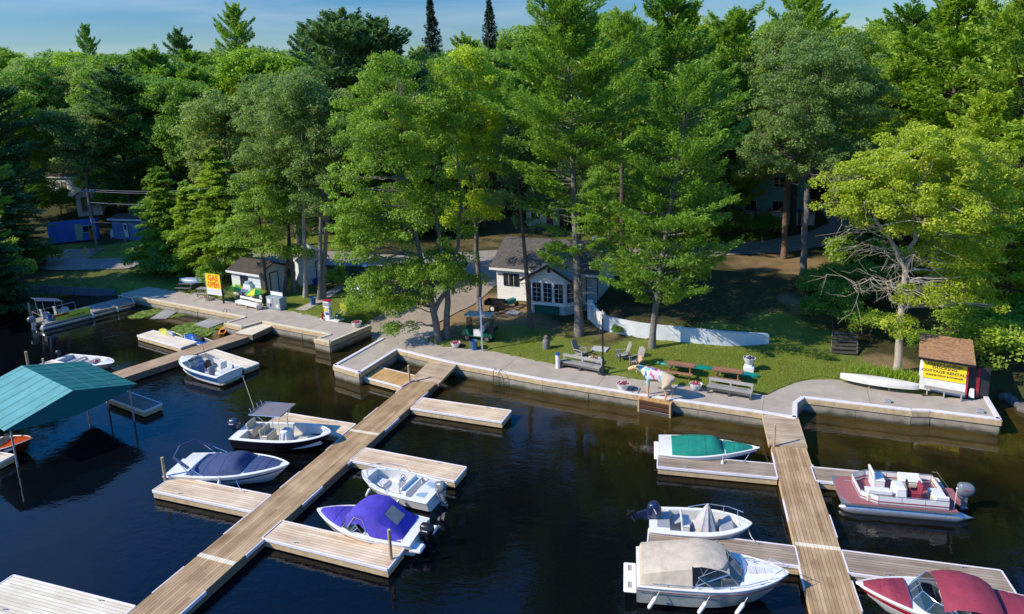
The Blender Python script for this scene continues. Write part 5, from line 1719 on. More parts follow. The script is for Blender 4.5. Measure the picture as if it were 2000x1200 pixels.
MB().tube([(L * .72, .5, 1.25), (L * .76, .42, 1.3), (L * .8, .46, 1.24)], .02, 6).tube([(L * .73, .55, 1.22), (L * .79, .34, 1.22)], .015, 6).build('anchor', GALV, t, smooth=True)

# 4 pontoon boat
t, L = boat('pontoon_boat', 'maroon and cream pontoon boat moored below the upper right finger dock', (1852, 968), (1633, 950), 0.6)
L *= 1.0; B = 2.15; zd = .48
for sg in (-1, 1):
    f = MB().lathe([(.0, -.75), (.07, -.5), (.27, .0), (.27, L - .5), (.2, L - .15), (.04, L + .05)], 14, (0, sg * .78, .12), axis='X')
    f.build('pontoon', ALU, t, smooth=True)
MB().box((L / 2, 0, zd - .05), (L, B, .1)).build('deck_frame', ALU, t)
dk = [(0, -B / 2), (L - .35, -B / 2), (L - .05, -.6), (L, 0), (L - .05, .6), (L - .35, B / 2), (0, B / 2)]
MB().prism(dk, zd + .003, zd + .025).build('carpet_deck', MAROON_F, t)
def fence_panel(p, q, h=.4, mid=True, nm='rail_panel', skin=WHITE, band=True):
    p, q = Vector((*p, zd + .05)), Vector((*q, zd + .05))
    mb = MB().beam(p + Vector((0, 0, h / 2)), q + Vector((0, 0, h / 2)), .02, h - .08)
    o = mb.build(nm, skin, t)
    f = MB()
    up = Vector((0, 0, h))
    f.tube([p, p + up, q + up, q, p], .018, 6)
    n_ = max(1, int((q - p).length / .8))
    for k in range(1, n_):
        c_ = p + (q - p) * k / n_
        f.tube([c_, c_ + up], .016, 6)
    f.build('frame', ALU, o, smooth=True)
    if band:
        MB().beam(p + Vector((0, 0, h * .3)), q + Vector((0, 0, h * .3)), .026, .06).build('decal', MAROON_C, o)
for sg in (-1, 1):
    fence_panel((.35, sg * B * .47), (L * .68, sg * B * .47))
    fence_panel((L * .68, sg * B * .47), (L * .82, sg * B * .3))
fence_panel((L * .82, -B * .3), (L * .82, B * .3))
fence_panel((.3, -B * .47), (.3, B * .1))
for (x, y, sx, sy) in [(L * .66, .62, 1.0, .5), (L * .3, -.55, .9, .5), (.6, .55, .55, .9)]:
    s_ = MB().box((x, y, zd + .2), (sx, sy, .36)).build('bench_seat', CREAM, t, bevel=.05)
    MB().box((x, y, zd + .44), (sx, sy, .1)).build('cushion', WHITE, s_, bevel=.04)
    MB().box((x, y + math.copysign(sy / 2 - .05, y), zd + .52), (sx, .1, .2)).build('backrest', WHITE, s_, bevel=.04)
s_ = MB().box((L * .47, .45, zd + .42), (.5, .75, .62), taper=.88).build('helm_console', WHITE, t, bevel=.06)
MB().lathe([(.16, -.012), (.18, 0), (.16, .012)], 14, (0, 0, 0), axis='X').build('steering_wheel', BLACK, s_).location = (L * .47 - .3, .45, zd + .8)
seat(t, L * .33, .42, zd, MAROON_C, .48, .46, .4)
seat(t, L * .6, -.5, zd, WHITE, .7, .5, .42, face=-1)
rail_loop(t, 'stern_rail', [(.3, B * .47, zd + .6), (.25, B * .3, zd + .8), (.25, -B * .3, zd + .8), (.3, -B * .47, zd + .6)])
MB().box((-.1, 0, zd + .1), (.5, 1.0, .25), taper=.9).build('motor_mount', MAROON_F, t, bevel=.03)
outboard(t, -.35, zd + .1, GREY_ENGINE, s=1.15, stripe=MAROON_C)
MB().tube([(.1, B * .4, zd), (.05, B * .4, zd + .95)], .015, 6).ball((.05, B * .4, zd + .98), .04).build('stern_light', WHITE, t, smooth=True)

# 5 maroon ski boat, cut by the corner
t, L = boat('runabout_boat', 'white and red runabout with maroon covers cut off by the bottom right corner', (2085, 1218), (1672, 1142), 0.8)
H = Hull(L, 2.35, 0.72, 0.88, tm=.4, p=2.0, q=.85)
std_hull(t, H, [WHITE, RED_P, WHITE], [(0.35, 0), (0.75, 1), (1.0, 0)], [(.3, .68, .45, .22)], .16, floor_m=GREY_VINYL, well_m=WHITE_IN)
H.cover(.74, .965, .09, [(.74, .1), (.84, .18), (.965, .02)], n=1.8, seed=8).build('bow_cover', MAROON_C, t, smooth=True)
H.cover(.02, .34, .05, [(.02, .1), (.2, .3), (.34, .35)], n=2.4, seed=9).build('stern_cover', MAROON_C, t, smooth=True)
bm_ = [[(L * x, 1.0 * u, zt - .22 * abs(u) ** 2.4) for u in np.linspace(-1, 1, 11)] for x, zt in [(.32, 1.3), (.36, 1.45), (.46, 1.56), (.54, 1.5), (.6, 1.34)]]
MB().loft(bm_).build('bimini_top', MAROON_C, t, smooth=True)
f = MB()
for sg in (-1, 1):
    for a, b_, zz in ((.44, .35, 1.2), (.46, .5, 1.34), (.48, .58, 1.2)): f.tube([(L * a, sg * 1.05, .8), (L * b_, sg * 1.0, zz)], .014, 6)
f.build('bimini_frame', CHROME, t, smooth=True)
windshield(t, H, [(.56, .92), (.68, .85), (.73, .4), (.735, 0), (.73, -.4), (.68, -.85), (.56, -.92)], .42, .3)
seat(t, L * .52, .5, .3, CREAM, .5, .5, .45); seat(t, L * .52, -.5, .3, CREAM, .5, .5, .45)
MB().box((L * .62, -.5, .62), (.35, .6, .4)).build('dashboard', BLACK, t, bevel=.05)

# 6 black hulled boat with sun top
t, L = boat('centre_console_boat', 'black hulled open fishing boat with grey square sun top above the middle pier', (468, 838), (646, 853), 0.78)
H = Hull(L, 2.15, 0.7, 1.0, tm=.5, p=2.5, q=.75, rake=.1)
std_hull(t, H, [BLACK_P, BLACK_P, WHITE], [(0.97, 1), (1.0, 2)], [(.1, .92, .5, .16)], .16, floor_m=CREAM, well_m=WHITE_IN, rub=WHITE)
MB().box((L * .52, 0, .62), (.62, .7, .75), taper=.85).build('helm_console', WHITE, t, bevel=.08)
seat(t, L * .32, 0, .25, CREAM, .95, .45, .35); MB().box((L * .7, 0, .42), (.6, .7, .32)).build('bow_seat', CREAM, t, bevel=.06)
seat(t, L * .12, .35, .3, CREAM, .8, .35, .4)
MB().box((L * .4, 0, 2.08), (1.9, 1.55, .05), ry=-.04).build('sun_top', mat('grey_top_cloth', (.16, .15, .17), .8, .1, 3, bump=.2), t, bevel=.015)
f = MB()
for sx in (.33, .5):
    for sg in (-1, 1): f.tube([(L * sx, sg * .4, .6), (L * sx, sg * .42, 1.6), (L * (sx + (.04 if sx > .4 else -.06)), sg * .6, 2.05)], .022, 6)
f.tube([(L * .4 - .95, -.78, 2.1), (L * .4 + .95, -.78, 2.1), (L * .4 + .95, .78, 2.1), (L * .4 - .95, .78, 2.1), (L * .4 - .95, -.78, 2.1)], .018, 6)
f.build('top_frame', CHROME, t, smooth=True)
f = MB()
for y in (-.5, -.2, .15, .5): f.tube([(L * .4 - .98, y, 2.1), (L * .4 - 1.05, y, 2.32)], .025, 6)
f.build('rod_holder', ALU, t, smooth=True)
MB().tube([(L * .4 - 1.0, .5, 2.2), (L * .4 - 1.4, .65, 3.3), (L * .4 - 1.7, .75, 4.2)], [.012, .008, .004], 5).build('fishing_rod', BLACK, t)
outboard(t, -.02, .68, NAVY_ENGINE, s=1.25, stripe=WHITE)

# 7 navy covered runabout
t, L = boat('runabout_boat', 'white runabout under navy covers with folded arch, left of the middle pier', (352, 905), (565, 913), 0.7)
H = Hull(L, 2.3, 0.65, 0.88, tm=.4, p=2.0, q=.82)
std_hull(t, H, [WHITE, NAVY_P, WHITE], [(0.45, 0), (0.62, 1), (1.0, 0)], [], .12)
H.cover(.16, .64, .1, [(.16, .06), (.35, .32), (.5, .5), (.57, .46), (.64, .12)], n=2.6, seed=12).build('cockpit_cover', NAVY_C, t, smooth=True)
H.cover(.66, .93, .14, [(.66, .05), (.8, .12), (.93, .02)], n=1.8, seed=13).build('bow_cover', NAVY_C, t, smooth=True)
arch = [(L * .33, -1.1, .75), (L * .2, -1.05, 1.1), (L * .06, -.85, 1.5), (L * .02, 0, 1.62), (L * .06, .85, 1.5), (L * .2, 1.05, 1.1), (L * .33, 1.1, .75)]
MB().tube(arch[1:-1], .07, 8).build('folded_bimini', NAVY_C, t, smooth=True)
rail_loop(t, 'bimini_frame', arch, .016, posts=[((L * .22, sg * 1.08, .7), (L * .1, sg * .95, 1.38)) for sg in (-1, 1)])
MB().box((-.2, 0, .42), (.5, 1.7, .08)).build('swim_platform', WHITE, t, bevel=.03)
fender(t, L * .48, -1.2, .35)

# 8 white open centre console
t, L = boat('centre_console_boat', 'small all white open boat with white console right of the middle pier', (853, 962), (709, 926), 0.62)
H = Hull(L, 1.95, 0.58, 0.78, tm=.45, p=2.2, q=.75, rake=.08)
std_hull(t, H, [WHITE, WHITE, WHITE], [(0.5, 0), (1.0, 1)], [(.22, .86, .38, .16)], .16, floor_m=WHITE_IN)
MB().box((L * .5, 0, .55), (.55, .6, .68), taper=.85).build('helm_console', WHITE, t, bevel=.07)
f = MB(); f.tube([(L * .5 - .3 + .1 * math.cos(a), .15 * math.sin(a), .95 + .12 * math.cos(a)) for a in np.linspace(0, 6.283, 15)], .014, 5)
f.build('steering_wheel', BLACK, t, smooth=True)
seat(t, L * .33, 0, .2, WHITE, 1.3, .3, .2, face=-1); MB().box((L * .72, 0, .36), (.5, .6, .24)).build('bow_seat', WHITE_IN, t, bevel=.06)
MB().box((L * .13, 0, .62), (.45, 1.2, .03)).build('motor_well', PALEBLUE, t)
for sg in (-1, 1):
    rail_loop(t, 'side_rail', [(L * .5, sg * .93, .66), (L * .55, sg * .93, .86), (L * .75, sg * .82, .92), (L * .95, sg * .35, .98), (L * 1.0, 0, .98)], posts=[((L * a, sg * (H.w(a) - .04), H.z(a)), (L * a, sg * (H.w(a) - .05), .9)) for a in (.65, .8)])
for x in (.35, .78): fender(t, L * x, H.w(x) + .12, .35, .5, -.5)
outboard(t, -.02, .55, GREY_ENGINE, s=1.0, tilt=.25)

# 9 blue violet covered boat
t, L = boat('runabout_boat', 'white boat wrapped in blue violet canvas with a raised rear tent and clear window', (820, 1038), (621, 1001), 0.7)
H = Hull(L, 2.05, 0.66, 0.86, tm=.4, p=2.0, q=.85)
std_hull(t, H, [WHITE, DKRED_P, WHITE], [(0.45, 0), (0.62, 1), (1.0, 0)], [(.45, .66, .3, .18)], .14, floor_m=DARK)
H.cover(.67, .955, .1, [(.67, .08), (.82, .16), (.955, .02)], n=1.8, seed=15).build('bow_cover', PURPLE_C, t, smooth=True)
cv = MB()
rows = []
for x, zt, w in [(.1, .78, .7), (.2, 1.15, .72), (.3, 1.45, .78), (.36, 1.6, .8), (.47, 1.63, .78), (.56, 1.5, .74), (.62, 1.28, .7)]:
    lowz = H.z(x) + .05 if x < .38 else zt - .45
    r = [(L * x, -(H.w(x) - .1 if x < .38 else w * 1.1), lowz)] + [(L * x, w * u, zt - .1 * abs(u) ** 3.5) for u in np.linspace(-1, 1, 11)] + [(L * x, (H.w(x) - .1 if x < .38 else w * 1.1), lowz)]
    rows.append(r)
cv.loft(rows)
cv.loft([rows[0], [(p[0] - .05, p[1], .7) for p in rows[0]]])
cv.build('canvas_tent', PURPLE_C, t, smooth=True)
MB().add([(L * .17, -.36, 1.04 + .035), (L * .17, .36, 1.04 + .035), (L * .285, .34, 1.4 + .05), (L * .285, -.34, 1.4 + .05)], [(0, 1, 2, 3)]).build('clear_window', CLEAR, t)
for sg in (-1, 1):
    f = MB()
    f.tube([(L * .4, sg * .92, .8), (L * .44, sg * .82, 1.35), (L * .52, sg * .8, 1.42), (L * .6, sg * .86, .85)], .018, 6)
    f.tube([(L * .44, sg * .92, .8), (L * .55, sg * .78, 1.3)], .012, 6); f.tube([(L * .56, sg * .92, .8), (L * .46, sg * .78, 1.35)], .012, 6)
    f.build('canopy_frame', CHROME, t, smooth=True)
windshield(t, H, [(.55, .92), (.66, .82), (.7, .4), (.705, 0), (.7, -.4), (.66, -.82), (.55, -.92)], .38, .3)
for sg in (-1, 1): MB().box((-.16, sg * .62, .4), (.55, .5, .16)).build('swim_platform', WHITE, t, bevel=.05)
outboard(t, -.04, .5, BLACK, s=1.05, stripe=WHITE)

# 10 blue and white fishing boat
t, L = boat('fishing_boat', 'blue and white open fishing boat full of gear with a tall rod', (449, 728), (353, 701), 0.7)
L *= .97
H = Hull(L, 2.25, 0.7, 0.9, tm=.45, p=2.4, q=.75)
std_hull(t, H, [WHITE, BLUE_P, WHITE], [(0.3, 0), (0.85, 1), (1.0, 0)], [(.06, .8, .5, .14)], .14, floor_m=GREY_VINYL)
seat(t, L * .28, .45, .2, GREY_VINYL); seat(t, L * .28, -.45, .2, WHITE, .5, .5, .45)
seat(t, L * .5, .45, .2, BLUE_P, .45, .45, .4)
MB().box((L * .12, 0, .5), (.7, 1.1, .5), taper=.9).build('motor_box', WHITE_IN, t, bevel=.06)
MB().box((L * .6, -.5, .55), (.4, .5, .5), taper=.8).build('helm_console', BLACK, t, bevel=.05)
MB().box((L * .42, -.1, .4), (.35, .35, .35)).build('tackle_box', WHITE, t, bevel=.03)
windshield(t, H, [(.58, .9), (.7, .8), (.74, .3), (.74, -.3), (.7, -.8), (.58, -.9)], .35, .25)
MB().box((-.16, .0, .2), (.35, 1.7, .06)).build('swim_platform', POST_WOOD, t, bevel=.01)
MB().tube([(L * .42, 0, .6), (L * .46, .1, 2.0), (L * .5, .15, 3.4)], [.016, .01, .005], 5).build('fishing_rod', BLACK, t)
MB().tube([(L * .6, .3, .6), (L * .62, .4, 1.6)], [.012, .006], 5).build('antenna', WHITE, t)

# 11 jet skis
YEL_P = mat('yellow_gelcoat', (.55, .5, .06), .3, .08, 4, coat=.4)
for (st, bw, m1, m2, lab) in (((345, 660), (312, 646), YEL_P, WHITE, 'yellow and white jet ski moored at the pale finger dock'), ((404, 669), (345, 652), BLUE_P, WHITE, 'blue and white jet ski beside the brown pier')):
    t, L = boat('jet_ski', lab, st, bw, .4, 'jet ski', 'jet skis at the pale finger dock')
    L = min(max(L, 2.3), 3.0)
    H = Hull(L, 1.1, .34, .48, tm=.4, p=2, q=.8, tip=.1)
    std_hull(t, H, [m2, m2], [(.5, 0), (1, 1)], [], .08, deck_m=m1, rub=m2)
    H.cover(.35, .97, .18, [(.35, .1), (.55, .34), (.75, .3), (.97, .02)], n=1.8, seed=3).build('hood', m1, t, smooth=True)
    MB().box((L * .32, 0, .58), (L * .42, .34, .28), taper=.75).build('saddle', BLACK if m1 is BLUE_P else GREY_VINYL, t, bevel=.06)
    MB().tube([(L * .53, -.34, .92), (L * .57, 0, .88), (L * .53, .34, .92)], .025, 6).tube([(L * .57, 0, .6), (L * .57, 0, .88)], .05, 6).build('handlebar', BLACK, t, smooth=True)

# 12 work pontoon with yellow banner
t, L = boat('work_pontoon', 'long grey work pontoon with yellow banner and half roof moored off the gas quay', (76, 630), (252, 587), 0.55)
B = 2.7; zd = .6
for sg in (-1, 1):
    MB().lathe([(.0, -.3), (.3, -.1), (.3, L - .5), (.12, L + .1)], 12, (0, sg * .9, .18), axis='X').build('pontoon', ALU, t, smooth=True)
MB().box((L / 2, 0, zd - .06), (L, B, .12)).build('deck_frame', ALU, t)
MB().box((L / 2, 0, zd + .02), (L - .06, B - .08, .03)).build('deck', plank_mat('deck_boards_grey', (.2, .18, .15), (.36, .33, .29), .2, 'Y'), t)
YEL = mat('yellow_sign_paint', (0.75, 0.6, 0.015), 0.55, 0.05, 3)
LIME = mat('lime_banner', (0.62, 0.7, 0.05), 0.7, 0.06, 3)
bn = MB().box((L * .3, -B / 2 - .03, zd + .33), (L * .36, .03, .56)).build('banner', LIME, t)
MB().box((L * .17, -B / 2 - .05, zd + .5), (L * .17, .012, .22)).build('orange_panel', mat('orange_paint', (.75, .22, .01), .6, .05), bn)
text_mesh('FOR HIRE', .25, 'lettering', mat('dark_red_lettering', (.2, .01, .01), .6, .05), bn, frame_from((L * .17, -B / 2 - .06, zd + .5), (1, 0, 0), (0, 0, 1)), .01, 1.0)
text_mesh('BARGE SERVICE', .2, 'lettering', mat('green_lettering', (.05, .12, .03), .6, .05), bn, frame_from((L * .33, -B / 2 - .05, zd + .2), (1, 0, 0), (0, 0, 1)), .008, 1.0)
for k, (x, y) in enumerate([(L * .1, .6), (L * .1, -.6), (L * .24, .6)]): seat(t, x, y, zd, BLUE_P if k % 2 else GREY_VINYL, .6, .6, .45, face=1)
MB().box((L * .26, -.5, zd + .45), (.5, .7, .85), taper=.85).build('helm_console', PALEBLUE, t, bevel=.05)
MB().box((L * .12, 0, zd + 1.75), (1.9, 1.9, .05), ry=.28).build('half_roof', NAVY_C, t, bevel=.01)
f = MB()
for sg in (-1, 1):
    f.tube([(L * .05, sg * .9, zd), (L * .03, sg * .9, zd + 1.95)], .02, 6); f.tube([(L * .24, sg * .9, zd), (L * .22, sg * .9, zd + 1.5)], .02, 6)
f.build('roof_frame', ALU, t, smooth=True)
rail_loop(t, 'stern_rail', [(0, -B / 2 + .05, zd + .05), (0, -B / 2 + .05, zd + .7), (0, B / 2 - .05, zd + .7), (0, B / 2 - .05, zd + .05)], .02, m=ALU)
rail_loop(t, 'side_rail', [(0, B / 2 - .05, zd + .7), (L * .45, B / 2 - .05, zd + .7), (L * .45, B / 2 - .05, zd)], .02, m=ALU)
rail_loop(t, 'bow_rail', [(L - .35, B / 2 - .1, zd), (L - .35, B / 2 - .1, zd + .35), (L - .3, B / 4, zd + .4), (L - .1, 0, zd + .3), (L - .1, -B / 3, zd + .38), (L - .1, -B / 2 + .1, zd)], .035, m=WHITE)
for k in (.5, .78): fender(t, L * k, -B / 2 - .1, .35)
outboard(t, -.2, zd, GREY_ENGINE, s=1.1)

# 13 flat white skiff
t, L = boat('skiff', 'flat white skiff with small dark outboard seen past the boathouse roof', (118, 699), (222, 712), 0.35)
H = Hull(L, 1.7, .34, .48, tm=.5, p=2.6, q=.8, tip=.06)
std_hull(t, H, [WHITE, WHITE], [(.5, 0), (1, 1)], [(.08, .8, .22, .1)], .1, floor_m=GREY_VINYL)
for x in (.3, .55): MB().box((L * x, 0, .32), (.25, 1.35, .05)).build('thwart', GREY_VINYL, t)
MB().ball((L * .62, .25, .3), (.18, .16, .12)).build('fuel_can', RED_P, t, smooth=True)
MB().box((L * .7, -.2, .26), (.3, .3, .2)).build('tackle_box', BLUE_P, t, bevel=.02)
outboard(t, 0, .36, BLACK, s=.75, tilt=.4)

# 14 varnished red boat under the boathouse
t, L = boat('wooden_boat', 'dark red boat with bright orange foredeck lying under the green boathouse roof', (-75, 872), (64, 860), 0.62)
H = Hull(L, 1.7, .5, .75, tm=.45, p=2.0, q=.85)
mhog = mat('varnished_red_wood', (.16, .018, .012), .22, .2, 4, coat=.6)
std_hull(t, H, [mhog, mhog], [(.5, 0), (1, 1)], [(.08, .62, .3, .14)], .14, deck_m=mat('orange_red_deck', (.5, .07, .015), .3, .15, 5, coat=.4), well_m=GREY_VINYL, rub=WHITE)
windshield(t, H, [(.55, .85), (.62, .6), (.64, 0), (.62, -.6), (.55, -.85)], .3, .15)
MB().add([(L * .7, -H.w(.7) - .01, .38), (L * .8, -H.w(.8) * .97 - .01, .42), (L * .8, -H.w(.8) - .012, .55), (L * .7, -H.w(.7) - .01, .52)], [(0, 1, 2, 3)]).build('bow_decal', WHITE, t)

# 15 orange canoe end at the brown pier
t, L = boat('kayak', 'bright orange kayak nose poking up beside the brown pier', (432, 652), (438, 640), .3, 'kayak')
H = Hull(1.9, .6, .25, .34, tm=.5, p=2, q=.8, sw=.6)
std_hull(t, H, [mat('orange_plastic', (.7, .22, .01), .4, .08), MAT['orange_plastic']], [(.5, 0), (1, 1)], [(.1, .5, .15, .1)], .1, deck_m=MAT['orange_plastic'], well_m=BLACK, rub=MAT['orange_plastic'])

# ropes from boats to docks
def rope(label, a, b, m=ROPE, r=.014, sag=.12):
    a, b = Vector(a), Vector(b)
    pts = [a.lerp(b, k / 8) - Vector((0, 0, sag * math.sin(math.pi * k / 8))) for k in range(9)]
    o = MB().tube([p - a for p in pts], r, 5).build('mooring_rope', m, None, smooth=True)
    o.location = a
    return tag(o, label, 'rope', 'mooring ropes')
rope('white rope from the bow of the teal covered boat', at(1469, 872, .8), at(1452, 902, .5))
rope('white rope from the stern of the teal covered boat', at(1304, 886, .6), at(1297, 895, .47), sag=.03)
rope('white rope from the bow of the boat with the peaked grey cover', at(1459, 1027, .75), at(1475, 1058, .5))
rope('blue rope from the navy covered boat to its finger dock', at(459, 932, .6), at(471, 956, .48), BLUEROPE)
rope('white rope from the red boat under the boathouse', at(60, 851, .7), at(12, 884, .5), sag=.05)
rope('thin line from the fishing boat stern down to the black hulled boat rods', at(474, 735, .3), at(497, 800, 2.1), sag=.02, r=.008)
# ------------------------------------------------------------------ buildings
SIDING = plank_mat('white_clapboard', (.68, .68, .66), (.82, .82, .8), .16, 'Z', gap=.75)
ROOF_D = mat('dark_shingles', (.055, .042, .036), .95, .3, 5, bump=.8, bscale=20, dirt=(.13, .075, .04), dirt_amt=.6)
ROOF_G = mat('grey_shingles', (.3, .29, .28), .95, .2, 5, bump=.6, bscale=20, dirt=(.16, .14, .12), dirt_amt=.5)
NEEDLES = mat('needle_strewn_roof', (.36, .19, .09), .95, .35, 6, bump=1, bscale=25, dirt=(.1, .07, .05), dirt_amt=.8)
NAVY_TRIM = mat('navy_trim', (.012, .018, .05), .5, .1)
GREEN_DOOR = mat('green_door_paint', (.01, .1, .065), .5, .1, 3)
BLOCK = mat('painted_block', (.42, .42, .42), .85, .12, 5, bump=.3, dirt=(.25, .24, .22), dirt_amt=.4)
BLUE_SIDE = plank_mat('blue_siding', (.1, .2, .38), (.14, .27, .46), .16, 'Z', gap=.7)
BLUE_STEEL = mat('blue_container_steel', (.02, .1, .36), .5, .15, 3)
TEAL_SIDE = plank_mat('teal_siding', (.16, .36, .4), (.22, .46, .5), .16, 'Z', gap=.7)

def window(t, c, xd, up, w, h, frame_m=NAVY_TRIM, bars=(2, 4), bar_m=WHITE_PAINT, off=.02, depth=.06):
    """frame proud of the wall, with pane and glazing bars; c centre, xd right direction along the wall"""
    c, xd, up = Vector(c), Vector(xd).normalized(), Vector(up)
    nrm = xd.cross(up).normalized()
    M = frame_from(c + nrm * off, xd, up)
    f = MB(); f.M = M
    e = .07
    f.box((0, h / 2, 0), (w + e, e, depth)).box((0, -h / 2, 0), (w + e, e, depth)).box((-w / 2, 0, 0), (e, h - e, depth)).box((w / 2, 0, 0), (e, h - e, depth))
    o = f.build('window', frame_m, t)
    p = MB(); p.M = M; p.box((0, 0, -.012), (w - e, h - e, .02)); p.build('pane', PANE, o)
    if bars:
        b = MB(); b.M = M
        for i in range(1, bars[0]): b.box((-w / 2 + w * i / bars[0], 0, .008), (.03, h - e, .02))
        for j in range(1, bars[1]): b.box((0, -h / 2 + h * j / bars[1], .011), (w - e, .03, .02))
        b.build('glazing_bars', bar_m, o)
    return o
def door(t, c, xd, w, h, m, frame_m=NAVY_TRIM, off=.02, glass=False):
    c, xd = Vector(c), Vector(xd).normalized(); up = Vector((0, 0, 1)); nrm = xd.cross(up).normalized()
    M = frame_from(c + nrm * off + up * (h / 2), xd, up)
    f = MB(); f.M = M; f.box((0, 0, 0), (w, h, .05)); o = f.build('door', m, t)
    g = MB(); g.M = M
    g.box((-w / 2 - .04, 0, 0), (.08, h + .1, .09)).box((w / 2 + .04, 0, 0), (.08, h + .1, .09)).box((0, h / 2 + .05, 0), (w, .09, .09)); g.build('frame', frame_m, o)
    k = MB(); k.M = M; k.ball((w / 2 - .1, -.05, .06), .035); k.build('handle', CHROME, o, smooth=True)
    if glass:
        q = MB(); q.M = M; q.box((0, h * .2, .03), (w * .5, h * .32, .02)); q.build('pane', PANE, o)
    return o
def gable_house(name, label, cat, loc, rot, W, D, h, rise, wall_m, roof_m, ridge='x', eave=.3, found=None, roof_t=.12):
    """front faces local -y; W along x, D along y; ridge along x or y"""
    t = thing(name, label, cat, loc, rot)
    w = MB()
    if ridge == 'x':
        prof = [(-D / 2, -.6), (D / 2, -.6), (D / 2, h), (0, h + rise), (-D / 2, h)]
        for s_ in (-1, 1): w.add([(s_ * W / 2, a, b) for a, b in prof], [tuple(range(5))])
        for s_ in (-1, 1): w.add([(-W / 2, s_ * D / 2, -.6), (W / 2, s_ * D / 2, -.6), (W / 2, s_ * D / 2, h), (-W / 2, s_ * D / 2, h)], [(0, 1, 2, 3)])
    else:
        prof = [(-W / 2, -.6), (W / 2, -.6), (W / 2, h), (0, h + rise), (-W / 2, h)]
        for s_ in (-1, 1): w.add([(a, s_ * D / 2, b) for a, b in prof], [tuple(range(5))])
        for s_ in (-1, 1): w.add([(s_ * W / 2, -D / 2, -.6), (s_ * W / 2, D / 2, -.6), (s_ * W / 2, D / 2, h), (s_ * W / 2, -D / 2, h)], [(0, 1, 2, 3)])
    w.build('wall', wall_m, t)
    r = MB()
    half = (D if ridge == 'x' else W) / 2
    ln = (W if ridge == 'x' else D) / 2 + eave
    sl = rise / half
    for s_ in (-1, 1):
        a = (0, h + rise + .02); b = (s_ * (half + eave), h - sl * eave + .02)
        for (p, q) in ((a, b),):
            v = []
            for dz in (0, roof_t):
                for e in (-ln, ln):
                    for c in (p, q):
                        v.append((e, c[0], c[1] + dz) if ridge == 'x' else (c[0], e, c[1] + dz))
            r.add(v, [(0, 1, 3, 2), (4, 6, 7, 5), (0, 4, 5, 1), (1, 5, 7, 3), (3, 7, 6, 2), (2, 6, 4, 0)])
    r.build('roof', roof_m, t)
    fb = MB()
    for s_ in (-1, 1):
        if ridge == 'x': fb.box((0, s_ * (half + eave), h - sl * eave + .02), (2 * ln + .04, .04, .2))
        else: fb.box((s_ * (half + eave), 0, h - sl * eave + .02), (.04, 2 * ln + .04, .2))
    fb.build('fascia', WHITE_PAINT if roof_m is not NEEDLES else BLACK, t)
    return t

# --- the white cottage
ANG = R(-24)
cl = on_ground(972, 585); cz = 1.25
ca, sa = math.cos(ANG), math.sin(ANG)
W_, D_ = 8.6, 6.0
cc = Vector((cl.x + ca * W_ / 2 - sa * D_ / 2, cl.y + sa * W_ / 2 + ca * D_ / 2, cz))
cot = gable_house('cottage', 'white clapboard cottage with a windowed front bay under the tall pine', 'house', cc, ANG, W_, D_, 3.1, 1.7, SIDING, mat('greying_shingles', (.09, .08, .072), .95, .3, 5, bump=.8, bscale=20, dirt=(.07, .042, .025), dirt_amt=.9), 'x', .45)
# bay: local coordinates of the cottage; front wall at y=-D_/2
by = -D_ / 2
def loc_of(px, py, z):
    p = at(px, py, z) - cc; return Vector((p.x * ca + p.y * sa, -p.x * sa + p.y * ca, p.z))
pa, pb = loc_of(1028, 600, cz + .85), loc_of(1097, 603, cz + .85)
x0, x1 = pa.x, pb.x
yb = (pa.y + pb.y) / 2
yb = min(by - 1.5, max(by - 2.4, yb))
foot = [(x0 - .45, by), (x0 - .45, yb + .5), (x0, yb), (x1, yb), (x1 + .75, yb + .75), (x1 + .75, by)]
hb = 2.85
b = MB(); b.prism(foot, .75, hb); 
b.add([(x0 - .45, yb + .02, hb), (x1 + .75, yb + .02, hb), ((x0 + x1) / 2 + .15, yb + .02, hb + 1.15)], [(0, 1, 2)])
b.add([(x0, yb, hb), (x1, yb, hb), ((x0 + x1) / 2 + .15, yb, hb + 1.1)], [(0, 1, 2)])
b.build('bay_wall', SIDING, cot)
MB().prism([(a * .985 + .02, c + .04) for a, c in foot], -.8, .75).build('foundation', BLOCK, cot)
xm = (x0 + x1) / 2 + .15
r = MB()
hw = (x1 - x0) / 2 + .95
for s_ in (-1, 1):
    p = [(xm, yb - .35, hb + 1.2), (xm + s_ * hw, yb - .35, hb - .12), (xm + s_ * hw, by + 1.5, hb - .12), (xm, by + 2.6, hb + 1.2)]
    r.add([(a, c, z_ + dz) for dz in (0, .1) for a, c, z_ in p], [(0, 1, 2, 3), (7, 6, 5, 4), (0, 4, 5, 1), (1, 5, 6, 2), (2, 6, 7, 3), (3, 7, 4, 0)])
r.build('bay_roof', ROOF_G, cot)
f = MB()
for s_ in (-1, 1): f.beam((xm, yb - .37, hb + 1.2), (xm + s_ * hw, yb - .37, hb - .12), .04, .2)
f.build('bargeboard', ROOF_D, cot)
wz = 1.8
for k in range(3):
    window(cot, (x0 + (x1 - x0) * (k + .5) / 3, yb, wz), (1, 0, 0), (0, 0, 1), (x1 - x0) / 3 * .66, 1.42)
window(cot, (x1 + .4, yb + .4, wz), (1, 1, 0), (0, 0, 1), .6, 1.42)
window(cot, (x0 - .24, yb + .26, wz), (1, -1, 0), (0, 0, 1), .42, 1.42)
window(cot, (-W_ / 2 + 1.35, by, 1.9), (1, 0, 0), (0, 0, 1), 1.35, 1.0, NAVY_TRIM, (3, 1))
window(cot, (xm, yb - .01, hb + .75), (1, 0, 0), (0, 0, 1), .16, .25, NAVY_TRIM, None)
door(cot, (x1 + 1.5, by, .55), (1, 0, 0), .85, 2.0, PALEBLUE)
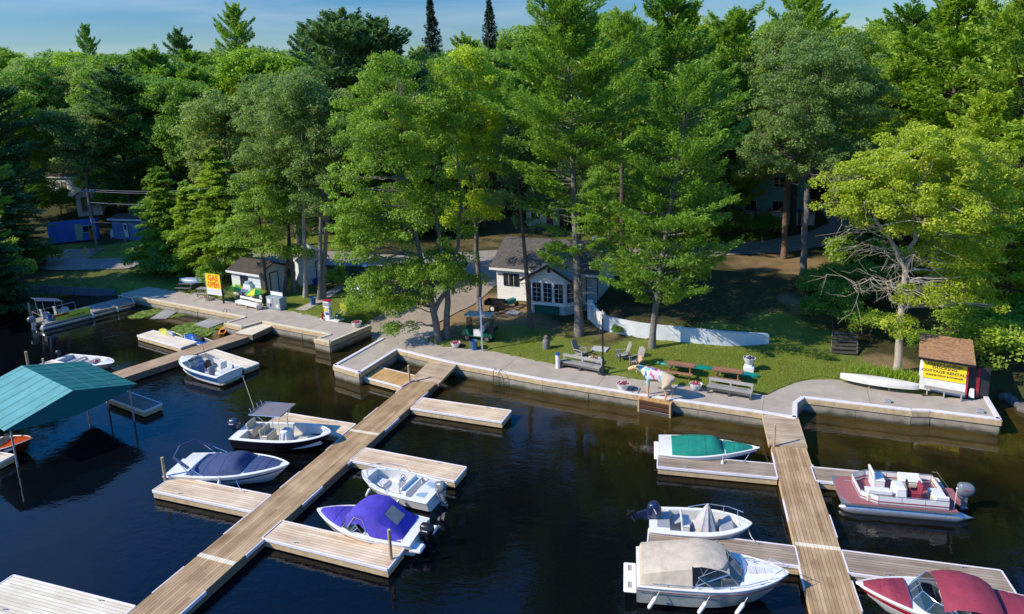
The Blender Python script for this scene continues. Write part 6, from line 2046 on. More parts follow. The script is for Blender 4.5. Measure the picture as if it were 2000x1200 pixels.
door(cot, ((x0 + x1) / 2 - .1, yb + .04, -.45), (1, 0, 0), 1.9, 1.1, GREEN_DOOR)
door(cot, (x0 - .75, by, -.4), (1, 0, 0), .8, 1.1, GREEN_DOOR)
MB().box((xm + 1.9, .9, 4.5), (.5, .5, 1.1)).build('chimney', BLOCK, cot)
for k in range(4):
    MB().box((x1 + 1.8, by - .4 - .32 * k, .4 - .2 * k), (1.5, .36, .2)).build('step', GREY_WOOD, cot)
MB().box((x0 - .85, by - .6, .25), (.08, 1.4, 1.4)).build('wing_wall', CURB_WOOD, cot)

# --- white curved retaining wall
t = thing('retaining_wall', 'long low white wall curving along the upper lawn', 'wall', (0, 0, 0))
wb, cp = MB(), MB()
n_ = len(WALL)
rows = []
for i, p in enumerate(WALL):
    a = Vector((*WALL[max(i - 1, 0)], 0)); c = Vector((*WALL[min(i + 1, n_ - 1)], 0)); d = (c - a).normalized(); o = Vector((-d.y, d.x, 0)) * .13
    q = Vector((*p, 0)); ztop = 1.12 + WALL_TOP[i]
    rows.append([tuple(q - o + Vector((0, 0, .6))), tuple(q - o + Vector((0, 0, ztop))), tuple(q + o + Vector((0, 0, ztop))), tuple(q + o + Vector((0, 0, .6)))])
wb.loft(rows, closed=True, cap=True).build('wall_face', mat('white_wall_paint', (.62, .65, .68), .8, .08, 2, bump=.25, dirt=(.35, .36, .36), dirt_amt=.4), t)
e = Vector((*WALL[0], 1.1)); MB().box((e.x, e.y, 1.95), (.4, .4, 1.7)).build('end_pillar', WHITE_PAINT, t)

# --- sign hut
def shed_face(pl, pr, z):
    a, b = at(*pl, z), at(*pr, z); d = b - a
    return a, b, math.atan2(d.y, d.x), math.hypot(d.x, d.y)
a, b_, ang, Wd = shed_face((1794, 762), (1884, 778), QUAY_Z)
Dp = 2.2
c = Vector(((a.x + b_.x) / 2 - math.sin(ang) * Dp / 2, (a.y + b_.y) / 2 + math.cos(ang) * Dp / 2, QUAY_Z + .03))
hut = thing('sign_hut', 'small white hut with a yellow cottage rentals board and needle covered roof', 'hut', c, ang)
MB().prism([(-Wd / 2, -Dp / 2), (Wd / 2, -Dp / 2), (Wd / 2, Dp / 2), (-Wd / 2, Dp / 2)], 0, [1.95, 1.95, 1.6, 1.6]).build('wall', WHITE_PAINT, hut)
rf = [(-Wd / 2 - .12, -Dp / 2 - .45), (Wd / 2 + .35, -Dp / 2 - .45), (Wd / 2 + .2, Dp / 2 + .7), (-Wd / 2 - .25, Dp / 2 + .7)]
MB().prism(rf, [1.98, 1.98, 2.3, 2.3], [2.12, 2.12, 2.44, 2.44], 1, 0).build('roof', [NEEDLES, BLACK], hut)
bd = MB().box((.06, -Dp / 2 - .03, 1.32), (Wd * .93, .03, 1.02)).build('sign_board', YEL, hut)
BROWN_L = mat('brown_lettering', (.13, .03, .03), .6, .05)
for s_, sz, zz, sxx in (('Happy Landings', .26, 1.72, 1.0), ('DOCKING', .2, 1.5, 1.25), ('COTTAGE RENTALS', .21, 1.27, 1.15), ('MARINE WRAP & STORAGE', .13, 1.04, 1.1)):
    text_mesh(s_, sz, 'lettering', BROWN_L, bd, frame_from((.06, -Dp / 2 - .048, zz), (1, 0, 0), (0, 0, 1)), .006, sxx)
MB().prism([(Wd / 2 + .02, -Dp / 2 - .02), (Wd / 2 + .08, -Dp / 2 - .02), (Wd / 2 + .08, -Dp / 2 + .25), (Wd / 2 + .02, -Dp / 2 + .25)], 0, 1.9).build('red_corner_trim', RED_P, hut)
window(hut, (-Wd / 2, -.2, 1.0), (0, -1, 0), (0, 0, 1), .7, .6, WHITE_PAINT, None)
dr = MB().box((Wd / 2 + .55, -Dp / 2 + .45, .85), (1.1, .05, 1.7), rz=.35).build('open_door', mat('dark_door', (.03, .03, .035), .6, .2), hut)
MB().box((Wd / 2 + .55, -Dp / 2 + .4, .85), (.12, .06, 1.66), rz=.35).build('red_stripe', RED_P, dr)
MB().box((Wd / 2 + .3, -Dp / 2 + .1, .3), (.28, .26, .5), taper=.8).build('crate', WHITE, hut, bevel=.03)
bq = thing('bench', 'low grey bench leaning on the front of the sign hut', 'bench', at(1843, 776, QUAY_Z + .02), ang)
MB().box((0, 0, .42), (1.9, .35, .05)).build('seat', GREY_WOOD, bq)
for x in (-.8, 0, .8): MB().box((x, 0, .2), (.07, .3, .4)).build('leg', GREY_WOOD, bq)

# --- gas shacks
def shack(label, pl, pr, gz, Dp, h, rise, walls, roofm, ridge='x'):
    a, b_, ang, W = shed_face(pl, pr, gz)
    c = Vector(((a.x + b_.x) / 2 - math.sin(ang) * Dp / 2, (a.y + b_.y) / 2 + math.cos(ang) * Dp / 2, gz))
    return gable_house('shack', label, 'shack', c, ang, W, Dp, h, rise, walls, roofm, ridge), W, Dp
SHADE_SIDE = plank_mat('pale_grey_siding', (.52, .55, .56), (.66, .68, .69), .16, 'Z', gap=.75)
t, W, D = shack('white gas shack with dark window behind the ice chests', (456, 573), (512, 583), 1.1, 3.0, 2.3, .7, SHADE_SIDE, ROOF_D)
window(t, (-W * .05, -D / 2, 1.35), (1, 0, 0), (0, 0, 1), 1.0, .95, NAVY_TRIM, (2, 1), NAVY_TRIM)
door(t, (W / 2, 0, .1), (0, 1, 0), .8, 1.95, SHADE_SIDE)
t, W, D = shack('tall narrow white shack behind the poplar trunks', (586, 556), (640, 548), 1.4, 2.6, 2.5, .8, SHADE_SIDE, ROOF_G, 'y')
door(t, (W * .28, -D / 2, .1), (1, 0, 0), .75, 1.9, SHADE_SIDE, glass=True)

# --- far left buildings
t, W, D = shack('pale blue shed with white door on the far left across the road', (222, 464), (281, 466), 2.0, 3.0, 2.5, .35, BLUE_SIDE, ROOF_D)
door(t, (W * -.05, -D / 2, .1), (1, 0, 0), .8, 1.9, WHITE_PAINT, glass=True)
window(t, (W * .42, -D / 2, 1.5), (1, 0, 0), (0, 0, 1), .5, .8, NAVY_TRIM, None)
a, b_, ang, W = shed_face((88, 478), (184, 468), 2.0)
t = thing('shipping_container', 'deep blue ribbed container with a pale green door across the road', 'container', Vector(((a.x + b_.x) / 2, (a.y + b_.y) / 2 + 1.2, 2.0)), ang)
MB().box((0, 0, 1.25), (W, 2.3, 2.5)).build('body', BLUE_STEEL, t)
rb = MB()
for k in range(int(W / .3)): rb.box((-W / 2 + .15 + .3 * k, -1.17, 1.25), (.12, .05, 2.3))
rb.build('rib', BLUE_STEEL, t)
MB().box((W * .12, -1.22, 1.2), (W * .14, .05, 2.1)).build('door', mat('pale_green_panel', (.2, .3, .2), .7, .1), t)
window(t, (W * .33, -1.2, 1.5), (1, 0, 0), (0, 0, 1), 1.4, .9, PALEBLUE, (2, 1), PALEBLUE)
t, W, D = shack('small white gabled garage behind the utility pole', (152, 416), (200, 412), 3.6, 4.0, 2.6, 1.2, SHADE_SIDE, ROOF_D, 'y')
door(t, (-W * .12, -D / 2, .1), (1, 0, 0), 1.0, 2.1, BROWN_L if False else FASCIA_DARK)
window(t, (W * .28, -D / 2, 1.6), (1, 0, 0), (0, 0, 1), 1.1, 1.0, NAVY_TRIM, None)
t, W, D = shack('white two storey house with dark roof high on the far left', (94, 386), (172, 388), 4.6, 6.0, 3.6, 1.6, SHADE_SIDE, ROOF_D)
door(t, (W * -.05, -D / 2, .3), (1, 0, 0), 1.0, 2.2, FASCIA_DARK)
window(t, (W * .3, -D / 2, 2.4), (1, 0, 0), (0, 0, 1), .9, .9, NAVY_TRIM, (2, 1))
window(t, (-W * .32, -D / 2, 2.4), (1, 0, 0), (0, 0, 1), .9, .9, NAVY_TRIM, (2, 1))

# --- house behind the pines and its white fence
hp = on_ground(1470, 436)
t = gable_house('house', 'teal sided house half hidden behind the pines right of the cottage', 'house', (hp.x, hp.y + 5.2, hp.z), R(-20), 15, 7, 6.2, 2.4, TEAL_SIDE, ROOF_D, 'x', .5)
for x in (-5.5, -2.5, 1.5, 4.5):
    for zz in (1.8, 4.6): window(t, (x, -3.5, zz), (1, 0, 0), (0, 0, 1), 1.3, 1.2, WHITE_PAINT, (2, 1))
t2 = thing('panel_fence', 'white panel fence with rusty brown posts in front of the teal house', 'fence', (0, 0, 0))
q0, q1 = on_ground(1362, 437), on_ground(1590, 442)
for k in range(8):
    p, q = q0.lerp(q1, k / 8), q0.lerp(q1, (k + 1) / 8)
    MB().beam((p.x, p.y, p.z + .75), (q.x, q.y, q.z + .75), .05, 1.3).build('panel', SHADE_SIDE, t2)
    MB().box((p.x, p.y, p.z + .85), (.3, .3, 1.9)).build('post', mat('rusty_post', (.16, .07, .045), .9, .2), t2)
MB().beam((q0.x, q0.y, q0.z + 1.55), (q1.x, q1.y, q1.z + 1.55), .3, .08).build('cap_rail', ROOF_G, t2)
hp = on_ground(1068, 443)
t = gable_house('cabin', 'small cream cabin with dark red door up the slope behind the cottage', 'cabin', (hp.x, hp.y + 2, hp.z), R(-15), 4.2, 3.5, 2.4, 1.1, mat('cream_siding', (.5, .46, .33), .8, .1), ROOF_D, 'x', .3)
door(t, (.9, -1.75, .1), (1, 0, 0), .9, 2.0, DKRED_P, WHITE_PAINT)
window(t, (-.9, -1.75, 1.4), (1, 0, 0), (0, 0, 1), 1.2, 1.0, WHITE_PAINT, (2, 1))

# --- green boathouse canopy
eL, eR = at(8, 842, 2.3), at(268, 750, 2.3)
mid = (eL + eR) / 2
ax = Vector((eR.y - eL.y, -(eR.x - eL.x), 0)).normalized()       # towards the camera side
Wc = (eR - eL).length
rh = height_to((mid.x, mid.y, 0), 143, 763)
# far end of the ridge
Lc = 7.0
for Ltry in np.arange(3, 12, .1):
    p = mid - ax * Ltry
    x = Vector((p.x, p.y, rh)) - Vector((0, 0, CAM_H))
    # compare bearing with the measured far ridge end
    if math.atan2(x.x, x.y) < math.atan2(ray(44, 718).x, ray(44, 718).y): Lc = Ltry; break
print('boathouse', Wc, rh, Lc)
ang = math.atan2(-ax.y, -ax.x)
bh = thing('boathouse', 'open boathouse with a big teal green cloth roof on the left', 'boathouse', (mid.x, mid.y, 0), ang)
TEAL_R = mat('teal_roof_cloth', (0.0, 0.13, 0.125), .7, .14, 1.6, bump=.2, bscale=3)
TEAL_L = mat('sunlit_teal_cloth', (0.09, 0.30, 0.29), .7, .16, 1.2, bump=.2, bscale=3)  # same cloth as the right slope, sunlight painted in as a lighter tone
# local x runs away from the camera (into the boathouse), y to the left
hw = Wc / 2
def slope(sg, m, nm):
    rows = []
    for i in range(15):
        x = Lc * i / 14
        sag = .018 * (1 if i % 2 else 0)
        rows.append([(x, sg * hw * v, rh + (2.3 - rh) * v - sag * math.sin(math.pi * v)) for v in [k / 10 for k in range(11)]])
    rows2 = [[(a, b_, c - .02) for a, b_, c in r] for r in rows]
    mb = MB().loft(rows).loft(rows2)
    o_ = mb.build(nm, m, bh, smooth=True)
    for i in range(1, 14, 2):
        x = Lc * i / 14
        MB().tube([(x, sg * hw * v, rh + (2.3 - rh) * v + .01 - .018 * math.sin(math.pi * v)) for v in [k / 8 for k in range(9)]], .009, 4).build('seam', m, o_)
    for v in (.33, .66): MB().tube([(Lc * i / 14, sg * hw * v, rh + (2.3 - rh) * v + .012 - (.018 if i % 2 else 0) * math.sin(math.pi * v)) for i in range(15)], .009, 4).build('seam', m, o_)
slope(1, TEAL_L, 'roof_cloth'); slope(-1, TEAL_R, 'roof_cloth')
v = MB()
rows = [[(-.02, hw * u, rh + (2.3 - rh) * abs(u)) for u in np.linspace(-1, 1, 17)], [(-.02, hw * u, 2.3 - .0 - .55 * (1 - abs(u)) ** .6) for u in np.linspace(-1, 1, 17)]]
v.loft(rows); v.build('gable_cloth', mat('dark_teal_cloth', (0.0, .11, .12), .8, .08, 2, bump=.2, bscale=6), bh)
for x in (.3, Lc * .5, Lc - .3):
    for sg in (-1, 1):
        MB().tube([(x, sg * (hw - .35), -1.5), (x, sg * (hw - .35), 2.35)], .05, 8).build('post', GALV, bh, smooth=True)
fr = MB()
for x in (.1, Lc * .25, Lc * .5, Lc * .75, Lc - .1): fr.tube([(x, -hw + .1, 2.25), (x, 0, rh - .06), (x, hw - .1, 2.25)], .03, 6)
fr.build('roof_frame', GALV, bh, smooth=True)
# ------------------------------------------------------------------ furniture and small things ashore
SHORE = R(-26)
def ongr(px, py):
    """quay top or ground under that pixel"""
    p = at(px, py, QUAY_Z)
    for ap in apron_all:
        if inside([p.x], [p.y], ap)[0]: return p
    g = on_ground(px, py)
    return g

def bench(label, pl, pr, m, depth=.55, h=.42, backh=.36, legm=None):
    a, b = ongr(*pl), ongr(*pr); d = b - a; W = math.hypot(d.x, d.y); ang = math.atan2(d.y, d.x)
    t = thing('bench', label, 'bench', ((a.x + b.x) / 2, (a.y + b.y) / 2, min(a.z, b.z)), ang)
    MB().box((0, depth / 2 - .02, h), (W, depth, .06)).build('seat', m, t, bevel=.008)
    MB().box((0, depth + .02, h + backh * .72), (W, .06, backh * .56), rx=-.12).build('backrest', m, t, bevel=.008)
    MB().box((0, .02, h - .1), (W - .05, .04, .16)).build('apron', m, t)
    for x in (-W / 2 + .08, 0, W / 2 - .08):
        MB().box((x, .06, h / 2 - .015), (.12, .1, h - .05)).box((x, depth, (h + backh * .6) / 2), (.1, .08, h + backh * .6)).box((x, depth / 2, .28), (.06, depth - .1, .1)).build('leg', legm or m, t)
    return t
bench('white painted bench by the ice chest on the gas quay', (460, 597), (502, 607), WHITE_PAINT, legm=POST_WOOD)
bench('silvery bench beside the black lamp post', (1093, 718), (1171, 733), GREY_WOOD)
bench('silvery bench in front of the two brown picnic tables', (1380, 768), (1468, 783), GREY_WOOD)

def picnic(label, px, py, m, rot=SHORE, L=1.75, z=None, s=1.0):
    g = on_ground(px, py + 12)
    c = at(px, py, g.z + .74)
    g = Vector((c.x, c.y, h1(c.x, c.y)))
    t = thing('picnic_table', label, 'picnic table', g, rot, 'picnic tables on the lawns')
    MB().box((0, 0, .73), (L, .72, .045)).build('tabletop', m, t, bevel=.005)
    for sg in (-1, 1): MB().box((0, sg * .68, .43), (L, .27, .04)).build('seat', m, t, bevel=.005)
    for x in (-L / 2 + .25, L / 2 - .25):
        MB().beam((x, -.5, 0), (x, -.22, .7), .045, .1).beam((x, .5, 0), (x, .22, .7), .045, .1).build('leg', m, t)
        MB().box((x + .05, 0, .38), (.045, 1.45, .1)).box((x + .05, 0, .68), (.045, .68, .08)).build('cross_beam', m, t)
    return t
picnic('reddish brown picnic table left of its twin behind the moose', 1329, 710, RED_WOOD)
picnic('reddish brown picnic table right of its twin behind the bench', 1421, 722, RED_WOOD)
picnic('grey picnic table left of the GAS OPEN sign', 402, 563, GREY_WOOD, R(-15))
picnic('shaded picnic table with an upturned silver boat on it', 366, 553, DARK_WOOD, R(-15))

def canoe(name, label, pa, pb, z, B, m, cat, over=True, dep=.38):
    a, b = at(*pa, z), at(*pb, z); d = b - a; L = math.hypot(d.x, d.y)
    t = thing(name, label, cat, a, math.atan2(d.y, d.x))
    rows = []
    for i in range(25):
        u = i / 24; q = max(.03, math.sin(math.pi * u) ** .55)
        w, hh = B / 2 * q, dep * (.78 + .22 * q)
        sg = 1 if over else -1
        rows.append([(L * u, w * math.cos(k), (0 if over else dep) + sg * hh * math.sin(k) ** .8 * (1 if over else 1)) for k in np.linspace(0, math.pi, 13)])
    MB().loft(rows).build('hull', m, t, smooth=True)
    r = MB()
    for sg in (-1, 1): r.tube([(L * i / 24, sg * B / 2 * max(.03, math.sin(math.pi * i / 24) ** .55), 0 if over else dep) for i in range(25)], .02, 5)
    r.build('gunwale', m, t, smooth=True)
    if over: MB().tube([(L * .03, 0, dep * .8), (L * .5, 0, dep + .005), (L * .97, 0, dep * .8)], .015, 5).build('keel_strip', m, t)
    else: MB().box((L * .35, 0, dep - .06), (.2, B * .8, .03)).box((L * .7, 0, dep - .06), (.2, B * .7, .03)).build('thwart', m, t)
    return t
TEAL_P = mat('teal_plastic', (.0, .2, .16), .4, .1, 3)
CANW = mat('aged_white_canoe', (.62, .6, .54), .45, .06, 3, dirt=(.42, .38, .3), dirt_amt=.4)
canoe('canoe', 'long white canoe lying upturned on short stands left of the sign hut', (1641, 738), (1795, 760), 1.2, .85, CANW, 'canoe')
for k, (px, py) in enumerate([(1697, 759), (1736, 764)]):
    p = at(px, py, QUAY_Z)
    st = thing('canoe_stand', 'short wooden stand under the white canoe, %s' % ('nearer its rounded left end' if k == 0 else 'nearer the sign hut'), 'stand', p, SHORE)
    MB().box((0, 0, .17), (.08, .08, .34)).box((0, .75, .17), (.08, .08, .34)).build('leg', POST_WOOD, st); MB().box((0, .37, .34), (.08, 1.1, .06)).build('bar', POST_WOOD, st)
g = on_ground(1340, 722)
canoe('canoe', 'teal canoe on the grass behind the left brown picnic table', (1283, 711), (1398, 723), g.z, .62, TEAL_P, 'canoe', dep=.2)
canoe('canoe', 'teal canoe end to end with the other, reaching past the right picnic table', (1404, 724), (1482, 737), g.z, .6, TEAL_P, 'canoe', dep=.2)
canoe('rowing_boat', 'silver and blue boat lying upturned on the shaded picnic table', (351, 549), (404, 551), on_ground(366, 562).z + .78, 1.0, mat('silver_blue_hull', (.25, .32, .42), .4, .1), 'boat')

def planter(label, px, py, s=1.0, z=None, parent_h=0, fl=RED_FLOWER, up=0.0):
    p = ongr(px, py)
    t = thing('planter', label, 'flower pot', (p.x, p.y, p.z + up), 0, 'white bowl planters')
    MB().lathe([(.17, 0), (.2, .02), (.3, .2), (.36, .36), (.38, .4), (.35, .4), (.33, .34), (.0, .33)], 18).build('bowl', WHITE_PAINT, t, smooth=True).scale = (s,) * 3
    f = MB(); rr = random.Random(px)
    for k in range(60):
        a, q = rr.uniform(0, 6.28), rr.uniform(0, .3) ** .8 * .9
        f.ball((q * math.cos(a) * s * .9, q * math.sin(a) * s * .9, (.38 + rr.uniform(0, .07)) * s), rr.uniform(.02, .045) * s, 5, 4)
    f.build('flowers', fl, t)
    return t
planter('white bowl of red flowers on the apron left of the GAS OPEN sign', 404, 587, .8)
planter('white bowl of red flowers by the white bench', 507, 604, 1.0)
planter('white bowl of dark red flowers at the corner by the launching ramp', 697, 639, 1.05)
planter('white bowl of red flowers right of the twin trunked maple', 890, 679, .95)
planter('white bowl of crimson flowers left of the moose', 1217, 762, 1.05)
planter('white bowl of crimson flowers right of the moose', 1359, 762, 1.0)
p = on_ground(1463, 724)
ped = thing('pedestal', 'square white pedestal under a planter behind the picnic tables', 'pedestal', p, SHORE)
MB().box((0, 0, .16), (.62, .62, .32)).build('plinth', WHITE_PAINT, ped, bevel=.02); MB().box((0, 0, .38), (.36, .36, .12)).build('neck', WHITE_PAINT, ped, bevel=.02)
planter('white bowl with dark purple flowers standing on the white pedestal', 1463, 724, 1.0, fl=mat('purple_flowers', (.05, .02, .08), .8, .5, 30), up=.44)

def bin_(label, px, py, m):
    p = ongr(px, py)
    t = thing('rubbish_bin', label, 'bin', p, 0)
    MB().lathe([(.0, .01), (.2, 0), (.26, .62), (.285, .66), (.27, .67), (.24, .6), (.19, .08), (.0, .08)], 16).build('tub', m, t, smooth=True)
    MB().lathe([(.23, .5), (.24, .55), (.0, .56)], 12).build('bag', BLACK, t, smooth=True)
BLUE_PL = mat('blue_plastic', (.03, .12, .3), .45, .1, 5)
bin_('blue tub bin on the flagstone path', 612, 596, BLUE_PL)
bin_('blue tub bin between the flower bowl and the thin white post', 926, 683, BLUE_PL)
bin_('deep blue bin beside the narrow white shack', 616, 556, mat('deep_blue_plastic', (.01, .03, .35), .45, .1, 5))

# --- gas sign
a, b = ongr(401, 587), ongr(444, 594)
d = b - a; W = math.hypot(d.x, d.y) ; ang = math.atan2(d.y, d.x)
sg_ = thing('gas_sign', 'tall yellow board on dark posts reading GAS OPEN', 'sign', ((a.x + b.x) / 2, (a.y + b.y) / 2, QUAY_Z), ang)
Hs = height_to(b, 440, 538)
SW = W * .66
for x in (-SW / 2 - .03, SW / 2 + .05):
    MB().box((x, 0, Hs / 2), (.12 if x > 0 else .08, .12, Hs)).build('post', BLACK if x > 0 else POST_WOOD, sg_)
MB().beam((-SW / 2, .05, 1.2), (SW * .3, 1.0, 0), .06, .06).beam((SW / 2, .05, 1.2), (SW * 1.1, 1.0, 0), .06, .06).build('brace', POST_WOOD, sg_)
by_ = Hs * .62
bd = MB().box((0, -.03, Hs - by_ / 2), (SW, .05, by_)).build('board', YEL, sg_)
ORG = mat('orange_red_lettering', (.75, .1, .01), .55, .05)
Mx = lambda zz: frame_from((0, -.062, zz), (1, 0, 0), (0, 0, 1))
text_mesh('GAS', by_ * .47, 'lettering', ORG, bd, Mx(Hs - by_ * .24), .022, .98)
text_mesh('OPEN', by_ * .44, 'lettering', ORG, bd, Mx(Hs - by_ * .62), .022, .8)
lb = MB().box((0, -.035, Hs - by_ - .02), (SW, .045, by_ * .36)).build('price_panel', WHITE, sg_)
ff = MB()
for k in range(4): ff.box((0, -.06, Hs - by_ + .12 - k * .09), (SW * .9, .008, .015))
ff.build('letter_rail', GALV, lb)

# --- umbrellas
UM = [mat('umbrella_green', (.02, .32, .09), .7, .05), mat('umbrella_yellow', (.62, .6, .03), .7, .05)]
for k, (top, base, lab) in enumerate([((459.5, 556), (463, 580), 'green and yellow striped parasol beside the GAS OPEN sign'), ((500.5, 563), (502, 591), 'green and yellow striped parasol between the ice chest and the grey cabinet')]):
    p = ongr(*base); h = height_to(p, *top)
    t = thing('parasol', lab, 'umbrella', p, 0, 'striped parasols on the gas quay')
    cm = MB()
    for i in range(8):
        a0, a1 = i * math.pi / 4 + .2, (i + 1) * math.pi / 4 + .2
        for r0, r1, z0, z1 in ((0, .45, 0, -.12), (.45, .95, -.12, -.38)):
            q = [(r0 * math.cos(a0), r0 * math.sin(a0), h + z0), (r1 * math.cos(a0), r1 * math.sin(a0), h + z1), (r1 * math.cos(a1), r1 * math.sin(a1), h + z1), (r0 * math.cos(a1), r0 * math.sin(a1), h + z0)]
            cm.add(q if r0 else [q[0], q[1], q[2]], [tuple(range(4 if r0 else 3))], i % 2)
        am = (a0 + a1) / 2
        cm.add([(.95 * math.cos(a0), .95 * math.sin(a0), h - .38), (.95 * math.cos(a1), .95 * math.sin(a1), h - .38), (.95 * math.cos(a1), .95 * math.sin(a1), h - .47), (.95 * math.cos(a0), .95 * math.sin(a0), h - .47)], [(0, 1, 2, 3)], i % 2)
    cm.build('canopy', UM, t)
    MB().tube([(0, 0, 0), (0, 0, h + .06)], .022, 8).build('pole', WHITE, t, smooth=True)
    MB().lathe([(.28, 0), (.28, .05), (.05, .1), (.04, .25)], 14).build('foot', WHITE_PAINT, t, smooth=True)

# --- ice chest, cabinet
p = on_ground(487, 583)
t = thing('ice_chest', 'white ice chest with red ICE letters behind the parasols', 'ice chest', p, R(-18))
MB().box((0, 0, .45), (1.25, .7, .9)).build('body', WHITE, t, bevel=.04)
MB().box((0, .05, 1.15), (.95, .55, .5), taper=.8).build('lid_box', WHITE, t, bevel=.05)
MB().box((.05, 0, 1.5), (.5, .4, .25)).build('roof_fan', PALEBLUE, t, bevel=.03)
text_mesh('ICE', .5, 'lettering', mat('brown_red_lettering', (.3, .03, .03), .6, .05), t, frame_from((-.05, -.356, .45), (1, 0, 0), (0, 0, 1)), .03, 1.25)
a, b = ongr(521, 603), ongr(548, 608); d = b - a; W = math.hypot(d.x, d.y)
t = thing('drinks_cabinet', 'grey blue glass fronted cabinet with posters beside the parasol', 'cabinet', ((a.x + b.x) / 2 + .2, (a.y + b.y) / 2 + .35, a.z), math.atan2(d.y, d.x))
MB().box((0, 0, .56), (W, .75, 1.1)).build('body', mat('grey_blue_metal', (.2, .28, .33), .5, .1, 4, metal=.2), t, bevel=.02)
MB().box((0, .1, 1.32), (W * .85, .06, .32)).build('header_sign', WHITE, t)
hs_ = MB(); hs_.box((-.3, .066, 1.32), (.25, .01, .12)).box((.25, .066, 1.32), (.3, .01, .12))
for sx in (-1, 1):
    dr = MB().box((sx * W * .24, -.385, .6), (W * .44, .02, .9)).build('door', GALV, t)
    MB().box((sx * W * .24 - .08, -.4, .72), (W * .2, .008, .4)).build('poster', WHITE if sx < 0 else GREY_VINYL, dr)
    MB().box((sx * W * .24 + .12, -.4, .4), (W * .14, .008, .3)).build('poster', NAVY_C if sx < 0 else WHITE, dr)

# --- fuel pump island
p = ongr(642, 624)
isl = thing('pump_plinth', 'low concrete plinth under the fuel pump', 'plinth', (p.x + .25, p.y + .1, QUAY_Z), SHORE)
MB().box((0, 0, .06), (1.9, .75, .12)).build('slab', WHITE_PAINT, isl, bevel=.02)
t = thing('fuel_pump', 'old white fuel pump with red and yellow panels on the gas quay', 'fuel pump', (p.x, p.y + .05, QUAY_Z + .122), SHORE)
MB().box((0, 0, .45), (.55, .42, .9), taper=.95).build('base_cabinet', WHITE, t, bevel=.03)
MB().box((0, 0, 1.25), (.66, .46, .55)).build('head', WHITE, t, bevel=.04)
MB().box((0, 0, 1.56), (.7, .5, .07)).build('cap', RED_P, t, bevel=.01)
MB().box((0, -.235, 1.28), (.5, .015, .28)).build('display', GREY_VINYL, t)
MB().box((-.06, -.225, .8), (.36, .012, .2)).build('yellow_label', YEL, t); MB().box((.05, -.225, .5), (.3, .012, .22)).build('blue_label', BLUE_P, t)
MB().tube([(.3, -.05, 1.1), (.42, -.1, .7), (.4, -.1, .3), (.33, -.05, .5)], .02, 6).build('hose', BLACK, t, smooth=True)
t = thing('fire_extinguisher', 'red fire extinguisher standing beside the fuel pump', 'extinguisher', (p.x - .5, p.y - .02, QUAY_Z + .122), 0)
MB().lathe([(.09, 0), (.1, .03), (.1, .42), (.06, .5), (.03, .52)], 12).build('cylinder', RED_P, t, smooth=True); MB().box((0, 0, .56), (.12, .04, .06)).tube([(.03, 0, .55), (.12, 0, .4), (.1, 0, .2)], .012, 5).build('nozzle', BLACK, t)
t = thing('hose_reel', 'dark green hose reel on the plinth right of the fuel pump', 'hose reel', (p.x + .85, p.y - .3, QUAY_Z + .122), SHORE)
MB().lathe([(.24, -.14), (.24, -.12), (.17, -.12), (.17, .12), (.24, .12), (.24, .14)], 16, (0, 0, .28), axis='X').build('drum', GREEN_DOOR, t, smooth=True)
MB().tube([(-.2, -.2, 0), (-.2, 0, .3), (-.2, .2, 0)], .02, 6).tube([(.2, -.2, 0), (.2, 0, .3), (.2, .2, 0)], .02, 6).build('stand', GALV, t)
p = on_ground(672, 616)
t = thing('warning_board', 'tilted yellow board on a stand near the propane tanks', 'sign', p, R(-10))
MB().prism([(-.3, 0), (.3, 0), (.3, .03), (-.3, .03)], [.55, .25, .25, .55], [1.05, .95, .95, 1.05]).build('board', mat('lemon_paint', (.6, .6, .03), .6, .05), t)
MB().beam((0, .06, 0), (0, .05, .6), .05, .05).beam((0, .06, .5), (-.6, .4, 0), .04, .04).build('stand', WHITE_PAINT, t)
MB().box((0, -.004, .68), (.26, .006, .02)).box((0, -.004, .6), (.3, .006, .02)).build('printed_lines', BLACK, t)

# --- propane tanks
for k, (px, py, rz, lab) in enumerate([(735, 592, R(35), 'white propane tank with its round end towards the water'), (712, 585, R(-25), 'silver blue propane tank lying behind the other one')]):
    p = on_ground(px, py)
    t = thing('propane_tank', lab, 'tank', p, rz, 'propane tanks by the ramp')
    MB().lathe([(0, -1.3), (.25, -1.25), (.45, -1.1), (.52, -.85), (.52, .85), (.45, 1.1), (.25, 1.25), (0, 1.3)], 18, (0, 0, .8), axis='Y' if k == 0 else 'X').build('tank', WHITE if k == 0 else mat('silver_blue_paint', (.35, .42, .48), .4, .08, metal=.3), t, smooth=True)
    for s_ in (-.7, .7): MB().box((0, s_, .2) if k == 0 else (s_, 0, .2), (.8, .15, .4) if k == 0 else (.15, .8, .4)).build('saddle', CONCRETE, t)
    MB().lathe([(.14, 1.28), (.14, 1.42), (.0, 1.45)], 12).build('valve_dome', GALV, t, smooth=True)

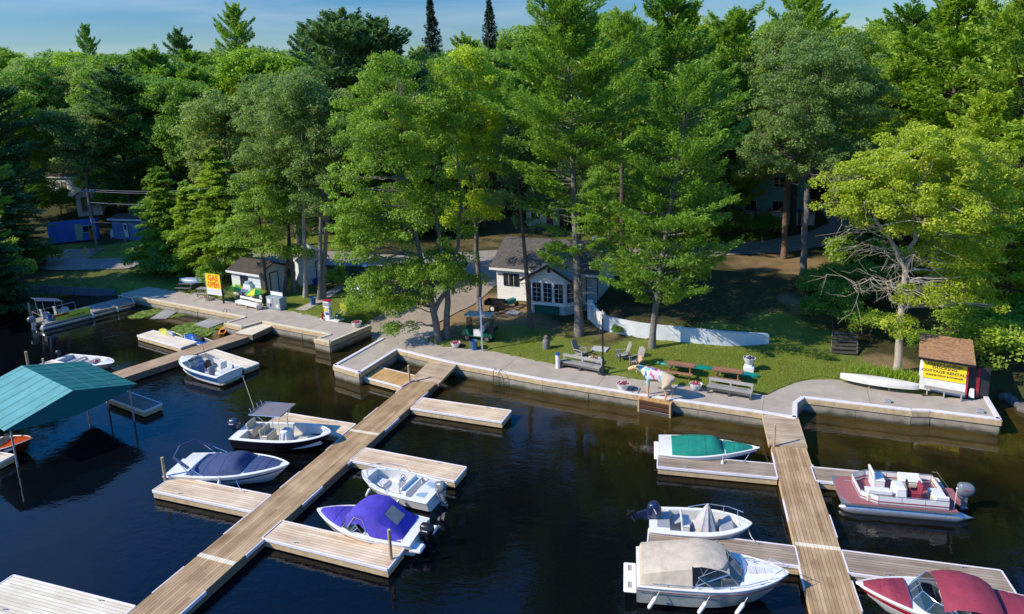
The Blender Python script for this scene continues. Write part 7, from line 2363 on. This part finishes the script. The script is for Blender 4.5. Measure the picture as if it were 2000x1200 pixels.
# --- lamp post, posts
p = at(1178, 733, QUAY_Z)
if not inside([p.x], [p.y], right_apron)[0]: p = on_ground(1178, 733)
h = height_to(p, 1176, 610)
t = thing('lamp_post', 'tall black lamp post with lantern beside the silvery bench', 'street lamp', p, SHORE)
MB().lathe([(.13, 0), (.13, .1), (.09, .18), (.07, .9), (.055, 1.0), (.05, h - .55), (.07, h - .5), (.05, h - .42)], 12).build('pole', BLACK, t, smooth=True)
MB().lathe([(.07, h - .42), (.17, h - .12), (.15, h - .08)], 8).build('lantern', mat('frosted_lamp_glass', (.55, .52, .45), .3, .05), t)
MB().lathe([(.2, h - .1), (.16, h - .02), (.04, h + .06), (.02, h + .14), (0, h + .15)], 8).build('lantern_cap', mat('pale_lamp_cap', (.4, .38, .33), .4, .05), t)
MB().tube([(0, 0, h - .9), (-.22, -.05, h - .85), (-.24, -.05, h - 1.0)], .014, 5).box((-.24, -.05, h - 1.2), (.12, .12, .3)).build('hanging_lantern', BLACK, t)
p = at(1090, 719, QUAY_Z); h = height_to(p, 1089, 690)
t = thing('bollard', 'short white post with a blue cap at the left end of the silvery bench', 'bollard', p)
MB().lathe([(.15, 0), (.15, h - .1), (.16, h - .1), (.16, h - .08), (.0, h - .08)], 14).build('post', WHITE_PAINT, t, smooth=True); MB().lathe([(.165, h - .1), (.165, h), (.0, h + .02)], 14).build('cap', BLUE_P, t, smooth=True)
p = ongr(942, 686); h = height_to(p, 939, 583)
t = thing('marker_post', 'thin pale square post standing before the golf cart', 'post', p)
MB().box((0, 0, h / 2), (.11, .11, h)).build('post', mat('pale_blue_post', (.45, .5, .55), .7, .06, 4), t); MB().box((0, 0, h + .03), (.14, .14, .06)).build('cap', WHITE_PAINT, t)

# --- golf cart
p = on_ground(938, 662)
t = thing('golf_cart', 'dark green golf cart with tan roof parked behind the thin pale post', 'golf cart', p, R(160))
CG = mat('cart_green', (.005, .13, .075), .25, .06, 4, coat=.5)
prof = [(1.15, .35), (1.2, .5), (1.1, .78), (.75, .85), (.6, .4), (-.1, .38), (-.2, .62), (-1.05, .66), (-1.15, .5), (-1.1, .3)]
b_ = MB()
b_.add([(x, -.55, z) for x, z in prof], [tuple(range(len(prof)))]); b_.add([(x, .55, z) for x, z in prof], [tuple(range(len(prof)))])
for i in range(len(prof)): q, r_ = prof[i], prof[(i + 1) % len(prof)]; b_.add([(q[0], -.55, q[1]), (r_[0], -.55, r_[1]), (r_[0], .55, r_[1]), (q[0], .55, q[1])], [(0, 1, 2, 3)])
b_.build('body', CG, t, bevel=.03)
for x in (.8, -.75):
    for y in (-.52, .52):
        w_ = MB().lathe([(.14, -.1), (.23, -.09), (.24, 0), (.23, .09), (.14, .1)], 16, (x, y, .24), axis='Y').build('wheel', RUBBER, t, smooth=True)
        MB().lathe([(0, -.105), (.13, -.1), (.13, .1), (0, .105)], 12, (x, y, .24), axis='Y').build('hub', CHROME, w_, smooth=True)
MB().box((-.2, 0, .72), (.55, 1.05, .16)).build('seat', CREAM, t, bevel=.04); MB().box((-.5, 0, 1.0), (.12, 1.05, .45)).build('backrest', CREAM, t, bevel=.04)
MB().box((0.0, 0, 1.86), (2.1, 1.2, .07)).build('roof', CREAM, t, bevel=.03)
f = MB()
for x0_, x1_ in ((.85, .75), (-.75, -.85)):
    for y in (-.52, .52): f.tube([(x0_, y, .7), (x1_, y, 1.84)], .02, 6)
f.build('roof_frame', BLACK, t, smooth=True)
MB().add([(.86, -.5, .85), (.86, .5, .85), (.77, .5, 1.75), (.77, -.5, 1.75)], [(0, 1, 2, 3)]).build('windscreen', GLASS, t)
MB().tube([(.5 + .12 * math.cos(a), .28 + .16 * math.sin(a), 1.05 + .1 * math.cos(a)) for a in np.linspace(0, 6.28, 13)], .015, 5).tube([(.75, .28, .8), (.5, .28, 1.05)], .015, 5).build('steering_wheel', BLACK, t)
MB().box((-.05, .562, .66), (.62, .02, .52)).build('side_panel', WHITE, t)
MB().box((-1.0, 0, .85), (.5, 1.0, .3)).build('rear_rack', BLACK, t)

# --- trailer and wheelbarrow by the cottage
p = on_ground(967, 605)
t = thing('utility_trailer', 'small black trailer with white wheels left of the cottage', 'trailer', p, R(-20))
MB().box((0, 0, .5), (1.5, .95, .08)).build('floor', BLACK, t)
for s_ in (-1, 1): MB().box((0, s_ * .46, .66), (1.5, .04, .3)).build('side_board', BLACK, t)
MB().box((-.73, 0, .66), (.04, .9, .3)).build('tailboard', BLACK, t); MB().beam((.75, 0, .45), (1.6, 0, .35), .07, .07).build('drawbar', BLACK, t)
for s_ in (-1, 1):
    w_ = MB().lathe([(.16, -.07), (.25, -.06), (.25, .06), (.16, .07)], 16, (0, s_ * .56, .26), axis='Y').build('wheel', RUBBER, t, smooth=True)
    MB().lathe([(0, -.075), (.17, -.072), (.17, .072), (0, .075)], 14, (0, s_ * .56, .26), axis='Y').build('rim', WHITE, w_, smooth=True)
p = on_ground(997, 600)
t = thing('wheelbarrow', 'teal wheelbarrow standing against the cottage beside the trailer', 'wheelbarrow', p, R(30))
MB().prism([(-.4, -.3), (.45, -.22), (.45, .22), (-.4, .3)], .3, [.62, .7, .7, .62]).build('tray', TEAL_P, t, bevel=.03)
MB().beam((-.9, -.26, .5), (.5, -.1, .25), .04, .04).beam((-.9, .26, .5), (.5, .1, .25), .04, .04).beam((-.3, -.24, .3), (-.35, -.24, 0), .04, .04).beam((-.3, .24, .3), (-.35, .24, 0), .04, .04).build('handle', POST_WOOD, t)
MB().lathe([(.1, -.04), (.18, -.04), (.18, .04), (.1, .04)], 14, (.6, 0, .18), axis='Y').build('wheel', RUBBER, t, smooth=True)
for k in range(3):
    p = on_ground(985 + 9 * k, 612 - 3 * k)
    t = MB().box((0, 0, .05), (1.6, .2, .05), rz=R(12 + 9 * k)).build('plank', FASCIA if k % 2 else RED_WOOD, None); t.location = p + Vector((0, 0, .02 + .055 * k))
    tag(t, ['lowest loose brown plank beside the trailer', 'pale middle plank lying beside the trailer', 'uppermost brown plank leaning by the cottage corner'][k], 'plank')

# --- Adirondack chairs
CH = plank_mat('grey_chair_wood', (.2, .185, .17), (.38, .36, .33), .1, 'Y')
def adirondack(label, px, py, rot, m, s=1.0):
    p = on_ground(px, py)
    t = thing('lawn_chair', label, 'chair', p, rot, 'slatted lawn chairs'); t.scale = (s,) * 3
    MB().box((0, 0, .3), (.55, .52, .04), ry=.2).build('seat', m, t)
    bk = MB()
    for i, y in enumerate((-.22, -.11, 0, .11, .22)): bk.box((-.42, y, .68 + .03 * (2 - abs(i - 2))), (.03, .095, .8 + .06 * (2 - abs(i - 2))), ry=-.38)
    bk.box((-.36, 0, .45), (.04, .5, .07)); bk.build('backrest', m, t)
    for y in (-.3, .3):
        MB().box((.0, y, .56), (.7, .12, .03)).build('armrest', m, t)
        MB().box((.28, y * .95, .28), (.09, .04, .56)).build('leg', m, t); MB().beam((.28, y * .85, .34), (-.55, y * .85, .05), .03, .11).build('rear_leg', m, t)
adirondack('grey slatted lawn chair left of the fire ring, facing right', 1134, 697, R(-40), CH)
adirondack('grey slatted lawn chair right of the lamp post, facing left', 1216, 702, R(190), CH)
adirondack('grey slatted lawn chair just behind the moose head', 1243, 714, R(215), CH)
adirondack('white lawn chair in front of the pale blue shed', 222, 466, R(-60), WHITE_PAINT)

# --- fire ring
p = on_ground(1158, 708)
t = thing('fire_ring', 'ring of stones with reddish split logs behind the silvery bench', 'fire pit', p)
rr = random.Random(3)
for k in range(11):
    a = k * 2 * math.pi / 11; MB().ball((.6 * math.cos(a), .6 * math.sin(a), .08), (.17, .14, .12 + rr.uniform(0, .05)), 7, 5).build('stone', BLOCK, t, smooth=False)
for k in range(6):
    a = k * 1.1; MB().tube([(.4 * math.cos(a), .4 * math.sin(a), .1), (-.05 * math.cos(a), -.05 * math.sin(a), .5)], .06, 7).build('log', mat('split_log', (.36, .16, .09), .9, .2, 6), t)
# --- carved stump
p = on_ground(1067, 681); h = height_to(p, 1066, 655)
t = thing('carved_stump', 'weathered grey carved stump figure standing on the lawn', 'statue', p, R(200))
MB().lathe([(.26, 0), (.28, .1), (.25, .3 * h), (.27, .5 * h), (.2, .66 * h), (.13, .74 * h), (.17, .84 * h), (.14, .94 * h), (.03, h)], 12).build('body', mat('weathered_grey_wood', (.17, .16, .16), .95, .25, 5, bump=.6, bscale=14), t, smooth=True)
MB().box((.18, 0, .84 * h), (.14, .06, .05), taper=.5).build('beak', MAT['weathered_grey_wood'], t)
# --- stepping slabs
for k, (px, py, lab) in enumerate([(1172, 683, 'pale square slab in the grass left of the lamp post'), (1003, 612, 'pale concrete slab under the trailer')]):
    p = on_ground(px, py); t = MB().box((0, 0, .04), (1.1, .8, .1)).build('stone_slab', BLOCK, None, bevel=.02); t.location = p; t.rotation_euler = (0, 0, SHORE); tag(t, lab, 'paving slab')

# --- wooden steps up the bank at right
a, b = on_ground(1648, 692), on_ground(1657, 660)
STEPW = plank_mat('old_step_wood', (.04, .035, .03), (.1, .09, .08), .3, 'Y')
t = thing('garden_steps', 'dark wooden steps climbing the bank left of the pale trunk', 'steps', a, R(-14))
for k in range(6): MB().box((.1 * k, .38 * k, .12 + .13 * k), (1.5, .34, .06)).build('tread', STEPW, t)
for s_ in (-1, 1): MB().beam((s_ * .78, 0, .05), (s_ * .78 + .5, 2.1, .75), .06, .18).build('stringer', DARK_WOOD, t)

# --- cleat blocks on the quay, ladders
for k, (px, py, lab) in enumerate([(1733, 786, 'grey mooring block on the quay below the white canoe'), (1914, 806, 'grey mooring block at the far right corner of the quay')]):
    t = MB().box((0, 0, .09), (.36, .24, .16), taper=.9).build('mooring_block', GALV, None, bevel=.02); t.location = at(px, py, QUAY_Z + .01); t.rotation_euler = (0, 0, SHORE); tag(t, lab, 'mooring block')
for px, py, lab in ((972, 731, 'dark ladder hooked over the quay edge right of the middle pier'), (1243, 768, 'dark ladder hooked over the quay edge left of the moose platform'), (443, 611, 'thin ladder on the gas quay beside the right plank raft')):
    p = at(px, py, QUAY_Z); t = thing('ladder', lab, 'ladder', p, SHORE, 'quay ladders')
    f = MB()
    for s_ in (-.2, .2): f.tube([(s_, .25, .1), (s_, .1, .3), (s_, -.2, .25), (s_, -.24, -.9)], .02, 6)
    f.build('side_rail', BLACK, t, smooth=True); f = MB()
    for k in range(3): MB().tube([(-.2, -.24, -.05 - .28 * k), (.2, -.24, -.05 - .28 * k)], .016, 6).build('rung', BLACK, t)
for k, (px, py) in enumerate([(1418, 816), (565, 643), (360, 598)]):
    pass

# --- utility pole and wires, road signs on the far left
p = on_ground(190, 492); h = height_to(p, 174, 368)
t = thing('utility_pole', 'grey wooden utility pole with cross arm by the road on the far left', 'utility pole', p, R(-10))
MB().tube([(0, 0, 0), (-.05, 0, h * .5), (-.1, 0, h)], [.17, .14, .1], 10).build('pole', mat('pole_wood', (.2, .19, .18), .9, .15, 5), t, smooth=True)
MB().box((-.1, 0, h - .35), (1.9, .1, .12)).build('cross_arm', MAT['pole_wood'], t)
for x in (-.95, -.35, .35, .8): MB().lathe([(.03, 0), (.055, .03), (.03, .07), (.05, .1), (0, .14)], 8, (x, 0, h - .29)).build('insulator', WHITE_PAINT, t, smooth=True)
MB().box((-.3, -.2, 2.2), (.5, .04, 1.2)).build('brown_sign', mat('brown_sign_paint', (.25, .11, .02), .6, .1), t)
for k, (dz, yy, lab) in enumerate([(-.15, .4, 'upper wire from the utility pole to the hemlocks'), (-.32, -.3, 'second wire from the utility pole to the hemlocks'), (-1.7, 0, 'single lower wire from the utility pole'), (-4.1, 0, 'lowest wire from the utility pole above the pale blue shed')]):
    a_ = p + Vector((-.1, yy * .3, h + dz)); b_ = a_ + Vector((21, -4.5 + yy, .4))
    o = MB().tube([a_.lerp(b_, i / 10) - a_ - Vector((0, 0, .5 * math.sin(math.pi * i / 10))) for i in range(11)], .022, 5).build('power_wire', GALV, None, smooth=True)
    o.location = a_; tag(o, lab, 'wire', 'power wires')
p = on_ground(171, 516); h = height_to(p, 171, 499)
t = thing('road_sign', 'weathered yellow diamond road sign on the far left', 'road sign', p, R(-5))
MB().box((0, 0, .8), (.06, .06, 1.6)).build('post', GALV, t)
MB().box((0, -.05, 1.5), (.75, .03, .75), ry=R(45)).build('plate', mat('faded_yellow_sign', (.4, .36, .2), .6, .1), t); MB().box((0, -.07, 1.5), (.05, .01, .5)).build('arrow', BLACK, t)
p = on_ground(248, 492); h = height_to(p, 243, 455)
t = thing('wooden_post', 'bare grey post on the grass before the pale blue shed', 'post', p); MB().tube([(0, 0, 0), (-.05, 0, h)], [.1, .08], 8).build('post', MAT['pole_wood'], t, smooth=True)
p = on_ground(715, 552); t = thing('bird_feeder', 'small round topped lamp on a thin pole behind the propane tanks', 'garden lamp', p)
MB().tube([(0, 0, 0), (0, 0, 1.6)], .03, 6).build('pole', GALV, t); MB().lathe([(.25, 1.6), (.2, 1.72), (0, 1.82)], 12).build('shade', WHITE_PAINT, t, smooth=True)
t = thing('retaining_boards', 'blue grey timber wall along the shaded shore behind the work pontoon', 'wall')
a_, b_ = on_ground(40, 566), on_ground(225, 560)
for k in range(7): MB().beam(a_.lerp(b_, k / 7) + Vector((0, 0, .2)), a_.lerp(b_, (k + .97) / 7) + Vector((0, 0, .2)), .12, .8).build('board', mat('blue_grey_timber', (.1, .12, .15), .9, .2), t)
ROCK = mat('lake_rock', (.12, .11, .1), .9, .3, 3, bump=.8, bscale=6)
rr = random.Random(8)
for k in range(16):
    px = 10 + k * 14 + rr.uniform(-4, 4); p = on_ground(px, 579 - k * .45 + rr.uniform(-2, 2)) if True else None
    o = MB().ball((0, 0, 0), (rr.uniform(.3, .7), rr.uniform(.25, .5), rr.uniform(.2, .4)), 7, 5).build('shore_rock', ROCK, None); o.location = p; o.rotation_euler = (rr.uniform(0, 1), rr.uniform(0, 1), rr.uniform(0, 6))
    tag(o, 'grey boulder on the shaded left cove shore, %s from the left edge' % (ORD + ['thirteenth', 'fourteenth', 'fifteenth', 'sixteenth'])[k], 'rock', 'boulders along the left cove')
for k in range(5):
    px = 1965 + k * 13; p = at(px, 778 + k * 7, 0.1)
    o = MB().ball((0, 0, 0), (rr.uniform(.3, .6), rr.uniform(.25, .5), rr.uniform(.2, .35)), 7, 5).build('shore_rock', ROCK, None); o.location = p; o.rotation_euler = (rr.uniform(0, 1), rr.uniform(0, 1), rr.uniform(0, 6))
    tag(o, 'grey boulder at the waterline right of the sign hut, %s from the quay' % ORD[k], 'rock', 'boulders right of the sign hut')

# ------------------------------------------------------------------ the moose on its platform
q = [at(1246, 775, .8), at(1311, 788, .8), at(1321, 778, .8), at(1256, 767, .8)]
m0 = sum(q, Vector()) / 4; d = ((q[1] - q[0]) + (q[2] - q[3])) / 2; PW = d.length; ang = math.atan2(d.y, d.x)
pf = thing('moose_platform', 'reddish wooden box platform in the water under the moose', 'platform', (m0.x, m0.y, 0), ang)
Dp = 1.2
MB().box((0, 0, .8), (PW, Dp, .06)).build('deck', GOLD_WOOD, pf, bevel=.006)
for k in range(3): MB().box((0, -Dp / 2 + .03, .62 - .27 * k), (PW - .1, .05, .2)).build('slat', RED_WOOD if k < 2 else GREY_WOOD, pf)
for s_ in (-1, 1):
    MB().box((s_ * (PW / 2 - .06), -Dp / 2 + .06, .15), (.1, .13, 1.25)).build('leg', POST_WOOD, pf)
    for k in range(3): MB().box((s_ * (PW / 2 - .02), 0, .62 - .27 * k), (.04, Dp - .1, .2)).build('slat', RED_WOOD, pf)
MB().box((0, .1, .3), (PW - .3, Dp - .4, .9)).build('dark_infill', DARK, pf)  # near-black box filling the hollow behind the slats

def skin_mesh(pts, edges, radii, sub=2):
    me = bpy.data.meshes.new('skin'); me.from_pydata(pts, edges, []); o = bpy.data.objects.new('skin', me); COL.objects.link(o)
    md = o.modifiers.new('s', 'SKIN'); md.use_smooth_shade = True
    me.skin_vertices[0].data.foreach_get
    for i, r_ in enumerate(radii):
        rr_ = r_ if isinstance(r_, tuple) else (r_, r_)
        me.skin_vertices[0].data[i].radius = rr_
    me.skin_vertices[0].data[0].use_root = True
    sd = o.modifiers.new('u', 'SUBSURF'); sd.levels = sub; sd.render_levels = sub
    bpy.context.view_layer.update()
    dg = bpy.context.evaluated_depsgraph_get()
    out = bpy.data.meshes.new_from_object(o.evaluated_get(dg))
    bpy.data.objects.remove(o)
    return out
# facing local +x, feet at z=0
V = [(-.55, 0, 1.15), (-.2, 0, 1.17), (.2, 0, 1.2), (.5, 0, 1.28), (.72, 0, 1.36), (.92, 0, 1.4), (1.12, 0, 1.42), (1.34, 0, 1.3), (1.5, 0, 1.2),  # 0-8 spine, neck, head, muzzle
     (-.72, 0, 1.08), (-.82, 0, 1.0)]
Rr = [(.27, .3), (.29, .3), (.3, .34), (.25, .33), (.17, .2), (.13, .15), (.115, .13), (.09, .1), (.095, .1), (.16, .2), (.04, .05)]
E_ = [(0, 1), (1, 2), (2, 3), (3, 4), (4, 5), (5, 6), (6, 7), (7, 8), (0, 9), (9, 10)]
def leg(parent, pts, rads):
    pi = parent
    for p_, r_ in zip(pts, rads):
        V.append(p_); Rr.append(r_); E_.append((pi, len(V) - 1)); pi = len(V) - 1
for sg, off in ((-1, .12), (1, -.05)):
    leg(3, [(.46, sg * .16, .95), (.47 + off, sg * .17, .68), (.48 + off, sg * .17, .4), (.46 + off, sg * .17, .12), (.5 + off, sg * .17, .04)], [.13, .075, .052, .045, .055])
for sg, off in ((-1, -.05), (1, .14)):
    leg(0, [(-.52, sg * .17, .88), (-.42 + off, sg * .18, .68), (-.62 + off, sg * .18, .45), (-.56 + off, sg * .18, .13), (-.52 + off, sg * .18, .04)], [.17, .1, .055, .047, .057])
mz = skin_mesh(V, E_, Rr)
fa, ra = at(1262, 774, .83), at(1308, 783, .83)
dd = fa - ra
ms_ = thing('moose_statue', 'painted moose statue standing on the platform at the quay edge', 'statue', ((fa.x + ra.x) / 2, (fa.y + ra.y) / 2, .83), math.atan2(dd.y, dd.x))
ms_.scale = (1.2, 1.2, 1.2)
def moose_mat():
    m, n, l, b = base_mat('painted_moose')
    tcn = n.new('ShaderNodeTexCoord'); sp = n.new('ShaderNodeSeparateXYZ'); l.new(tcn.outputs['Object'], sp.inputs['Vector'])
    r = n.new('ShaderNodeValToRGB'); mr = n.new('ShaderNodeMapRange'); mr.inputs['From Min'].default_value = -.85; mr.inputs['From Max'].default_value = 1.6
    l.new(sp.outputs['X'], mr.inputs['Value']); l.new(mr.outputs['Result'], r.inputs['Fac']); r.color_ramp.interpolation = 'CONSTANT'
    e = r.color_ramp.elements; e[0].color = (.62, .45, .3, 1); e[1].position = .74; e[1].color = (.62, .42, .2, 1)
    for p_, c in ((.12, (.62, .5, .34)), (.27, (.5, .04, .2)), (.4, (.55, .6, .7)), (.5, (.3, .55, .6)), (.6, (.6, .55, .3)), (.67, (.25, .5, .6))):
        q_ = e.new(p_); q_.color = (*c, 1)
    vo = n.new('ShaderNodeTexVoronoi'); vo.inputs['Scale'].default_value = 5.5; l.new(tcn.outputs['Object'], vo.inputs['Vector'])
    wn_ = n.new('ShaderNodeTexWhiteNoise'); l.new(vo.outputs['Position'], wn_.inputs['Vector'])
    r2 = n.new('ShaderNodeValToRGB'); r2.color_ramp.interpolation = 'CONSTANT'; e2 = r2.color_ramp.elements
    e2[0].color = (.6, .62, .6, 1); e2[1].position = .8; e2[1].color = (.5, .04, .18, 1)
    for p_, c in ((.3, (.03, .06, .25)), (.5, (.15, .45, .5)), (.65, (.7, .68, .62))): q_ = e2.new(p_); q_.color = (*c, 1)
    l.new(wn_.outputs['Value'], r2.inputs['Fac'])
    band = n.new('ShaderNodeMapRange'); band.inputs['From Min'].default_value = .98; band.inputs['From Max'].default_value = 1.0; band.inputs['To Min'].default_value = 1; band.inputs['To Max'].default_value = 0.8; l.new(sp.outputs['Z'], band.inputs['Value'])
    lx = n.new('ShaderNodeMath'); lx.operation = 'GREATER_THAN'; lx.inputs[1].default_value = -.25; l.new(sp.outputs['X'], lx.inputs[0])
    lx2 = n.new('ShaderNodeMath'); lx2.operation = 'LESS_THAN'; lx2.inputs[1].default_value = .68; l.new(sp.outputs['X'], lx2.inputs[0])
    lz = n.new('ShaderNodeMath'); lz.operation = 'GREATER_THAN'; lz.inputs[1].default_value = .78; l.new(sp.outputs['Z'], lz.inputs[0])
    a1 = n.new('ShaderNodeMath'); a1.operation = 'MULTIPLY'; l.new(lx.outputs[0], a1.inputs[0]); l.new(lx2.outputs[0], a1.inputs[1])
    a2 = n.new('ShaderNodeMath'); a2.operation = 'MULTIPLY'; l.new(a1.outputs[0], a2.inputs[0]); l.new(lz.outputs[0], a2.inputs[1])
    a3 = n.new('ShaderNodeMath'); a3.operation = 'MULTIPLY'; l.new(a2.outputs[0], a3.inputs[0]); l.new(band.outputs['Result'], a3.inputs[1])
    mx = n.new('ShaderNodeMix'); mx.data_type = 'RGBA'; l.new(a3.outputs[0], mx.inputs['Factor']); l.new(r.outputs['Color'], mx.inputs['A']); l.new(r2.outputs['Color'], mx.inputs['B'])
    lg = n.new('ShaderNodeMapRange'); lg.inputs['From Min'].default_value = .7; lg.inputs['From Max'].default_value = .6; l.new(sp.outputs['Z'], lg.inputs['Value'])
    mx2 = n.new('ShaderNodeMix'); mx2.data_type = 'RGBA'; mx2.inputs['B'].default_value = (.6, .34, .2, 1); l.new(lg.outputs['Result'], mx2.inputs['Factor']); l.new(mx.outputs['Result'], mx2.inputs['A'])
    l.new(mx2.outputs['Result'], b.inputs['Base Color']); b.inputs['Roughness'].default_value = .35
    return m
o = link_mesh('body', mz, moose_mat(), ms_)
HRN = mat('antler_tan', (.5, .28, .15), .7, .1)
for sg in (-1, 1):
    pal = [(1.1, sg * .1, 1.52), (1.08, sg * .26, 1.6), (1.15, sg * .42, 1.62), (1.12, sg * .5, 1.8), (1.02, sg * .46, 1.84), (.98, sg * .36, 1.74), (.94, sg * .3, 1.86), (.9, sg * .2, 1.72), (1.0, sg * .12, 1.58)]
    mb = MB(); k = len(pal); mb.add(pal + [(x - .03, y, z + .025) for x, y, z in pal], [tuple(range(k)), tuple(range(2 * k - 1, k - 1, -1))] + [(i, (i + 1) % k, k + (i + 1) % k, k + i) for i in range(k)])
    mb.build('antler', HRN, ms_)
    MB().ball((1.0, sg * .16, 1.5), (.04, .1, .05), 8, 6).build('ear', HRN, ms_, smooth=True)
    MB().ball((1.2, sg * .105, 1.45), .022, 8, 6).build('eye', BLACK, ms_, smooth=True)
MB().ball((1.05, 0, 1.2), (.05, .03, .12), 8, 6).build('dewlap', HRN, ms_, smooth=True)
MB().box((.05, -.36, .82), (.22, .02, .12)).build('plaque', WHITE, ms_)
